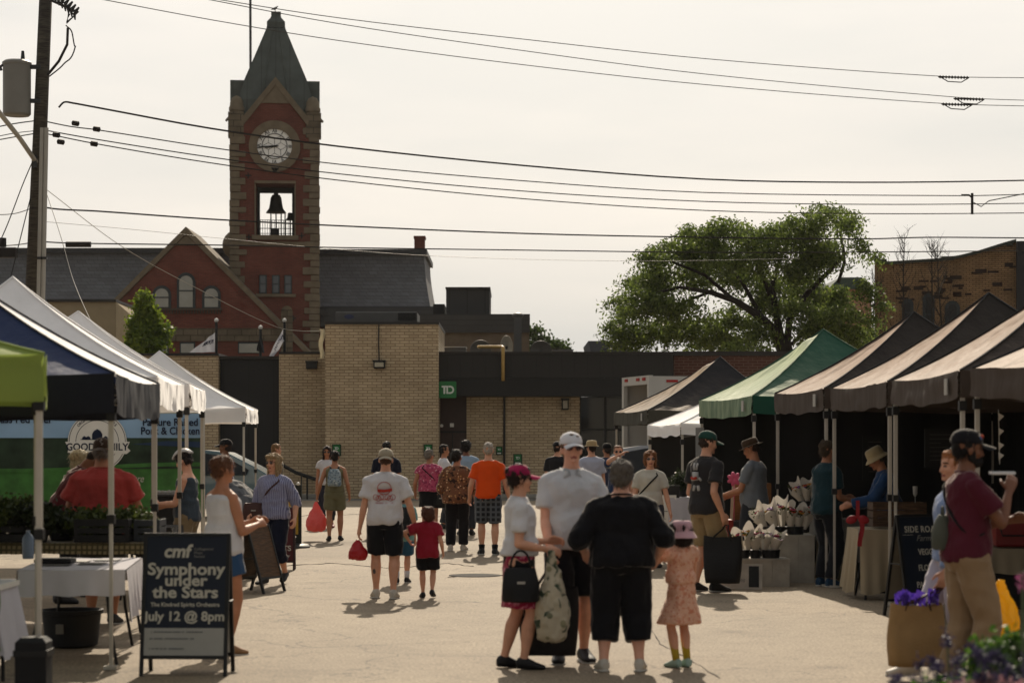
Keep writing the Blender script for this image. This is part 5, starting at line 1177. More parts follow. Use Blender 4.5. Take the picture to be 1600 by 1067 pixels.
# --- white t-shirt family
p = Person('man in white t-shirt and backwards beige cap walking away, tattoo on his left calf', 601, 935, 1.68, .03, skin='fair', fat=1.05, rh=(.20, .06, .49), lh=(-.165, .02, .47), feet=(-.02, .06), near=True, side=.02)
p.legs(cloth('#14161c'), .93, .014, 'shorts', flare=1.18); tsh = p.top(white_c, 'short', .49, .018, drape=.97, cuff=1.15, wr=.012); p.hair('#5a4030', 'crop'); p.cap('#9a907c', back=True); p.shoes(shoe_w, sole=sole_w); wt = p
a, k_, f, _ = p.J['L']; b = MB(); q = k_.lerp(f, .42)+V((-.006, -.046, 0)); b.ell(q, (.030, .016, .055), None, 12, 8); put(b.mesh('tattoo', mat('tattoo_ink', '#4b4444', .8, .3, 60), smooth=True), 'tattoo', [], p.o)
def decal(pp, pts_fn): pass
# back print: round head outline with a red band, two shapes and a line of small lettering
c, u, v = p.ring_at(.735, .018); y = c.y-v.length*1.02-.012; red_p = mat('print_red', '#a63428', .8, .05)
b = MB()
def surf(x, z): 
    c, u, v = wt.ring_at(min(.8, z/wt.h), .018); ch_ = wt.ring_at(.735, .018); vl = max(v.length, ch_[2].length*.97) if z/wt.h < .74 else v.length; ul = max(u.length, ch_[1].length*.97)
    return V((x, c.y-vl*sqrt(max(.05, 1-(x/ul)**2))-.012, z))
def arc(cx_, cz2, rx, rz, a0, a1, r=.004, n=18): b.tube([surf(cx_+rx*cos(a0+(a1-a0)*i/n), cz2+rz*sin(a0+(a1-a0)*i/n)) for i in range(n+1)], r, 4)
zc = 1.235
arc(0, zc, .075, .07, 0, 2*pi)
for i in range(8): b.tube([surf(-.075, zc-.012-i*.004), surf(0, zc-.016-i*.004), surf(.085, zc-.004-i*.004)], .0035, 4)
for sx_ in (-.065, .065):
    for j in range(3): arc(sx_+.03*(j-1), zc-.10-.012*(j % 2), .028, .03, 0, 2*pi, .003)
arc(0, zc-.095, .045, .03, pi, 2*pi, .003)
put(b.mesh('shirt_print', red_p), 'shirt_print', [], tsh)
b = MB()
for zz, hh_, n_ in ((zc-.165, .018, 13), (zc-.195, .010, 17)):
    for i in range(n_):
        if i == n_//2: continue
        x = (i-n_/2+.5)*.20/n_; q = surf(x, zz)
        for t_ in ((-.3, 0), (.3, 0), (0, .4) if i % 2 else (0, -.4)): b.tube([q+V((t_[0]*.011, -.002, -hh_*.5+abs(t_[1])*hh_*.8)), q+V((t_[0]*.011+(.003 if t_[1] else 0), -.002, hh_*.5))], .0012, 4)
put(b.mesh('lettering', red_p), 'lettering', [], tsh)
p = Person('small boy in a red t-shirt and black shorts beside the man in white', 668, 934, 1.02, .03, skin='fair', yaw=.55, rh=(.17, .02, .50), lh=(-.20, .05, .62), le=(-1, -.5, 0), feet=(-.04, .05), rlift=.03, near=True, stance=.05)
p.legs(black_c, .85, .014, 'shorts', flare=1.25); p.top(cloth('#8a1a2c'), 'short', .45, .016, drape=1, flare=.1, cuff=1.25); p.hair('#5b3321', 'full'); p.shoes(shoe_b); boy = p
p = Person('child in teal shirt and blue shorts walking half hidden behind the man in white', 628, 911, 1.16, .0, skin='fair', near=True, stance=.05, feet=(.05, -.05))
p.legs(cloth('#27506b'), .9, .014, 'shorts', flare=1.2); p.top(cloth('#6f9a9a'), 'short', .46, .016, drape=1, flare=.1, cuff=1.2); p.hair('#5b3a25', 'short'); p.shoes(shoe_b, sole=sole_w); p.socks(white_c); kid = p
# --- middle walkers
p = Person('white haired man in a bright orange t-shirt and dark plaid shorts', 763, 867, 1.75, .0, skin='fair', fat=1.04, rh=(.19, .03, .48), lh=(-.17, .06, .50), feet=(-.03, .05), yaw=0)
p.legs(cloth('#20242c', 'plaid', '#5a5f66', 1.0), .98, .016, 'shorts', flare=1.12); p.top(cloth('#d2480c'), 'short', .50, .016, drape=.98, cuff=1.15); p.hair('#b5aca0', 'crop'); p.shoes(shoe_b, sole=sole_w); p.socks(black_c, .2)
p = Person('woman in floral blouse and black trousers with short dark curly hair, walking away', 714, 860, 1.63, -.1, skin='tan', fat=1.22, yaw=-.5, rh=(.17, .06, .52), lh=(-.16, .1, .55), feet=(.03, -.03), sw=1)
p.legs(black_c, 1.93, .014, flare=1.05); p.top(cloth('#6e4a35', 'floral', ('#d0ae86', '#a87f4e', '#2c201c'), 1.0), 'three', .47, .022, 'blouse', drape=1, flare=.1); p.hair('#1d1613', 'curly'); p.shoes(shoe_w, sole=sole_w); fl_w = p
p = Person('grey haired woman in a pink patterned top and black skirt', 671, 842, 1.62, -.15, skin='tan', fat=1.15, yaw=-.6, rh=(.16, .05, .5), lh=(-.17, .05, .5), feet=(-.02, .06))
p.skirt(black_c, .36, .6, 1.1); p.top(cloth('#b04a66', 'floral', ('#7c2440', '#d49aa8', '#8a3350'), 1.1), 'cap', .53, .016, drape=1); p.hair('#847b70', 'short'); p.shoes(shoe_b); p.band(.62, .022, black_c, 'bag_strap', .84, side=-1); p.glasses(); pinkw = p
p = Person('man in light blue shirt walking ahead of the floral blouse', 728, 836, 1.78, 0, skin='brown', rh=(.17, .05, .47))
p.legs(cloth('#2a2d33'), 1.9, .012); p.top(cloth('#8a9fb2'), 'short', .49, .018); p.hair('#191310', 'curly'); p.shoes(shoe_b)
p = Person('dark haired man seen in profile between the pink top and the floral blouse', 694, 826, 1.70, -1.4, skin='tan', yaw=0)
p.legs(cloth('#2a2d33'), 1.9, .012); p.top(white_c, 'short', .49, .016); p.hair('#1d1613', 'short'); p.shoes(shoe_b)
p = Person('woman in olive romper seen from behind with a hair bun and small backpack', 523, 845, 1.60, .05, skin='tan', fat=1.04, sw=.95, rh=(.16, .02, .50), lh=(-.19, .04, .50), feet=(.05, -.03), yaw=0)
ol = cloth('#6e6a50'); p.legs(ol, .72, .012, 'romper_shorts', flare=1.15); p.top(ol, 'none', .54, .010, 'romper_top', neck=.80, drape=.84); p.hair('#1c1412', 'bun'); p.shoes(shoe_b, 'sandal', ex=.003); bpw = p
p = Person('dark haired woman in white top and sunglasses beside the backpack woman', 511, 824, 1.66, A_, skin='tan', fat=.95, sw=.92)
p.legs(cloth('#2b2b35'), 1.8, .01); p.top(white_c, 'cap', .52, .012, drape=.88); p.hair('#2a1814', 'long'); p.glasses(); p.shoes(mat('shoe_red', '#7a1c22', .6, .1))
p = Person('man in a black t-shirt with white stripes standing beyond the beige cap', 604, 838, 1.76, 0, skin='tan', fat=1.08)
p.legs(black_c, .95, .014, 'shorts', flare=1.1); t_ = p.top(cloth('#171b2a'), 'short', .49, .018, drape=.98); p.hair('#15110f', 'short'); p.shoes(shoe_b)
for q in (-.045, .045):
    b = MB(); b.tube([p.ring_at(z, .022)[0]+V((q, -p.ring_at(z, .02)[2].length-.006, 0)) for z in (.6, .65, .7, .75, .79)], .012, 5); put(b.mesh('shirt_stripe', white_c), 'shirt_stripe', [], t_)
# --- far middle and behind
def simple(label, px, py, h, face, top, bottom='#22252c', hair='#2a1c16', style='short', skin='fair', sleeve='short', hatf=None, gl=False, blen=1.9, **k):
    p = Person(label, px, py, h, face, skin=skin, **k); p.legs(cloth(bottom), blen, .012, 'trousers' if blen > 1.2 else 'shorts'); p.top(cloth(top) if isinstance(top, str) else top, sleeve, .49, .016); p.hair(hair, style); p.shoes(shoe_b)
    if gl: p.glasses()
    if hatf: hatf(p)
    return p
simple('person in a white shirt and pale straw hat behind the tall man', 924, 842, 1.78, .4, '#a9acbc', hatf=lambda p: p.hat('#a38d68', .18, .30, .02), fat=1.1)
simple('person with a dark cap half hidden by the left shoulder of the tall man', 871, 832, 1.76, -.3, '#1c1c20', hatf=lambda p: p.cap('#15151a'), skin='fair')
simple('person in a blackish bike helmet far behind the grey haired woman', 948, 826, 1.72, .5, '#31364a', hatf=lambda p: p.hat('#141416', .02, .32, 0, taper=.7, name='helmet'), skin='tan')
simple('balding person in sunglasses raising a hand to the forehead behind the grey haired woman', 966, 848, 1.70, A_, '#2b3b5a', hair='#7a5a44', style='crop', gl=True, rh=(-.02, .11, .90), re=(1, .2, -.6), curl=.3)
p = Person('woman with blowing blond hair and sunglasses in a white t-shirt walking to the camera', 1016, 886, 1.63, A_-.05, skin='fair', sw=.94, rh=(.16, .05, .47), lh=(-.17, .05, .47), yaw=.1)
p.legs(cloth('#30333c'), 1.9, .010); p.top(cloth('#b8b3a6'), 'short', .53, .012, drape=.9); p.hair('#8a5a34', 'bob'); p.glasses(); p.shoes(shoe_b); p.band(.62, .018, black_c, 'bag_strap', .83, side=-1)
simple('blond headed person just behind the striped shirt woman, face turned right', 432, 826, 1.72, -1.2, '#5a5448', hair='#8c6b45')
p = simple('man in a navy shirt and black cap seen in profile under the farthest white canopy', 352, 838, 1.80, 1.35, '#1b2f5c', hatf=lambda p: p.cap('#15161a'), skin='brown', Y=37)
# --- left group
p = Person('blond woman in sunglasses, blue striped shirt and navy cropped trousers', 428, 912, 1.61, A_-.35, skin='fair', fat=1.1, sw=.98, yaw=-.35, rh=(.14, .12, .53), lh=(-.19, .03, .50), feet=(.05, -.07), llift=.035, near=True)
p.legs(cloth('#141a2c'), 1.5, .014, flare=1.05); p.top(cloth('#8f92ab', 'stripes', '#5b5f80', 1.0), 'elbow', .50, .018, drape=.98, cuff=1.15); p.hair('#b09670', 'long'); p.glasses(); p.shoes(shoe_b, 'sandal', ex=.003); p.band(.60, .024, leather, 'bag_strap', .835, side=-1); stw = p
p = Person('woman with a messy bun in a white sleeveless top and blue shorts', 348, 1022, 1.64, -pi/2+.75, skin='tan', fat=1.0, sw=.9, yaw=-.1, pitch=.05, rh=(.07, .17, .65), lh=(-.02, .19, .66), re=(.4, -.8, -.6), le=(-.4, -.8, -.6), near=True)
p.legs(cloth('#2d4a6e'), .5, .014, 'shorts', flare=1.2); p.top(white_c, 'none', .50, .016, 'tank_top', drape=.95, neck=.80, flare=.1); p.hair('#6d452c', 'bun'); p.shoes(mat('shoe_tan', '#8b6a4a', .7, .1), sole=sole_w)
p = Person('blond person in a grey t-shirt bending forward beyond the woman with the messy bun', 385, 905, 1.62, .9, skin='fair', fat=1.2, lean=.75, pitch=.1, near=True)
p.legs(cloth('#1d2230'), 1.9, .012); p.top(cloth('#5c5f62', 'floral', ('#77797b', '#2c2d30', '#4a4c50'), .4), 'short', .48, .02); p.hair('#a88552', 'bob'); p.shoes(shoe_b)
p = Person('person in a white bike helmet, grey tank top and khaki shorts', 292, 925, 1.66, pi/2-.2, skin='fair', sw=.92, pitch=.35, rh=(.06, .19, .60), lh=(-.06, .19, .62), re=(.4, -.8, -.6), le=(-.4, -.8, -.6))
p.legs(cloth('#7a6a50'), .8, .014, 'shorts', flare=1.15); p.top(cloth('#39434d'), 'none', .50, .012, 'tank_top', drape=.9, neck=.80); p.hair('#2a1a16', 'short'); p.shoes(shoe_b)
hl = MB(); R = p.HR; H_ = p.HH; ctr = p.HO+R @ (V((0, -.06, .66))*H_)
for i in range(7):
    x = (i-3)*.105; hl.tube([ctr+R @ (V((x*(1-.25*abs(t)), .50*sin(t*1.45), .41*cos(t*1.45)*sqrt(max(.1, 1-(x/.42)**2))+.03))*H_) for t in [j/5-1 for j in range(11)]], .05*H_, 6)
put(hl.mesh('helmet', mat('helmet_white', '#b5b3b2', .4, .05), smooth=True), 'helmet', [], p.o)
hl = MB(); hl.ell(ctr, (.37*H_, .46*H_, .36*H_), R, 18, 10); put(hl.mesh('helmet_liner', black_c, smooth=True), 'helmet_liner', [], p.o); helm = p
p = Person('broad man in a coral red polo shirt and brown cap', 160, 975, 1.79, .0, skin='tan', fat=1.3, belly=.012, sw=1.14, limb=1.12, rh=(.235, .08, .47), lh=(-.20, .14, .52), re=(.6, -.8, -.2))
p.legs(cloth('#3b3a36'), .95, .02, 'shorts', flare=1.1); p.top(cloth('#a03c36'), 'short', .48, .022, 'polo_shirt', drape=1, cuff=1.25, wr=.014); p.hair('#8a8078', 'short'); p.cap('#38291f', back=True); p.shoes(shoe_b, sole=sole_w)
p = Person('vendor in a spotted cap and dark red shirt stooping over the herbs', 96, 950, 1.80, -1.3, skin='brown', fat=1.1, lean=.45, pitch=.55, rh=(.05, .30, .53), lh=(-.05, .30, .55), Y=23.6)
p.legs(black_c, 1.9, .014); p.top(cloth('#4a1a20'), 'three', .49, .018); p.cap('#a08d6c', m=cloth('#a08d6c', 'floral', ('#5a4a38', '#5a4a38', '#5a4a38'), .45)); p.hair('#1d1512', 'crop'); p.shoes(shoe_b)
simple('white haired person partly hidden behind the coral polo shirt', 124, 935, 1.66, -.6, '#4a4238', hair='#b3a684', style='bob', Y=24.6, fat=1.1)
# --- right group
p = Person('man in a dark green cap, charcoal t-shirt with white back print and khaki shorts', 1104, 924, 1.88, -.95, skin='fair', fat=1.08, yaw=-.25, pitch=.15, rh=(.15, .00, .485), lh=(-.10, .10, .55), feet=(.03, -.03), near=True)
p.legs(cloth('#8f7b5a'), .95, .014, 'shorts', flare=1.15); ts = p.top(cloth('#2c2b2d'), 'short', .485, .020, drape=.97, cuff=1.15); p.hair('#3b2a20', 'crop'); p.cap('#20423a'); p.shoes(shoe_b, sole=sole_w); gm = p
b = MB(); 
def sb(x, z):
    c, u, v = gm.ring_at(min(.8, z/gm.h), .020); ul = u.length; return V((x, c.y-v.length*sqrt(max(.05, 1-(x/ul)**2))-.020, z))
for x0_, z0_, x1_, z1_, r in ((-.018, 1.42, -.03, 1.50, .012), (.018, 1.42, .028, 1.50, .012), (0, 1.30, 0, 1.40, .038), (-.05, 1.33, -.08, 1.30, .014), (.05, 1.33, .08, 1.30, .014), (-.03, 1.24, -.045, 1.18, .018), (.03, 1.24, .045, 1.18, .018)):
    b.tube([sb(x0_, z0_), sb((x0_+x1_)/2, (z0_+z1_)/2), sb(x1_, z1_)], r, 8)
put(b.mesh('shirt_print', mat('print_white', '#aaa8a6', .8, .05), smooth=True), 'shirt_print', [], ts)
b = MB(); b.tube([sb(-.04, 1.33)+V((0, -.03, 0)), sb(0, 1.32)+V((0, -.03, 0)), sb(.04, 1.33)+V((0, -.03, 0))], .018, 8); put(b.mesh('shirt_print', red_p, smooth=True), 'shirt_print', [], ts)
b = MB()
for i in range(6): q = sb((i-2.5)*.022, 1.13); b.tube([q+V((-.006, 0, -.012)), q+V((-.006, 0, .012)), q+V((.006, 0, .012*(-1)**i))], .0025, 4)
put(b.mesh('lettering', MC['print_white']), 'lettering', [], ts)
p = Person('vendor in a straw hat and grey t-shirt looking down behind the wooden display', 1178, 905, 1.80, pi/2-.5, skin='tan', fat=1.12, pitch=.35, yaw=.25, rh=(.08, .2, .58), lh=(-.10, .2, .58), Y=28.8)
p.legs(cloth('#2a2d33'), 1.9, .014); p.top(cloth('#6b7076'), 'short', .49, .018, drape=1); p.hair('#3b2a20', 'short'); p.hat('#3d2c1e', .26, .30, .02); p.shoes(shoe_b)
p = Person('vendor in a dark teal shirt and black trousers standing behind the paired tent legs', 1292, 902, 1.78, -1.1, skin='tan', fat=1.1, yaw=.2, rh=(.1, .16, .58), lh=(-.08, .2, .6), Y=26.3)
p.legs(cloth('#171a20'), 1.93, .016); p.top(cloth('#17323a'), 'short', .49, .018, drape=1); p.hair('#4a3a28', 'short'); p.shoes(cloth('#24405a'), sole=sole_w)
p = Person('vendor in a cream bucket hat and denim shirt leaning over the produce crate', 1392, 905, 1.70, pi/2, skin='tan', lean=.2, pitch=.3, rh=(.05, .26, .60), lh=(-.06, .28, .60), Y=25.3)
p.legs(black_c, 1.9, .014); p.top(cloth('#1e3a5e'), 'long', .49, .018); p.hair('#3b2a20', 'short'); p.hat('#a08f6e', .22, .36, .16); p.shoes(shoe_b)
p = Person('bearded man in burgundy t-shirt and black cap holding a phone to his mouth', 1511, 1082, 1.84, -pi/2+.12, skin='brown', fat=1.05, yaw=-.05, pitch=.05, rh=(.03, .155, .765), lh=(-.02, .19, .655), re=(.3, .1, -1), le=(-.2, .1, -1), feet=(.04, -.05), near=True, curl=.55)
p.legs(cloth('#8d755a'), 1.9, .016, flare=1.08); p.top(cloth('#4f1a28'), 'short', .50, .016, drape=.95, cuff=1.12); p.hair('#15100e', 'short'); cp2 = p.cap('#15151a'); p.shoes(shoe_b, sole=sole_w); p.band(.60, .024, black_c, 'sling_strap', .83, side=-1, w_=.014); brd = p
b = MB(); b.ell(p.hp(0, .16, .13), (.24*p.HH, .27*p.HH, .17*p.HH), p.HR, 16, 10)
for sg in (1, -1): b.ell(p.hp(sg*.24, .02, .30), (.07*p.HH, .14*p.HH, .2*p.HH), p.HR, 10, 7)
b.ell(p.hp(0, .34, .27), (.13*p.HH, .05*p.HH, .035*p.HH), p.HR, 10, 6)
me = remesh(b, .008, 1, 'beard'); wrinkle(me, .006, 60, 3); put(me, 'beard', MC['hair_#15100e'], p.o)
for i, c in enumerate(('#a5442a', '#4c6aa0', '#b9b2a8')):
    b = MB(); b.ell(p.HO+p.HR @ (V((.20, .30-.05*i, .86-.05*(i == 1)))*p.HH), (.05*p.HH, .06*p.HH, .06*p.HH), None, 8, 6); put(b.mesh('cap_emblem', mat('emblem_'+c, c, .7)), 'cap_emblem', [], cp2)
p = Person('woman with orange blond hair and white trousers carrying a bag in each hand', 1490, 1080, 1.70, pi/2+.2, skin='fair', sw=.92, rh=(.20, -.16, .50), lh=(-.14, .10, .46), re=(.6, -1, 0), feet=(.19, -.12), rlift=.0, llift=.03, near=True, Y=15.9)
p.legs(cloth('#a9a5b4'), 1.95, .014); p.top(cloth('#7d90b5'), 'long', .52, .012, drape=.9); p.hair('#a86c3c', 'short'); p.shoes(shoe_w, sole=sole_w); blu = p
# ---------------------------------------------------------------- bags
def from_grip(grip, drop): return grip-V((0, 0, drop))
def tote(label, top, w_, h_, dp, rz, m_, grip=None, name='tote_bag', taper=.9, hm=None, cat='bag', sag=.0):
    """soft open bag hanging below top; handles rise to grip"""
    r = empty(name, top-V((0, 0, h_)), label, cat, 'carried bags', rz); b = MB(); L_ = []
    for i in range(9):
        t = i/8; ww = w_/2*(taper+(1-taper)*t+.06*sin(pi*t)); dd = dp/2*(1.0-.55*t+.35*sin(pi*min(1, t*1.4)));
        ring = []
        for k_ in range(28):
            a = 2*pi*k_/28; cx_, sy_ = cos(a), sin(a); ring.append(V((math.copysign(abs(cx_)**.45, cx_)*ww, math.copysign(abs(sy_)**.6, sy_)*dd, h_*t+(.012*sin(a*2+1) if i == 8 else 0))))
        L_.append(ring)
    b.ring(L_); b.f.pop(); b.m.pop()
    inner = [[p*.97 if False else V((p.x*.95, p.y*.8, p.z)) for p in q] for q in L_[::-1]]
    o = len(b.v); b.v += [p for q in inner for p in q]; n_ = 28
    for k_ in range(8):
        for i in range(n_): j = (i+1) % n_; b.f.append((o+k_*n_+i, o+k_*n_+j, o+k_*n_+n_+j, o+k_*n_+n_+i)); b.m.append(0)
    me = b.mesh('bag_body', m_, smooth=True); wrinkle(me, .010, 9, top.x*7); put(me, 'bag_body', [], r)
    if grip is not None:
        g = Rz(-rz) @ (grip-(top-V((0, 0, h_))))
        for sy_ in (-1, 1):
            y = sy_*dp*.2; b = MB(); b.tube([V((-w_*.25, y, h_*.9)), V((-w_*.22, y, h_*1.0)), g.lerp(V((-w_*.2, y, h_)), .35), g+V((-.02, sy_*.008, 0)), g+V((.02, sy_*.008, 0)), g.lerp(V((w_*.2, y, h_)), .35), V((w_*.22, y, h_)), V((w_*.25, y, h_*.9))], .008, 6); put(b.mesh('handle', hm or m_, smooth=True), 'handle', [], r)
    return r
def plastic(label, grip, w_, h_, m_, seed=1, name='plastic_bag'):
    r = empty(name, grip-V((0, 0, h_)), label, 'bag', 'carried bags'); b = MB()
    b.loft([(V((0, 0, z*h_)), V((w_/2*x, 0, 0)), V((0, w_/2*y, 0))) for z, x, y in ((.0, .55, .4), (.05, .85, .65), (.2, 1, .8), (.4, .97, .75), (.58, .75, .5), (.72, .45, .3), (.85, .25, .12), (.97, .12, .06))], 20)
    for sx_ in (-1, 1): b.tube([V((sx_*w_*.16, 0, h_*.68)), V((sx_*w_*.10, 0, h_*.85)), V((sx_*.012, 0, h_*1.0))], [.03, .018, .012], 8)
    me = remesh(b, .012, 1, 'bag_body'); wrinkle(me, .016, 14, seed); wrinkle(me, .008, 34, seed+2); put(me, 'bag_body', m_, r); return r
plast = lambda c, t=.5: mat('plastic_'+c, c, .35, .06, 8, .3, 30, trans=t, spec=.5)
black_t = mat('bag_black', '#121214', .7, .1, 8, .2, 40)
plastic('translucent pink plastic bag hanging from the hand of the backpack woman', bpw.wr('l'), .36, .54, plast('#d2726c'), 1)
r = plastic('small red bag in the left hand of the man in the white t-shirt', wt.wr('l'), .22, .24, plast('#b01822', .3), 2)
r = tote('large black tote bag in the hand of the man in the charcoal t-shirt', gm.wr('r')-V((.05, 0, .13)), .44, .54, .16, -.3, black_t, gm.wr('r'))
tote('dark tote bag carried low between the tall man and the woman in black', tall.wr('r')-V((.02, -.02, .20)), .46, .52, .18, .1, mat('bag_charcoal', '#1d1a1b', .8, .15, 6, .2), tall.wr('r'))
b = MB(); 
def hbag(label, c, w_, h_, m_, rz, strap=1):
    r = empty('handbag', c-V((0, 0, h_)), label, 'handbag', 'carried bags', rz); b = MB()
    b.loft([(V((0, 0, h_*t)), V((w_/2*k_, 0, 0)), V((0, .07*q, 0))) for t, k_, q in ((0, .9, .9), (.06, 1, 1.1), (.5, 1.02, 1.1), (.85, .9, .7), (1, .8, .35))], 20); me = b.mesh('bag_body', m_, smooth=SM); wrinkle(me, .006, 16, 3); put(me, 'bag_body', [], r)
    b = MB(); b.tube([V((w_*.28*cos(a), 0, h_*.95+sin(a)*w_*.52*strap)) for a in [pi*i/10 for i in range(11)]], .009, 6); put(b.mesh('handle', m_, smooth=True), 'handle', [], r)
    b = MB(); b.box((-.03, -.085, h_*.55), (.03, -.078, h_*.62)); put(b.mesh('clasp', alu), 'clasp', [], r); return r
hbag('black structured handbag against the pink floral skirt', pk.w((.24, -.03, .79)), .28, .26, black_t, .05)
hbag('black shoulder bag hanging at the hip of the woman in the pink patterned top', pinkw.w((.21, 0, .86)), .30, .30, black_t, 0)
hbag('brown leather cross-body bag on the woman in the striped shirt', stw.w((.20, .16, 1.00)), .26, .22, leather, .1, .08)
hbag('grey belt bag behind the back of the bearded man', brd.w((-.02, -.17, 1.24)), .13, .24, mat('bag_olive', '#4a4d44', .8, .1), pi/2)
canv = cloth('#b3a892', 'floral', ('#5f6350', '#8a8468', '#3f4a3c'), .6)
g0 = pk.wr('r'); plastic('long cream canvas bag with sketch print held by the pink capped woman', g0+V((-.07, -.06, .02)), .27, .70, canv, 5, 'canvas_bag')
tote('tan woven tote bag stuffed with purple tissue paper', V((X_(1432, 15.6), 15.6, Z_(944, 15.6))), .38, .44, .17, .15, mat('jute', '#96774e', .9, .12, 8, .5, 90), blu.wr('l'), taper=1.06, hm=leather)
b = MB(); rn = random.Random(4)
for i in range(16):
    c = V((X_(1432, 15.6)+rn.uniform(-.15, .15), 15.6+rn.uniform(-.04, .04), Z_(944, 15.6)+rn.uniform(-.02, .03))); d_ = V((rn.uniform(-.5, .5), rn.uniform(-.4, .4), 1)).normalized()*rn.uniform(.06, .13); u = d_.orthogonal().normalized()*.035
    b.grid(lambda s_, t_: c+d_*t_+u*(s_-.5)*2*(.4+t_)+V((0, .02*sin(s_*7+t_*5), 0)), 4, 4)
tag(b.build('tissue_paper', plast('#5b3fae', .3), smooth=True), 'crumpled purple tissue paper poking out of the tan tote', 'tissue paper')
plastic('bright yellow plastic bag in the right hand of the woman in white trousers', V((X_(1565, 16.0), 16.0, Z_(905, 16.0))), .28, .46, plast('#f4c60c', .4), 9)
# phone
g = brd.wr('l'); r = empty('phone', P(1566, 739, 14.7), 'white mobile phone held flat in front of the bearded face', 'phone')
b = MB(); b.box(P(1545, 741, 14.72), P(1587, 736.5, 14.62)+V((0, 0, .0)), bev=.004); b.build('phone_body', mat('phone_white', '#c9c9cc', .25, 0), r)
b = MB(); b.box(P(1546, 736.4, 14.715), P(1586, 735.8, 14.625)); b.build('screen', glass_dark, r)
# backpacks
def backpack(label, pp, m_, w_=.26, h_=.34, z=.68, strap=black_t):
    c, u, v = pp.ring_at(z, .02); r = empty('backpack', pp.w((0, c.y-v.length-.08, z*pp.h-h_/2)), label, 'backpack', None, pp.face); b = MB()
    b.loft([(V((0, 0, h_*t)), V((w_/2*k_, 0, 0)), V((0, .075*q, 0))) for t, k_, q in ((0, .8, .8), (.08, 1, 1.1), (.5, 1, 1.15), (.8, .9, .9), (1, .6, .4))], 18); me = b.mesh('pack_body', m_, smooth=SM); wrinkle(me, .008, 14, 2); put(me, 'pack_body', [], r)
    b = MB(); b.loft([(V((0, -.07, h_*t)), V((w_*.36, 0, 0)), V((0, .035*q, 0))) for t, q in ((.06, .6), (.12, 1), (.4, 1), (.46, .5))], 14); put(b.mesh('front_pocket', m_, smooth=SM), 'front_pocket', [], r)
    for sx_ in (-1, 1):
        b = MB(); zz = (.815-z)*pp.h+h_/2; b.tube([V((sx_*.05, .04, h_*.9)), V((sx_*.075, .085, zz)), V((sx_*.085, .16, zz+.005))], .014, 6); put(b.mesh('strap', strap, smooth=True), 'strap', [], r)
    return r
backpack('small white and blue patterned backpack on the woman in olive', bpw, cloth('#8e9aa0', 'floral', ('#c9cfd0', '#3a4c60', '#5d6f7d'), 1.1), .24, .30, .70)
backpack('black backpack on the child behind the man in white', kid, black_t, .26, .36, .66)
# ---------------------------------------------------------------- A-frame signs
nav = mat('board_navy', '#141c2b', .6, .06, 4); chalk = mat('chalk_white', '#b9b4a6', .7, .06)
def aframe(label, px, py, w_, zb, zt, lean, rz, front, back=None, frame=black_metal, spread=None, name='sandwich_board', group='sandwich board signs'):
    Y = YG(py); r = empty(name, (X_(px, Y), Y, 0), label, 'sign', group, rz); th = lean; dy = zt*math.tan(th)
    Rf = Matrix.Translation((0, -dy, 0)) @ Matrix.Rotation(-th, 4, 'X'); Rb = Matrix.Translation((0, dy, 0)) @ Matrix.Rotation(th, 4, 'X')
    L_ = zt/cos(th)
    for Mx, m_, nm in ((Rf, front, 'front_panel'), (Rb, back or front, 'back_panel')):
        b = MB(); b.box((-w_/2+.012, -.006, zb), (w_/2-.012, .006, L_-.012), Matrix(Mx)); o = b.build(nm, m_, r, local=True)
        if nm == 'front_panel': fp = o
        b = MB(); Mq = Matrix(Mx)
        for sx_ in (-1, 1): b.box((sx_*w_/2-.014, -.014, 0), (sx_*w_/2+.014, .014, L_), Mq)
        b.box((-w_/2+.014, -.012, L_-.024), (w_/2-.014, .012, L_), Mq); b.box((-w_/2+.014, -.012, zb-.012), (w_/2-.014, .012, zb+.012), Mq); b.build('frame', frame, r, local=True)
    for sx_ in (-1, 1): b = MB(); b.tube([V((sx_*(w_/2+.018), -dy*.45, zt*.52)), V((sx_*(w_/2+.018), dy*.45, zt*.52))], .006, 5); b.build('side_stay', frame, r, local=True)
    return r, fp, Rf
def put_text(fp, Rf, s_, size, x, z, m_=chalk, bold=0, sx=1, shear=0, align='CENTER', space=1):
    return text(s_, size, 'lettering', m_, fp, Rf @ V((x, -.0085, z)), Matrix(Rf.to_3x3().to_4x4()), .0015, bold, sx, shear, align, True, space)
def put_box(fp, Rf, x0, z0, x1, z1, m_, name, t=.009):
    b = MB(); b.box((x0, -t, z0), (x1, -.0062, z1), Matrix(Rf)); return b.build(name, m_, fp, local=True)
r, fp, Rf = aframe('dark navy sandwich board announcing an open air symphony, nearest sign at left', 293, 1052, .63, .14, 1.06, radians(10), -.03, nav, white_paint)
put_text(fp, Rf, 'cmf', .135, -.075, .935, bold=.004, shear=.15)
for i, q in enumerate(('Collingwood', 'Music', 'Festival')): put_text(fp, Rf, q, .028, .055, .955-i*.028, align='LEFT', m_=mat('chalk_grey', '#7f7d78', .7))
put_text(fp, Rf, 'Symphony', .125, 0, .80, bold=.0032, sx=1.12); put_text(fp, Rf, 'under', .12, 0, .715, bold=.0032, sx=1.12); put_text(fp, Rf, 'the Stars', .12, 0, .625, bold=.0032, sx=1.15)
put_text(fp, Rf, 'The Kindred Spirits Orchestra', .042, 0, .535, bold=.0008); put_text(fp, Rf, 'July 12 @ 8pm', .098, 0, .445, bold=.0026, sx=1.02)
put_box(fp, Rf, -.303, .155, .303, .36, mat('panel_pale', '#9c9a94', .6, .04), 'lower_panel'); dk = mat('print_dark', '#55565a', .7)
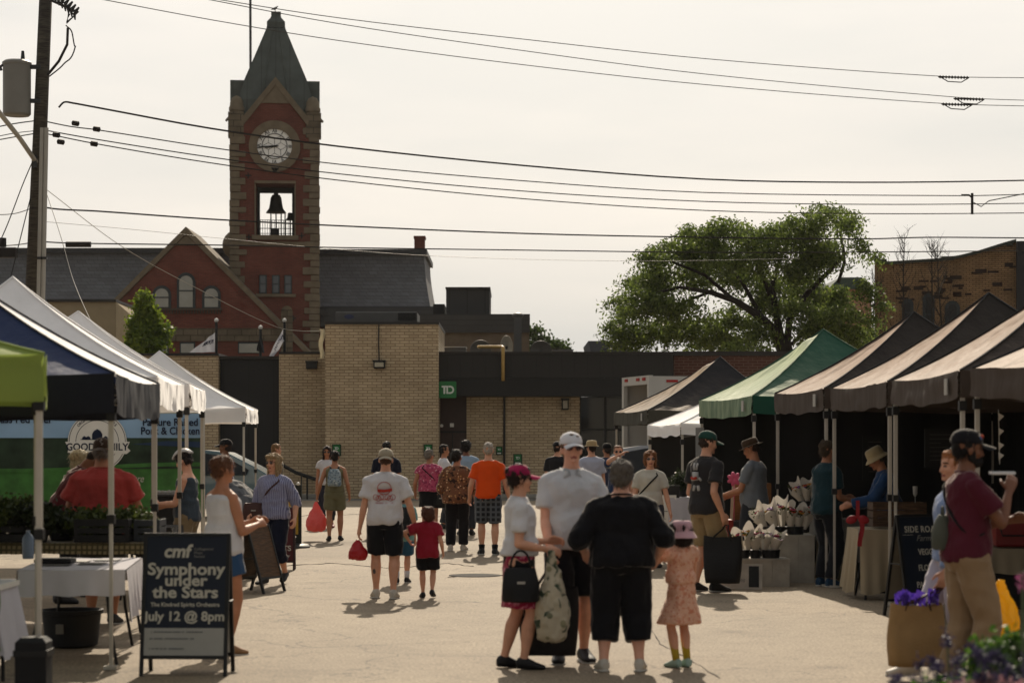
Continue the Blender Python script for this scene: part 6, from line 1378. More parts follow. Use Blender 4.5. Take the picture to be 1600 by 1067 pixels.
for z, n_, x0 in ((.325, 40, -.26), (.275, 30, -.26), (.20, 26, -.26)):
    b = MB(); rn = random.Random(int(z*1000)); x = x0
    for i in range(n_):
        w2 = rn.uniform(.006, .016)
        if rn.random() > .18: b.box((x, -.0105, z), (x+w2*.7, -.0092, z+.010), Matrix(Rf))
        x += w2
        if x > .27: break
    b.build('small_print', dk, fp, local=True)
r, fp, Rf = aframe('dark chalkboard sign for a farm stand partly hidden by the bearded man', 1440, 962, .60, .16, 1.02, radians(12), .42, nav, mat('board_pale', '#7d7463', .8, .1))
put_text(fp, Rf, 'SIDE ROAD', .090, -.02, .89, bold=.0016, sx=.86, space=1.1); put_text(fp, Rf, 'Farm', .085, -.02, .80, bold=0, shear=.4, m_=mat('chalk_grey', '#7f7d78'))
put_box(fp, Rf, -.26, .835, -.14, .838, chalk, 'rule'); put_box(fp, Rf, .12, .835, .26, .838, chalk, 'rule')
put_text(fp, Rf, 'VEGGIES', .085, .03, .66, bold=.0018, sx=.8); put_text(fp, Rf, 'FLOWERS', .085, .03, .50, bold=.0018, sx=.8); put_text(fp, Rf, 'PASTURED', .085, 0, .33, bold=.0018, sx=.8); put_text(fp, Rf, 'PORK & EGGS', .07, .03, .24, bold=.0018, sx=.8)
wood_b = mat('brown_board', '#5b4128', .7, .2, 4, c2='#3f2c1a', pat='wood')
aframe('plain brown wooden sandwich board beyond the concert sign', 402, 925, .52, .18, .78, radians(16), 1.2, wood_b, wood_b)
bur = mat('board_burgundy', '#4a1419', .6, .06)
r, fp, Rf = aframe('burgundy sandwich board peeking out beside the striped shirt woman', 430, 890, .52, .12, .86, radians(10), .05, bur, bur, mat('frame_maroon', '#2a0f10', .5))
put_text(fp, Rf, 'TREATS', .10, .035, .30, bold=.002, sx=1.1); put_text(fp, Rf, 'bakery', .06, .12, .20, shear=.3)
# stand with yellow poster
Y = 36.0; r = empty('poster_stand', (X_(446, Y), Y, 0), 'black poster stand with a yellow poster on a round base', 'sign')
b = MB(); b.box((X_(418, Y), Y, .06), (X_(471, Y), Y+.04, 1.04), bev=.006); b.build('frame', black_metal, r)
b = MB(); b.box((X_(423, Y), Y-.012, .22), (X_(466, Y), Y-.001, .86)); b.build('poster', mat('poster_yellow', '#a8812a', .5, .08, 3), r)
b = MB(); b.lathe((X_(450, Y), Y, 0), [(.36, 0), (.37, .02), (.34, .05), (.1, .08), (.02, .08)], 24); b.build('base', black_metal, r, smooth=SM)
for q in (423, 466): b = MB(); b.ell(P(q, 755.5, Y), (.03, .03, .03), None, 8, 6); b.build('knob', white_paint, r)
# white sign near the white tent
Y = 31.5; r = empty('menu_board', (X_(1040, Y), Y, 0), 'white menu board in a black frame beside the woman with blowing hair', 'sign', None, -.1)
b = MB(); b.box((-.24, 0, .25), (.20, .03, 1.12), bev=.004); b.build('frame', black_metal, r, local=True)
b = MB(); b.box((-.21, -.01, .30), (.155, -.001, .98)); pn = b.build('panel', white_paint, r, local=True)
b = MB()
for i in range(9): b.box((-.15, -.014, .85-i*.055), (-.15+.06+.03*((i*7) % 5), -.0105, .86-i*.055))
b.build('small_print', dk, pn, local=True); text('OPEN', .10, 'lettering', dk, pn, (0, -.0115, .91), 0, .001, .001, 1, local=True) if False else None
# ---------------------------------------------------------------- left stalls
white_cl = mat('table_linen', '#b9b6bb', .9, .05, 3, .2, 8)
def draped(label, cx_, cy_, w_, d_, h_, drops, m_, rz=0, name='draped_table', legs=None, wave=.02, group='draped tables'):
    """table: top slab, legs, and a cloth; drops = (near, right, far, left)"""
    r = empty(name, (cx_, cy_, 0), label, 'table', group, rz); b = MB(); b.box((-w_/2, -d_/2, h_-.035), (w_/2, d_/2, h_), bev=.006); b.build('tabletop', white_paint, r, local=True)
    for sx_ in (-1, 1):
        for sy_ in (-1, 1): b = MB(); b.tube([V((sx_*(w_/2-.15), sy_*(d_/2-.08), h_-.035)), V((sx_*(w_/2-.12), sy_*(d_/2-.08), .35)), V((sx_*(w_/2-.06), sy_*(d_/2-.05), 0))], .014, 6); b.build('leg', black_metal, r, local=True)
    b = MB(); zt = h_+.006; W_, D_ = w_/2+.012, d_/2+.012
    b.grid(lambda u, v: V((-W_+2*W_*u, -D_+2*D_*v, zt+.004*noise.noise(V((u*6, v*6, cx_))))), 14, 10)
    cs = [(-W_, -D_), (W_, -D_), (W_, D_), (-W_, D_)]
    for k_ in range(4):
        if drops[k_] <= 0: continue
        A, B = V((*cs[k_], 0)), V((*cs[(k_+1) % 4], 0)); nn = V(((B-A).y, -(B-A).x, 0)).normalized(); dr = drops[k_]
        def fn(u, v):
            p = A.lerp(B, u); q = v*dr*(1+.03*sin(u*17+k_)); out_ = wave*v*(.7+sin(u*(B-A).length*16+k_*2)+.6*sin(u*(B-A).length*37))+.01+.05*dr*v; return V((p.x, p.y, zt-.001-q))+nn*out_
        b.grid(fn, 44, 8, True)
    b.build('tablecloth', m_, r, smooth=True, local=True); return r
t1_ = draped('white clothed table with leaflets under the lime and navy canopies', -3.52, 17.85, .80, 1.75, .745, (.20, .40, .2, .20), white_cl, rz=.10, wave=.012)
plaid = cloth('#8a7c5c', 'plaid', '#4f4a36', 1.6)
draped('table under a beige plaid cloth carrying the potted herbs', -4.55, 20.3, 2.4, .75, .82, (.10, .48, .1, .1), plaid, rz=0, wave=.03)
herb_m = leaf_mat('herb_leaf', '#2c3817', '#55602a', .4); herb_d = leaf_mat('herb_dark', '#1b2413', '#303a1e', .35)
crate_m = mat('crate_black', '#17181a', .6, .1, 6)
def crate(label, cx_, cy_, z, w_, d_, h_, m_, name='plastic_crate', rz=0, slats=3, group='crates on the stalls'):
    r = empty(name, (cx_, cy_, z), label, 'crate', group, rz)
    b = MB(); t = .012; b.box((-w_/2, -d_/2, 0), (w_/2, d_/2, t)); b.build('base', m_, r, local=True)
    for k_, (A, B) in enumerate((((-w_/2, -d_/2), (w_/2, -d_/2+t)), ((-w_/2, d_/2-t), (w_/2, d_/2)), ((-w_/2, -d_/2+t), (-w_/2+t, d_/2-t)), ((w_/2-t, -d_/2+t), (w_/2, d_/2-t)))):
        b = MB(); hh = (h_-t)/slats
        for i in range(slats): b.box((A[0], A[1], t+i*hh+.004), (B[0], B[1], t+(i+1)*hh-.012*(i < slats-1)))
        if k_ < 2:
            for x in (-w_/2+.02, w_/2-.02): b.box((x-.018, A[1]-.002, t), (x+.018, B[1]+.002, h_+.003))
        b.build('side', m_, r, local=True)
    return r
def potted(label, cx_, cy_, z, rr, hh, m_, seed, name='herb_plant', n=900, group='potted herbs on the stall', pot=None, size=.035):
    r = empty(name, (cx_, cy_, z), label, 'plant', group)
    b = MB(); b.lathe((0, 0, 0), [(rr*.35, 0), (rr*.5, .10), (rr*.52, .11), (rr*.45, .11), (.01, .10)], 14); b.build('pot', pot or crate_m, r, local=True)
    rn = random.Random(seed); cl = [(V((rn.uniform(-.5, .5)*rr, rn.uniform(-.5, .5)*rr, .12+hh*rn.uniform(.3, .85))), (rr*.6, rr*.6, hh*.3)) for _ in range(5)]
    b = MB()
    for i in range(12): e = V((rn.uniform(-.8, .8)*rr, rn.uniform(-.8, .8)*rr, .1+hh*rn.uniform(.6, 1))); b.tube([V((0, 0, .08)), e*.5+V((0, 0, .04)), e], .004, 4)
    b.build('stems', m_, r, local=True); leaves('foliage', [(c, q) for c, q in cl], n, size, m_, r, .2, seed, 2, True); return r
hn = ['bushy dark herb at the far left of the stall table', 'feathery green herb behind the lime tent leg', 'broad dark herb left of the stooping vendor', 'low green herb below the stooping vendor', 'yellow green dill before the coral polo shirt', 'green herb in the crate at the right end of the table', 'tall dark herb at the left edge of the photo', 'dark herb in the second row behind the white table', 'shaggy herb in the black crate near the plaid cloth']
hp_ = [(-4.95, 20.1, .83, .24, .42, herb_d), (-4.55, 20.15, .83, .22, .36, herb_m), (-4.2, 20.3, .83, .26, .34, herb_d), (-3.95, 20.15, .83, .18, .22, herb_m), (-3.72, 20.2, .86, .17, .24, herb_m), (-3.52, 20.25, .86, .13, .18, herb_m), (-5.3, 19.9, .83, .3, .55, herb_d), (-4.75, 19.95, .83, .2, .2, herb_m), (-4.35, 19.98, .83, .2, .22, herb_d)]
for i, (q, lab) in enumerate(zip(hp_, hn)): potted(lab, q[0], q[1], q[2], q[3]*1.1, q[4]*(.95 if q[0] < -4.3 else .32), q[5], 30+i, n=2200, size=.04)
crate('black plastic crate under the feathery herbs on the plaid cloth', -3.75, 20.02, .832, .50, .32, .21, crate_m)
crate('grey plastic crate overhanging the right end of the plaid table', -3.36, 20.2, .832, .24, .38, .20, mat('crate_grey', '#2d3238', .6, .1))
crate('dark crate at the left part of the plaid table', -4.75, 19.97, .832, .9, .25, .24, crate_m)
b = MB(); c = V((X_(52, 18.8), 18.6, .752)); b.lathe(c, [(.001, 0), (.045, 0), (.05, .02), (.05, .17), (.035, .20), (.018, .215), (.018, .24), (.001, .24)], 16)
tag(b.build('water_bottle', mat('bottle_blue', '#6b7a8c', .3, .05), smooth=SM), 'grey blue bottle standing on the white table behind the lime tent leg', 'bottle')
lf = [(-3.66, 17.5, .22, .14, '#3a3a38', 'dark folded leaflet on the white table, nearest its front edge'), (-3.42, 17.75, .2, .28, '#5d5c58', 'grey leaflet in the middle of the white table'), (-3.62, 18.1, .21, .28, '#77746e', 'pale leaflet behind the others on the white table'), (-3.40, 18.3, .2, .26, '#4a4a49', 'grey leaflet near the far right corner of the white table')]
for x, y, w2, d2, c, lab in lf:
    b = MB(); b.box((x-w2/2, y-d2/2, .757), (x+w2/2, y+d2/2, .762)); tag(b.build('leaflet', mat('paper_'+c, c, .6, .15, 9)), lab, 'leaflet', 'leaflets on the white table')
b = MB(); b.box((-3.90, 17.75, .757), (-3.60, 17.98, .795), bev=.006); tag(b.build('black_folder', black_t), 'black folder lying on the white table beside the lime tent leg', 'folder')
Y = 18.6; r = empty('storage_tub', (X_(112, Y), Y, 0), 'round black tub with a pale label standing under the white table', 'tub')
b = MB(); b.lathe((X_(112, Y), Y, 0), [(.17, .0), (.22, .02), (.25, .28), (.27, .29), (.27, .32), (.24, .32), (.21, .06), (.01, .05)], 26); b.build('tub_body', crate_m, r, smooth=SM)
b = MB(); b.box((X_(97, Y), Y-.265, .13), (X_(108, Y), Y-.23, .21)); b.build('label_patch', mat('label_grey', '#77756f', .7), r)
# tent weight
r = empty('tent_weight', (-3.04, 13.98, 0), 'black fabric weight strapped round the lime tent leg', 'weight')
b = MB(); b.box((-3.17, 13.87, 0), (-2.97, 14.06, .50), bev=.03); me = b.build('weight_bag', black_t, r)
b = MB(); b.box((-3.18, 13.86, .38), (-2.96, 14.07, .42)); b.build('strap', collar_m, r)
# hanging clothes at left edge
r = empty('goods_table', (-3.85, 15.6, 0), 'left edge table under a white cloth with folded shirts on top', 'table', 'draped tables')
b = MB(); b.box((-4.6, 15.25, .70), (-3.62, 16.0, .735)); b.build('tabletop', white_paint, r)
for x in (-4.5, -3.72):
    for y in (15.35, 15.9): b = MB(); b.tube([(x, y, 0), (x, y, .7)], .016, 6); b.build('leg', black_metal, r)
b = MB(); b.grid(lambda u, v: V((-4.65+1.0*u+.12*v*u, 15.22-.04*v-.03*v*sin(u*21), .742-.48*v)), 40, 8); b.grid(lambda u, v: V((-3.65+.10*v+.02*v*sin(u*15), 15.22+.8*u, .742-.52*v)), 24, 8); b.grid(lambda u, v: V((-4.65+1.0*u, 15.22+.8*v, .743)), 6, 6)
b.build('tablecloth', white_cl, r, smooth=True)
shc = [('#2f4f70', 'blue folded shirt on top of the pile at the left edge'), ('#9aa4a8', 'grey folded shirt in the middle of the left edge pile'), ('#3a4048', 'dark folded shirt at the bottom of the left edge pile')]
for i, (c, lab) in enumerate(shc):
    b = MB(); z = .86-.045*i; b.loft([(V((-4.25+.56*t-.03*i, 15.5, z-.10*t*t)), V((0, .2, .0)), V((0, 0, .022))) for t in (0, .1, .5, .85, 1)], 16); me = b.mesh('folded_shirt', cloth(c), V((-3.9, 15.5, z)), True); wrinkle(me, .012, 9, i); o = put(me, 'folded_shirt', [], None); o.location = (-3.9, 15.5, z); WO[o.name] = o.location; tag(o, lab, 'shirt', 'folded shirts at the left edge')
b = MB(); b.grid(lambda u, v: V((-3.93+.34*u+.05*v+.02*sin(v*6), 15.16-.05*v-.02*sin(u*9), .80-.50*v)), 16, 16); tag(b.build('hanging_shirt', cloth('#7f8d74', 'floral', ('#8fc03a', '#a9b0b3', '#5f7f86'), .35), smooth=True), 'light shirt with lime patch hanging over the table front at the left edge', 'shirt')
# farm banner behind the left stalls
YB2 = 31.2; r = empty('farm_banner', (X_(120, YB2), YB2, 0), 'wide printed banner of a green field with a round farm emblem', 'banner')
def bpan(x0, x1, y0, y1, m_, name, t, parent=None):
    b = MB(); b.grid(lambda u, v: V((X_(x0+(x1-x0)*u, YB2), YB2-t+.012*sin(u*14), Z_(y0+(y1-y0)*v, YB2))), 20, 2, True); return b.build(name, m_, parent or r, smooth=True)
x0, x1 = -110, 318
base_p = bpan(x0, x1, 646, 808, mat('banner_green', '#3a6a30', .7, .35, 5), 'banner_sheet', 0)
def skym():
    return mat('banner_sky', '#86a6c4', .7, .16, .9)
bpan(x0, x1, 646, 694, skym(), 'sky_print', .006, base_p); bpan(x0, x1, 684, 732, mat('banner_trees', '#28382a', .8, .6, 3), 'forest_print', .009, base_p)
b = MB(); b.grid(lambda u, v: V((X_(x0+(x1-x0)*u, YB2), YB2-.0115+.012*sin(u*14), Z_(727+5*sin(u*5)+(733+5*sin(u*5)-727-5*sin(u*5))*v+3*(1-v)*noise.noise(V((u*60, 0, 0))), YB2))), 60, 1, True); b.build('field_edge', MC['banner_green'], base_p, smooth=True)
b = MB(); b.poly([(X_(205, YB2), Z_(694, YB2)), (X_(318, YB2), Z_(699, YB2)), (X_(318, YB2), Z_(690, YB2)), (X_(260, YB2), Z_(689, YB2))], YB2-.024, YB2-.022); b.build('lake_print', mat('banner_lake', '#1f3350', .7), base_p)
btxt = mat('banner_text', '#101c33', .8); yb = YB2-.03
text('Grass Fed Beef', .155, 'lettering', btxt, base_p, P(31, 655.5, yb), 0, .001, .003, .94)
text('Pasture Raised', .15, 'lettering', btxt, base_p, P(266, 660, yb), 0, .001, .003, .90); text('Pork & Chicken', .15, 'lettering', btxt, base_p, P(266, 673.5, yb), 0, .001, .003, .88)
text('From Pasture to Culture', .15, 'lettering', chalk, base_p, P(160, 748, yb), 0, .001, 0, .78, .35)
cc = P(152, 690, yb+.004); k = YB2/F
b = MB(); b.lathe(cc, [(.001, 0), (46*k, 0), (46*k, .004), (.001, .004)], 40, RX); em = b.build('emblem', mat('emblem_white', '#d0cfc8', .7, .04), base_p)
b = MB()
for r0 in (43.5, 33): b.lathe(cc-V((0, .004, 0)), [(r0*k, 0), ((r0+.9)*k, 0), ((r0+.9)*k, .002), (r0*k, .002), (r0*k, 0)], 40, RX, True)
b.build('emblem_ring', btxt, em)
for i, ch_ in enumerate('ORGANIC BY NATURE'):
    a = radians(138-i*96/16)
    if ch_ != ' ': text(ch_, .055, 'lettering', btxt, em, cc+V((cos(a)*38.5*k, -.006, sin(a)*38.5*k)), Matrix.Rotation(-(a-pi/2), 4, 'Y'), .001, .0012)
b = MB(); zb_ = cc.z+3*k; b.box((cc.x-26*k, cc.y-.008, zb_), (cc.x+26*k, cc.y-.004, zb_+1.2*k))
b.poly([(cc.x-8*k, zb_), (cc.x+8*k, zb_), (cc.x+8*k, zb_+9*k), (cc.x+5*k, zb_+14*k), (cc.x, zb_+17*k), (cc.x-5*k, zb_+14*k), (cc.x-8*k, zb_+9*k)], cc.y-.009, cc.y-.004)
for q in (-20, -14, 13, 21): b.poly([(cc.x+(q-4)*k, zb_), (cc.x+(q+4)*k, zb_), (cc.x+(q+3)*k, zb_+4*k), (cc.x+q*k, zb_+6*k), (cc.x+(q-3)*k, zb_+4*k)], cc.y-.010, cc.y-.004)
b.build('barn_print', btxt, em)
b = MB(); zb_ = cc.z-19*k; b.poly([(cc.x-46*k, zb_+2*k), (cc.x+46*k, zb_), (cc.x+52*k, zb_+5*k), (cc.x+47*k, zb_+10*k), (cc.x+51*k, zb_+19*k), (cc.x-50*k, zb_+19*k), (cc.x-45*k, zb_+10*k)], cc.y-.012, cc.y-.005); rb_ = b.build('ribbon', MC['emblem_white'], em)
text('GOOD FAMILY', .145, 'lettering', btxt, rb_, V((cc.x, cc.y-.014, zb_+10.5*k)), 0, .001, .003, .92)
for px in (-100, 318): b = MB(); b.tube([P(px, 644, YB2+.04), (X_(px, YB2), YB2+.04, 0)], .02, 8); b.build('pole', post_m, r)
b = MB(); b.tube([P(-100, 645, YB2+.04), P(318, 645, YB2+.04)], .018, 8); b.build('top_bar', post_m, r)
# counter beside helmet person
Y = 27.0; r = empty('display_counter', (X_(262, Y), Y, 0), 'black fronted counter in front of the person with the bike helmet', 'counter')
b = MB(); b.box((X_(238, Y), Y, .02), (X_(290, Y), Y+.6, Z_(775, Y)), bev=.01); b.build('counter_body', black_t, r); b = MB(); b.box((X_(236, Y), Y-.02, Z_(775, Y)), (X_(292, Y), Y+.62, Z_(772.5, Y))); b.build('counter_top', dark_steel, r)
rn = random.Random(8)
for i in range(5):
    c = P(248+i*8, 770, Y+.2); b = MB(); b.ell(c, (.05, .05, .035), None, 10, 6); me = b.mesh('m', plast('#8f8f8c', .2), c, True); wrinkle(me, .012, 30, i); me.name = 'food_packet'; o = put(me, 'food_packet', [], None); o.location = c; tag(o, 'crumpled clear packet on the black fronted counter', 'packet', 'food packets on the black counter')
Y = 24.0; draped('low table with produce bags between the coral polo shirt and the concert sign', X_(222, Y), Y+.4, .62, .8, .80, (.3, .3, 0, 0), mat('cloth_dark', '#24211f', .9, .1), wave=.01)
for i, (px, c, lab) in enumerate(((208, '#8f8f8b', 'white produce bag on the dark table, leftmost of three'), (219, '#a5a39c', 'white produce bag in the middle of the dark table'), (231, '#8a5e40', 'orange brown produce bag at the right of the dark table'))):
    c0 = V((X_(px, Y), Y+.25, .81)); b = MB(); b.loft([(V((0, 0, z)), V((q, 0, 0)), V((0, q, 0))) for z, q in ((0, .06), (.03, .085), (.09, .08), (.13, .04), (.15, .05))], 14); me = b.mesh('produce_bag', plast(c, .3), smooth=True); wrinkle(me, .014, 22, i); o = put(me, 'produce_bag', [], None); o.location = c0; tag(o, lab, 'bag', 'produce bags on the dark table')
b = MB(); Y2 = 20.6; b.box((X_(240, Y2), Y2, .83), (X_(288, Y2), Y2+.3, .86), bev=.006); tb_ = tag(b.build('red_tray', mat('tray_red', '#a8382c', .4, .05)), 'flat red tray seen just above the concert sign', 'tray')
Y = 20.6; draped('small table carrying the red tray behind the concert sign', X_(264, Y), Y+.2, .5, .5, .825, (.25, .25, 0, .25), mat('cloth_dark', '#24211f'), wave=.01)
# ---------------------------------------------------------------- right stalls
wwood = mat('whitewashed_wood', '#a39b8e', .85, .2, 5, .3, 30); wood_l = mat('golden_wood', '#8a5f34', .6, .2, 5, c2='#6b4625', pat='wood'); wood_d = mat('crate_wood', '#5a4330', .85, .25, 5, c2='#3d2c1f', pat='wood')
def wbox(label, x0, x1, y0, y1, z0, z1, m_, name='wooden_box'):
    r = empty(name, ((x0+x1)/2, (y0+y1)/2, z0), label, 'box', 'whitewashed boxes of the flower stall')
    b = MB(); t = .018
    b.box((x0+t, y0+t, z0), (x1-t, y1-t, z1-t)); b.build('box_body', m_, r)
    b = MB(); n_ = 3; w2 = (x1-x0)/n_
    for i in range(n_): b.box((x0+i*w2+.002, y0, z0), (x0+(i+1)*w2-.002, y0+t, z1-t))
    b.build('front_boards', m_, r)
    b = MB(); b.box((x0-.006, y0-.006, z1-t), (x1+.006, y1+.006, z1)); b.build('top_board', m_, r); return r
Yf = 27.0; k = Yf/F
bx1 = wbox('tall whitewashed wooden box, highest of the flower stall boxes', X_(1196, Yf), X_(1273, Yf), Yf, Yf+.55, 0, Z_(836, Yf), wwood)
Yg = 26.3; bx2 = wbox('low whitewashed wooden box in front of the taller one', X_(1152, Yg), X_(1234, Yg), Yg, Yg+.55, 0, Z_(873, Yg), wwood)
wrap = mat('wrapping_paper', '#cfc8bc', .8, .06, 8, .2, 20, trans=.25); kraft_e = mat('paper_edge', '#c4bba8', .8)
flc = [mat('petal_'+c, c, .6, .1) for c in ('#b8482a', '#7a3a8a', '#c08a30', '#a03048', '#c4a6b0')]; seedh = mat('flower_eye', '#2a1a14', .9)
def bouquet(label, x, y, z, tiltx, hgt, rr, seed, group):
    r = empty('wrapped_bouquet', (x, y, z), label, 'bouquet', group); rn = random.Random(seed); ax = V((tiltx, -.25, 1)).normalized(); u = ax.orthogonal().normalized(); v_ = ax.cross(u); b = MB()
    ph = rn.random()*6
    def fn(a, t): A = 2*pi*a*.93+ph; rad = rr*(.30+.75*t); tip = hgt*(t*(1+.22*sin(A*1+1.7)+.16*sin(A*3+seed)*t)); return ax*tip+(u*cos(A)+v_*sin(A))*rad
    b.grid(fn, 26, 6); b.build('paper_wrap', wrap, r, smooth=True, local=True)
    for i in range(5):
        a = rn.uniform(0, 2*pi); c = ax*hgt*rn.uniform(.80, .98)+(u*cos(a)+v_*sin(a))*rr*rn.uniform(.1, .6)+V((0, -.02, 0)); b = MB(); R = ax.to_track_quat('Z', 'Y').to_matrix(); s_ = rn.uniform(.024, .042)
        for q in range(7): A = 2*pi*q/7; b.ell(c+R @ V((cos(A)*s_*.6, sin(A)*s_*.6, 0)), (s_*.42, s_*.42, s_*.2), R, 8, 5)
        fl = b.build('flower', flc[rn.randrange(5)], r, smooth=True, local=True); b = MB(); b.ell(c+R @ V((0, 0, s_*.15)), (s_*.35, s_*.35, s_*.25), R, 8, 5); b.build('flower_eye', seedh, fl, local=True)
    lv = [(ax*hgt*.80, (rr*.6, rr*.6, hgt*.10))]; leaves('greenery', lv, 70, .022, herb_m, r, .1, seed, 2, True); return r
def tray(label, x0, x1, y, z, group='black flower trays'):
    r = empty('flower_tray', ((x0+x1)/2, y, z), label, 'tray', group); b = MB(); w2 = (x1-x0)
    b.loft([(V((0, 0, zz)), V((w2/2*q, 0, 0)), V((0, .11*q, 0))) for zz, q in ((0, .9), (.012, .92), (.085, 1), (.09, 1.03), (.098, 1.03))], 24); b.build('tray_body', crate_m, r, local=True, smooth=SM); return r
z1 = Z_(836, Yf)+.004; z2 = Z_(873, Yg)+.004
for i, (a, c, lab) in enumerate(((1190, 1208, 'left black tray on the tall box'), (1209, 1228, 'middle black tray on the tall box'), (1229, 1257, 'widest black tray on the tall box'))): tray(lab, X_(a, Yf+.2), X_(c, Yf+.2), Yf+.22, z1)
for i, (a, c, lab) in enumerate(((1155, 1171, 'left black tray on the low box'), (1172, 1189, 'middle black tray on the low box'), (1190, 1219, 'widest black tray on the low box'))): tray(lab, X_(a, Yg+.2), X_(c, Yg+.2), Yg+.2, z2)
gA, gB, gC = 'bouquets on the tall box', 'bouquets on the low box', 'bouquets in the dark buckets behind'
for i, (px, t, h_, lab) in enumerate(((1196, -.55, .30, 'paper wrapped bouquet leaning far left on the tall box'), (1212, -.35, .33, 'second bouquet from the left on the tall box'), (1222, -.1, .38, 'tallest bouquet in the middle of the tall box'), (1235, .05, .31, 'fourth bouquet from the left on the tall box'), (1247, .12, .28, 'fifth bouquet from the left on the tall box'), (1256, .35, .32, 'rightmost bouquet on the tall box'))): bouquet(lab, X_(px, Yf+.2), Yf+.2, z1+.07, t, h_*.88, .10, 40+i, gA)
for i, (px, t, h_, lab) in enumerate(((1158, -.4, .26, 'leftmost bouquet on the low box'), (1168, -.1, .31, 'second bouquet from the left on the low box'), (1181, -.05, .28, 'third bouquet from the left on the low box'), (1194, .05, .29, 'fourth bouquet from the left on the low box'), (1210, .15, .25, 'rightmost bouquet on the low box'))): bouquet(lab, X_(px, Yg+.2), Yg+.2, z2+.07, t, h_*.88, .10, 50+i, gB)
Yh = 28.2
for i, (px, t, lab) in enumerate(((1254, -.5, 'left one of the bouquets behind the tall box'), (1262, -.15, 'middle one of the bouquets behind the tall box'), (1272, .1, 'right one of the bouquets behind the tall box'))): bouquet(lab, X_(px, Yh), Yh, Z_(785, Yh), t, .26, .09, 60+i, gC)
for px, lab in ((1256, 'left tall dark bucket behind the tall box'), (1271, 'right tall dark bucket behind the tall box')):
    c = V((X_(px, Yh), Yh, Z_(832, Yh))); r = empty('flower_bucket', c, lab, 'bucket', 'tall dark buckets'); b = MB(); b.lathe(c, [(.045, 0), (.05, 0), (.07, .40), (.075, .41), (.065, .41), (.04, .02)], 18); b.build('bucket_body', mat('bucket_dark', '#26282a', .5, .1), r, smooth=SM)
draped('table under a cream cloth behind the flower boxes', X_(1285, 28.2), 28.3, .80, .6, Z_(834, 28.2), (.66, .3, 0, .66), mat('cream_cloth', '#9a8c74', .9, .06, 3), wave=.03)
# leaning white sign with chalk panel
r = empty('price_board', (X_(1160, 25.6), 25.75, 0), 'white board with a small chalk panel leaning against the low box', 'sign', None, -.12)
Mx = Matrix.Rotation(radians(-28), 4, 'X'); b = MB(); b.box((-.26, -.012, 0), (.25, .012, .33), Mx); bp_ = b.build('board', wwood, r, local=True)
b = MB(); b.box((.09, -.018, .03), (.21, -.0125, .30), Mx); b.build('chalk_panel', mat('chalk_panel', '#1d1f1e', .8, .3, 30), bp_, local=True)
text('Stems', .085, 'lettering', dk, bp_, Mx @ V((-.05, -.0135, .12)), Matrix(Mx), .001, 0, .9, .3, local=True)
# wooden display
Yw = 29.3; kk = Yw/F; r = empty('display_rack', (X_(1175, Yw), Yw, 0), 'golden wooden display rack with jars behind the green tent leg', 'shelf')
for a, c in ((1145, 1158), (1193, 1205)):
    b = MB(); b.poly([(X_(a, Yw), Z_(812, Yw)), (X_(c, Yw), Z_(812, Yw)), (X_(c, Yw), Z_(755, Yw)), (X_(a+4, Yw), Z_(755, Yw)), (X_(a+2, Yw), Z_(775, Yw))], Yw, Yw+.4); b.build('side_panel', wood_l, r)
for py in (757, 784, 811): b = MB(); b.box((X_(1158, Yw), Yw+.02, Z_(py+1.5, Yw)), (X_(1193, Yw), Yw+.38, Z_(py-1.0, Yw))); b.build('shelf', wood_l, r)
for i, (px, py) in enumerate(((1163, 782), (1171, 782), (1180, 782), (1188, 782), (1162, 809), (1172, 809), (1182, 809), (1190, 809))):
    c = V((X_(px, Yw+.2), Yw+.1, Z_(py, Yw))); j = empty('jar', c, 'small dark jar on the %s shelf of the golden rack' % ('upper' if py < 800 else 'lower'), 'jar', 'jars on the %s shelf of the rack' % ('upper' if py < 800 else 'lower')); b = MB(); b.lathe(c, [(.001, 0), (.032, 0), (.034, .09), (.024, .10), (.001, .10)], 12); b.build('glass', mat('jar_dark', '#241812', .2, .1), j, smooth=SM); b = MB(); b.lathe(c+V((0, 0, .1)), [(.026, 0), (.028, .002), (.028, .02), (.001, .02)], 12); b.build('lid', alu, j)
for a, c, lab in ((1152, 1166, 'left cream packet on top of the golden rack'), (1168, 1182, 'middle cream packet on top of the golden rack'), (1184, 1195, 'right cream packet on top of the golden rack')):
    b = MB(); b.box((X_(a, Yw), Yw+.1, Z_(755.8, Yw)), (X_(c, Yw), Yw+.3, Z_(749, Yw)), bev=.01); tag(b.build('packet', mat('packet_cream', '#9a8d72', .7, .1)), lab, 'packet', 'cream packets on the rack')
draped('table under a grey cloth beneath the golden rack', X_(1178, 29.4), 29.6, .75, .9, Z_(813, 29.3)-.006, (.6, .3, 0, .5), mat('grey_cloth', '#4a4a4b', .9, .1, 3), wave=.02)
Yc = 29.0; b = MB(); b.box((X_(1128, Yc), Yc, .40), (X_(1146, Yc), Yc+.3, Z_(812, Yc)), bev=.01); tag(b.build('red_box', mat('box_red', '#8a2a22', .6, .1), origin=(X_(1137, Yc), Yc+.15, .40)), 'red box beside the golden rack behind the black tote', 'box')
draped('low stand holding the red box', X_(1137, Yc), Yc+.18, .3, .42, .388, (.3, 0, 0, .3), mat('grey_cloth', '#4a4a4b'), wave=.01, name='low_stand')
b = MB(); rn = random.Random(2)
c = P(1147, 748, 29.0)
for i in range(7): A = 2*pi*i/7; b.ell(c+V((cos(A)*.05, -.01, sin(A)*.05)), (.05, .02, .03), Ry(-A), 8, 5)
b.tube([c, c-V((0, 0, .2)), V((c.x, c.y, Z_(812, 29.3)))], .006, 5)
tag(b.build('pink_flower', mat('petal_pink', '#c0506e', .6), smooth=True), 'single bright pink flower left of the vendor in the straw hat', 'flower')
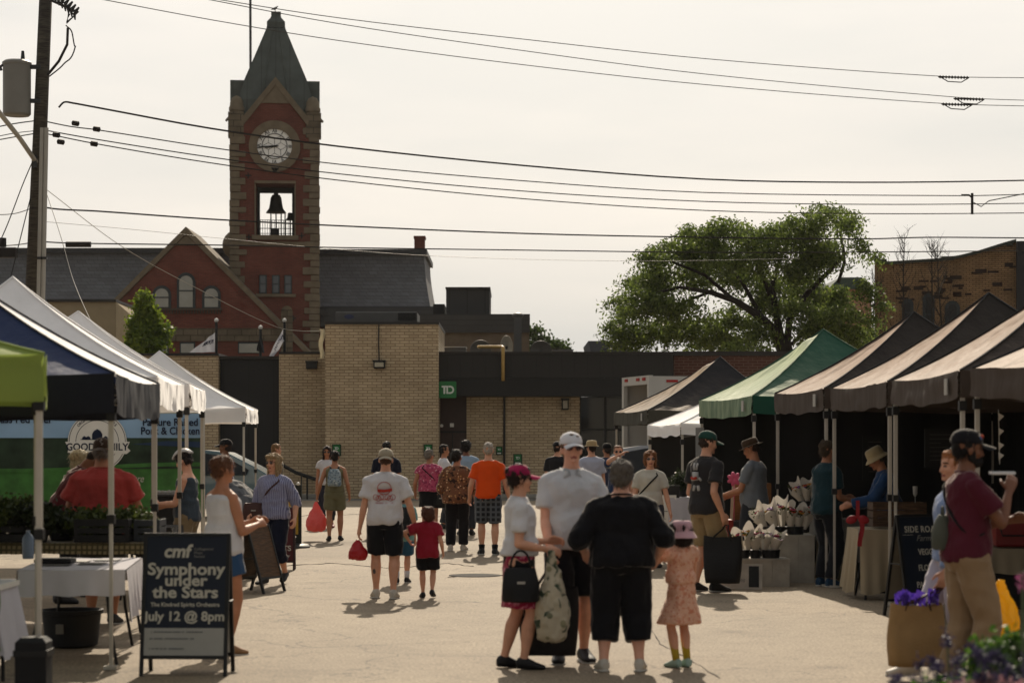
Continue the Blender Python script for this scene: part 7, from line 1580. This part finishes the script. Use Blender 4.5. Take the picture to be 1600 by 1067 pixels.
# white table by white tent
draped('table under a white cloth inside the low white canopy', X_(1075, 31.5), 32.0, .55, 1.0, Z_(778, 31.5), (.6, .3, 0, .6), white_cl, wave=.02)
potted('leafy plants on the white clothed table beside the menu board', X_(1068, 31.8), 31.9, Z_(778, 31.5)+.01, .16, .22, herb_d, 71, n=900, group=None)
b = MB(); Yp = F/101; b.grid(lambda u, v: V((X_(1086+13*u, Yp), Yp-.10+.01*sin(v*7), Z_(668+78*v, Yp))), 4, 10); tag(b.build('price_list', mat('paper_grey', '#8d8c8a', .8, .08, 20), smooth=True), 'long pale paper sheet hanging at the front corner of the green tent', 'paper')
# produce tables
cream = mat('cream_cloth', '#9a8c74')
Yt = 24.0; draped('table under a cream cloth carrying the wooden produce crate', X_(1420, Yt), Yt+.45, 1.05, .8, Z_(828, Yt), (.70, .3, 0, .70), cream, wave=.035)
crate('weathered wooden produce crate on the cream cloth', X_(1405, 24.3), 24.45, Z_(826, Yt)+.012, .60, .38, .27, wood_d, 'wooden_crate')
Ye = 27.2; draped('table under a grey cloth behind the paired tent legs', X_(1328, Ye), Ye+.35, .75, .7, Z_(812, Ye), (.55, .3, 0, .55), mat('grey_linen', '#5f5c56', .9, .08, 3), wave=.02)
r = empty('red_ribbon_bow', P(1342, 812, 23.8), 'red ribbon bow hanging at the corner of the cream clothed table', 'bow'); redm = mat('ribbon_red', '#8f1620', .5, .06); c = P(1340, 813, 23.75)
for sx_ in (-1, 1): b = MB(); b.ell(c+V((sx_*.065, 0, .01)), (.065, .02, .045), Ry(sx_*.3), 12, 8); b.build('loop', redm, r, smooth=True)
b = MB(); b.grid(lambda u, v: c+V((.01+.05*u+.015*sin(v*5), -.01, .02-.30*v)), 3, 10); b.build('ribbon_tail', redm, r, smooth=True); b = MB(); b.grid(lambda u, v: c+V((-.02+.04*u, -.012, .02+.20*v)), 3, 8); b.build('ribbon_tail', redm, r, smooth=True)
Yr2 = 22.6; draped('table under a pale cloth behind the bearded man', X_(1590, Yr2), Yr2+.4, 1.0, .75, Z_(858, Yr2), (.26, .2, 0, .26), cream, wave=.02)
r = empty('cool_box', (X_(1590, Yr2), Yr2+.35, Z_(857, Yr2)), 'red cool box on the table at the right edge', 'cool box'); zb_ = Z_(857, Yr2)+.014
b = MB(); b.box((X_(1560, Yr2), Yr2+.1, zb_), (X_(1625, Yr2), Yr2+.55, zb_+.27), bev=.02); b.build('box_body', mat('cooler_red', '#7f1a18', .4, .06), r); b = MB(); b.box((X_(1559, Yr2), Yr2+.09, zb_+.272), (X_(1626, Yr2), Yr2+.56, zb_+.33), bev=.02); b.build('lid', mat('cooler_red', '#7f1a18'), r)
b = MB(); b.tube([(X_(1566, Yr2), Yr2+.09, zb_+.2), (X_(1568, Yr2), Yr2+.04, zb_+.12), (X_(1618, Yr2), Yr2+.04, zb_+.12), (X_(1620, Yr2), Yr2+.09, zb_+.2)], .01, 6); b.build('handle', black_metal, r)
r = empty('storage_bin', (X_(1575, 22.9), 22.9, 0), 'black storage bin under the table at the right edge', 'bin'); b = MB(); b.box((X_(1548, 22.9), 22.75, 0), (X_(1625, 22.9), 23.2, .42), bev=.02); b.build('bin_body', crate_m, r); b = MB(); b.box((X_(1546, 22.9), 22.73, .421), (X_(1627, 22.9), 23.22, .46), bev=.01); b.build('lid', black_t, r)
# pennants
Yn = 20.8; r = empty('pennant_string', P(1560, 645, Yn), 'vertical string of small white pennants at upper right under the canopy', 'pennant string'); b = MB(); b.tube([P(1560, 640, Yn), P(1562, 725, Yn)], .004, 4); b.build('string', white_paint, r)
for py in (645, 668, 690, 706): b = MB(); b.add([P(1560, py, Yn), P(1560.6, py+13, Yn), P(1569, py+5, Yn-.02), P(1560, py, Yn+.004), P(1560.6, py+13, Yn+.004), P(1569, py+5, Yn-.016)], [(0, 1, 2), (5, 4, 3), (0, 3, 4, 1), (1, 4, 5, 2), (2, 5, 3, 0)]); b.build('pennant', white_paint, r)
# framed chalk menus inside the dark tents
for px, py, w2, h2, Y, lab in ((1377, 715, 58, 70, 26.9, 'faint chalk menu board hanging at the back behind the bucket hat'), (1470, 700, 50, 60, 23.6, 'faint chalk menu board at the back left of the bearded man')):
    r = empty('menu_board', P(px, py+h2/2, Y), lab, 'sign', 'chalk menus inside the dark tents'); b = MB(); b.box(P(px-w2/2, py+h2/2, Y), P(px+w2/2, py-h2/2, Y+.02)); pn = b.build('board', mat('menu_black', '#161514', .8, .2), r)
    b = MB(); rn = random.Random(px)
    for i in range(7): b.box(P(px-w2*.35, py-h2*.36+i*h2*.11+1, Y-.004), P(px-w2*.35+rn.uniform(.3, .7)*w2, py-h2*.36+i*h2*.11, Y-.001))
    b.build('chalk_lines', mat('chalk_dim', '#4a4844', .9), pn)
r = empty('wine_glass_lamp', P(1430, 782, 24.4), 'small clear glass ornament standing in the wooden crate', 'ornament'); b = MB(); b.lathe(P(1430, 790, 24.4), [(.03, 0), (.004, .02), (.004, .10), (.025, .13), (.028, .22), (.022, .22), (.02, .14)], 14); b.build('glass', mat('glass_clear', '#9a9a96', .1, 0, spec=.8), r, smooth=SM)
# ---------------------------------------------------------------- vehicles
tyre = mat('tyre', '#141414', .85, .1); rim = alu
def wheel(parent, x, y, r_=.33, w_=.2):
    b = MB(); RXX = Matrix.Rotation(pi/2, 3, 'X'); b.lathe((x, y, r_), [(.2, -w_/2), (r_*.95, -w_/2), (r_, -w_/2+.03), (r_, w_/2-.03), (r_*.95, w_/2), (.2, w_/2)], 24, RXX); wh = b.build('wheel', tyre, parent, local=True, smooth=SM)
    b = MB(); b.lathe((x, y, r_), [(.001, -w_/2-.004), (.07, -w_/2-.01), (.2, -w_/2), (.2, w_/2), (.07, w_/2+.01), (.001, w_/2+.004)], 20, RXX); b.build('rim', rim, wh, local=True, smooth=SM)
def car(label, x, y, rz, paint, H_=1.5, L_=4.4, suv=False, name='parked_car'):
    """side outline extruded with tumblehome; front towards +x"""
    r = empty(name, (x, y, 0), label, 'car', None, rz); W_ = .88
    if suv: up = [(-2.2, .95), (-2.1, 1.35), (-1.85, H_-.08), (-1.4, H_), (.3, H_-.01), (.75, H_-.1), (1.25, 1.08), (2.0, .98), (2.2, .75)]
    else: up = [(-2.2, .85), (-2.12, 1.0), (-1.8, 1.18), (-1.15, H_-.06), (-.6, H_), (.2, H_-.02), (.6, H_-.12), (1.2, .98), (1.95, .84), (2.2, .65)]
    k_ = L_/4.4; up = [(a*k_, b_) for a, b_ in up]; lo = [(2.25*k_, .35), (2.1*k_, .22), (-2.1*k_, .22), (-2.25*k_, .40)]
    out_ = up+lo; b = MB(); rings = []
    for yy, f in ((-W_, 0), (-W_*.97, 1), (0, 1), (W_*.97, 1), (W_, 0)):
        ring = []
        for a, z in out_:
            tum = max(0, z-.95)*.42; y2 = yy*(1-tum/W_*.9); ring.append(V((a*(.985 if f == 0 else 1), y2, z*(.985 if f == 0 and z > .5 else 1))))
        rings.append(ring)
    b.ring(rings); b.build('body', paint, r, local=True, smooth=radians(30))
    # glass house
    for sgn in (-1, 1):
        g_ = [(a, z) for a, z in up if z > 1.02]; zl = 1.0; b = MB(); pts = []
        xs = [g_[0][0]+.12, g_[-1][0]-.18]
        poly_ = [(xs[0]+.05, zl), (xs[1]+.25, zl)]+[(a*.93+.0, z-.07) for a, z in g_[::-1] if z > 1.15]
        vs = []
        for a, z in poly_: tum = max(0, z-.95)*.42; vs.append(V((a, sgn*(W_*(1-tum/W_*.9)+.006), z)))
        n_ = len(vs); b.add(vs, [tuple(range(n_))] if sgn < 0 else [tuple(reversed(range(n_)))]); b.build('side_window', glass_dark, r, local=True)
    for wx in (-1.35*k_, 1.4*k_):
        for wy in (-W_+.1, W_-.1): wheel(r, wx, wy)
    for sy_ in (-1, 1):
        b = MB(); b.box((-2.2*k_, sy_*.62-.12, .95 if suv else .86), (-2.02*k_, sy_*.62+.14, 1.22 if suv else 1.02), bev=.02); b.build('tail_light', mat('tail_red', '#8a1020', .3), r, local=True)
        b = MB(); b.box((2.0*k_, sy_*.62-.14, .66), (2.19*k_, sy_*.62+.14, .8), bev=.02); b.build('headlight', glass_pale, r, local=True)
        b = MB(); b.box((.75*k_, sy_*(W_+.02)-.05, .98), (.9*k_, sy_*(W_+.02)+.07, 1.10), bev=.02); b.build('wing_mirror', paint, r, local=True)
    return r
car('teal grey hatchback partly hidden behind the farthest white canopy legs', X_(280, 50), 50.5, pi, mat('paint_teal', '#3f5b62', .25, .03, coat=.6), 1.56, 4.3)
car('silver sport utility car behind the far black canopy legs', X_(1098, 52), 52.8, 0, mat('paint_silver', '#8d8f92', .25, .03, coat=.6), 1.66, 4.6, True)
# box truck
rt = empty('box_truck', (X_(1014, 54), 54, 0), 'white box truck with open back standing behind the far black canopy', 'truck', None, radians(14))
tw_ = mat('truck_white', '#b5b3ad', .4, .05, 2); 
TL, TWd, zb_, zt_ = 5.2, 2.3, .95, 3.38
b = MB(); b.box((.10, 0, zb_), (TL, .04, zt_)); b.box((.10, TWd-.04, zb_), (TL, TWd, zt_)); b.box((.10, .04, zt_-.05), (TL, TWd-.04, zt_)); b.box((.10, .04, zb_), (TL, TWd-.04, zb_+.06)); b.box((TL-.04, .04, zb_+.06), (TL, TWd-.04, zt_-.05)); b.build('box_body', tw_, rt, local=True)
b = MB(); b.box((0, -.01, zb_-.05), (.10, .16, zt_+.02)); b.box((0, TWd-.16, zb_-.05), (.10, TWd+.01, zt_+.02)); b.box((0, .16, zt_-.2), (.10, TWd-.16, zt_+.02)); b.build('door_frame', tw_, rt, local=True)
b = MB(); b.box((.13, .10, zb_+.07), (TL-.1, .14, zt_-.10)); b.box((1.4, .14, zb_+.07), (1.45, TWd-.1, zt_-.1)); b.build('plywood_lining', mat('plywood', '#6b5540', .8, .15, 3), rt, local=True)
b = MB(); b.box((.5, -.012, 1.3), (TL-.1, -.001, zt_-.38)); b.build('side_graphic', mat('truck_navy', '#1d2536', .4, .05), rt, local=True)
for x, y in ((.04, .4), (.04, .9), (.04, TWd-.4)): b = MB(); b.box((-.02, y-.12, zt_-.10), (-.001, y+.12, zt_-.03)); b.build('marker_light', mat('marker_red', '#9a1818', .3), rt, local=True)
b = MB(); b.box((.45, -.02, zt_-.15), (.75, -.001, zt_-.09)); b.build('marker_light', MC['marker_red'], rt, local=True)
b = MB(); b.box((.2, .3, .55), (TL+1.8, TWd-.3, .9)); b.build('chassis', black_metal, rt, local=True)
b = MB(); b.poly([(TL+.1, .5), (TL+1.95, .5), (TL+1.95, 1.25), (TL+1.55, 1.5), (TL+1.3, 2.35), (TL+.1, 2.4)], .12, TWd-.12); cb_ = b.build('cab', tw_, rt, local=True)
b = MB(); b.poly([(TL+.45, 1.5), (TL+1.4, 1.5), (TL+1.2, 2.2), (TL+.45, 2.2)], .105, .119); b.build('side_window', glass_dark, cb_, local=True)
for wx in (1.0, TL+1.1):
    for wy in (.2, TWd-.2): wheel(rt, wx, wy, .42, .26)
# utility cover
Y = YG(899); b = MB(); b.lathe((X_(742, Y), Y, 0), [(.34, 0), (.34, .008), (.31, .010), (.001, .010)], 28); pass
tag(b.build('manhole_cover', mat('cast_iron', '#2b2622', .95, .3, 12, .4, 60)), 'round iron cover in the asphalt near the man in orange', 'manhole cover')
# ---------------------------------------------------------------- planting in the lower right corner
mulch = MB(); mulch.grid(lambda u, v: V((1.75+2.2*u, 8.8+2.3*v, .03+.09*sin(pi*u)*sin(pi*v)+.02*noise.noise(V((u*9, v*9, 0))))), 24, 24)
tag(mulch.build('soil', mat('soil', '#2b2119', 1, .3, 12, .5, 40), origin=(2.8, 9.9, 0)), kind='structure')
shrub_m = leaf_mat('shrub_leaf', '#304a1c', '#587a2a', .45); lav_g = leaf_mat('lavender_leaf', '#4c5a44', '#6c7a5a', .3); lav_f = leaf_mat('lavender_flower', '#2e2942', '#453d5c', .3); pink_m = leaf_mat('pink_petal', '#8a6068', '#a88484', .4)
def shrub(label, px, py, Y, rr, hh, m_, seed, n=2600, size=.05, group='leafy plants in the lower right corner', asp=1.7):
    x = X_(px, Y); zt = Z_(py, Y); r = empty('garden_shrub', (x, Y, .05), label, 'plant', group); b = MB(); rn = random.Random(seed)
    for i in range(14): e = V((x+rn.uniform(-1, 1)*rr*.8, Y+rn.uniform(-1, 1)*rr*.6, zt-rn.uniform(0, hh*.5))); b.tube([(x, Y, .05), V((x, Y, .05)).lerp(e, .5)+V((0, 0, .05)), e], [.012, .008, .003], 5)
    b.build('stems', bark, r)
    cl = [(V((x+rn.uniform(-.6, .6)*rr, Y+rn.uniform(-.5, .5)*rr, zt-hh*rn.uniform(.15, .8))), (rr*.5, rr*.5, hh*.25)) for _ in range(7)]; leaves('foliage', cl, n, size, m_, r, .1, seed, asp); return r
shrub('bright green leafy shrub rising in front of the yellow bag', 1572, 998, 10.3, .15, .6, shrub_m, 81, 3600, .028)
shrub('darker green shrub at the right edge of the photo', 1605, 1000, 10.0, .2, .7, leaf_mat('shrub_dark', '#2a3d1c', '#47602c', .4), 82, 4000, .028)
shrub('low green foliage at the feet of the bearded man', 1475, 1058, 9.6, .16, .4, shrub_m, 83, 1600, .022)
def lavender(label, px, py, Y, seed, n=16, sp=.22):
    x = X_(px, Y); zt = Z_(py, Y); r = empty('lavender', (x, Y, .05), label, 'plant', 'lavender plants in the lower right corner'); rn = random.Random(seed); b = MB(); heads = []
    for i in range(n):
        e = V((x+rn.uniform(-1, 1)*sp, Y+rn.uniform(-1, 1)*sp*.7, zt-rn.uniform(0, .22))); b.tube([(x+rn.uniform(-.04, .04), Y, .05), V((x, Y, .05)).lerp(e, .6)+V((0, 0, .03)), e], .0035, 4); heads.append((e, (.010, .010, .035)))
    b.build('stems', lav_g, r); leaves('flower_heads', heads, n*90, .010, lav_f, r, 0, seed, 1.5); leaves('foliage', [(V((x, Y, zt*.4)), (sp*.8, sp*.6, .14))], 900, .03, lav_g, r, 0, seed+1, 4)
for i, (px, py, Y) in enumerate(((1440, 1012, 9.9), (1490, 985, 10.4), (1545, 1020, 9.3), (1590, 1010, 9.1), (1415, 1035, 10.2), (1520, 1045, 9.0))):
    lavender(['sparse lavender leaning left of the bearded man', 'tallest lavender in front of the khaki trousers', 'lavender in front of the bright green shrub', 'lavender at the right edge of the photo', 'lowest leftmost lavender spikes', 'dense lavender beside the pink blossom'][i], px, py, Y, 90+i, n=6 if i in (0, 4) else 11)
x, Y = X_(1540, 9.0), 9.0; r = empty('pink_blossom_plant', (x, Y, .05), 'pale pink blossom cluster at the bottom edge below the green shrub', 'plant'); b = MB(); b.tube([(x, Y, .05), (x, Y, Z_(1045, Y)-.05)], .01, 6); b.build('stems', bark, r)
leaves('blossoms', [(V((x+q*.09, Y, Z_(1052+abs(q)*8, Y)-.04)), (.06, .06, .04)) for q in (-1, 0, 1)], 600, .013, pink_m, r, 0, 99, 1.2)
x, Y = X_(1598, 9.6), 9.6; r = empty('pink_spire_flower', (x, Y, .05), 'pink flower spike at the right edge level with the yellow bag', 'plant'); b = MB(); b.tube([(x, Y, .05), (x, Y, Z_(892, Y))], .006, 6); b.build('stems', lav_g, r)
leaves('blossoms', [(V((x, Y, Z_(900+i*6, Y))), (.009, .009, .012)) for i in range(4)], 120, .007, leaf_mat('magenta_petal', '#a03f7a', '#c07aa0', .4), r, 0, 98, 1.2)
# ---------------------------------------------------------------- the air: pale haze over the whole place
hzb = MB(); hzb.box((-150, -40, -1.0), (150, 175, 32))
hm_ = bpy.data.materials.new('haze'); hm_.use_nodes = True; n = hm_.node_tree; n.nodes.remove(n.nodes['Principled BSDF'])
pv = n.nodes.new('ShaderNodeVolumePrincipled'); pv.inputs['Density'].default_value = .00008; pv.inputs['Color'].default_value = (.95, .93, .90, 1); pv.inputs['Anisotropy'].default_value = .35
n.links.new(pv.outputs[0], n.nodes['Material Output'].inputs['Volume'])
tag(hzb.build('haze', hm_, origin=(0, 60, 0)), kind='stuff')
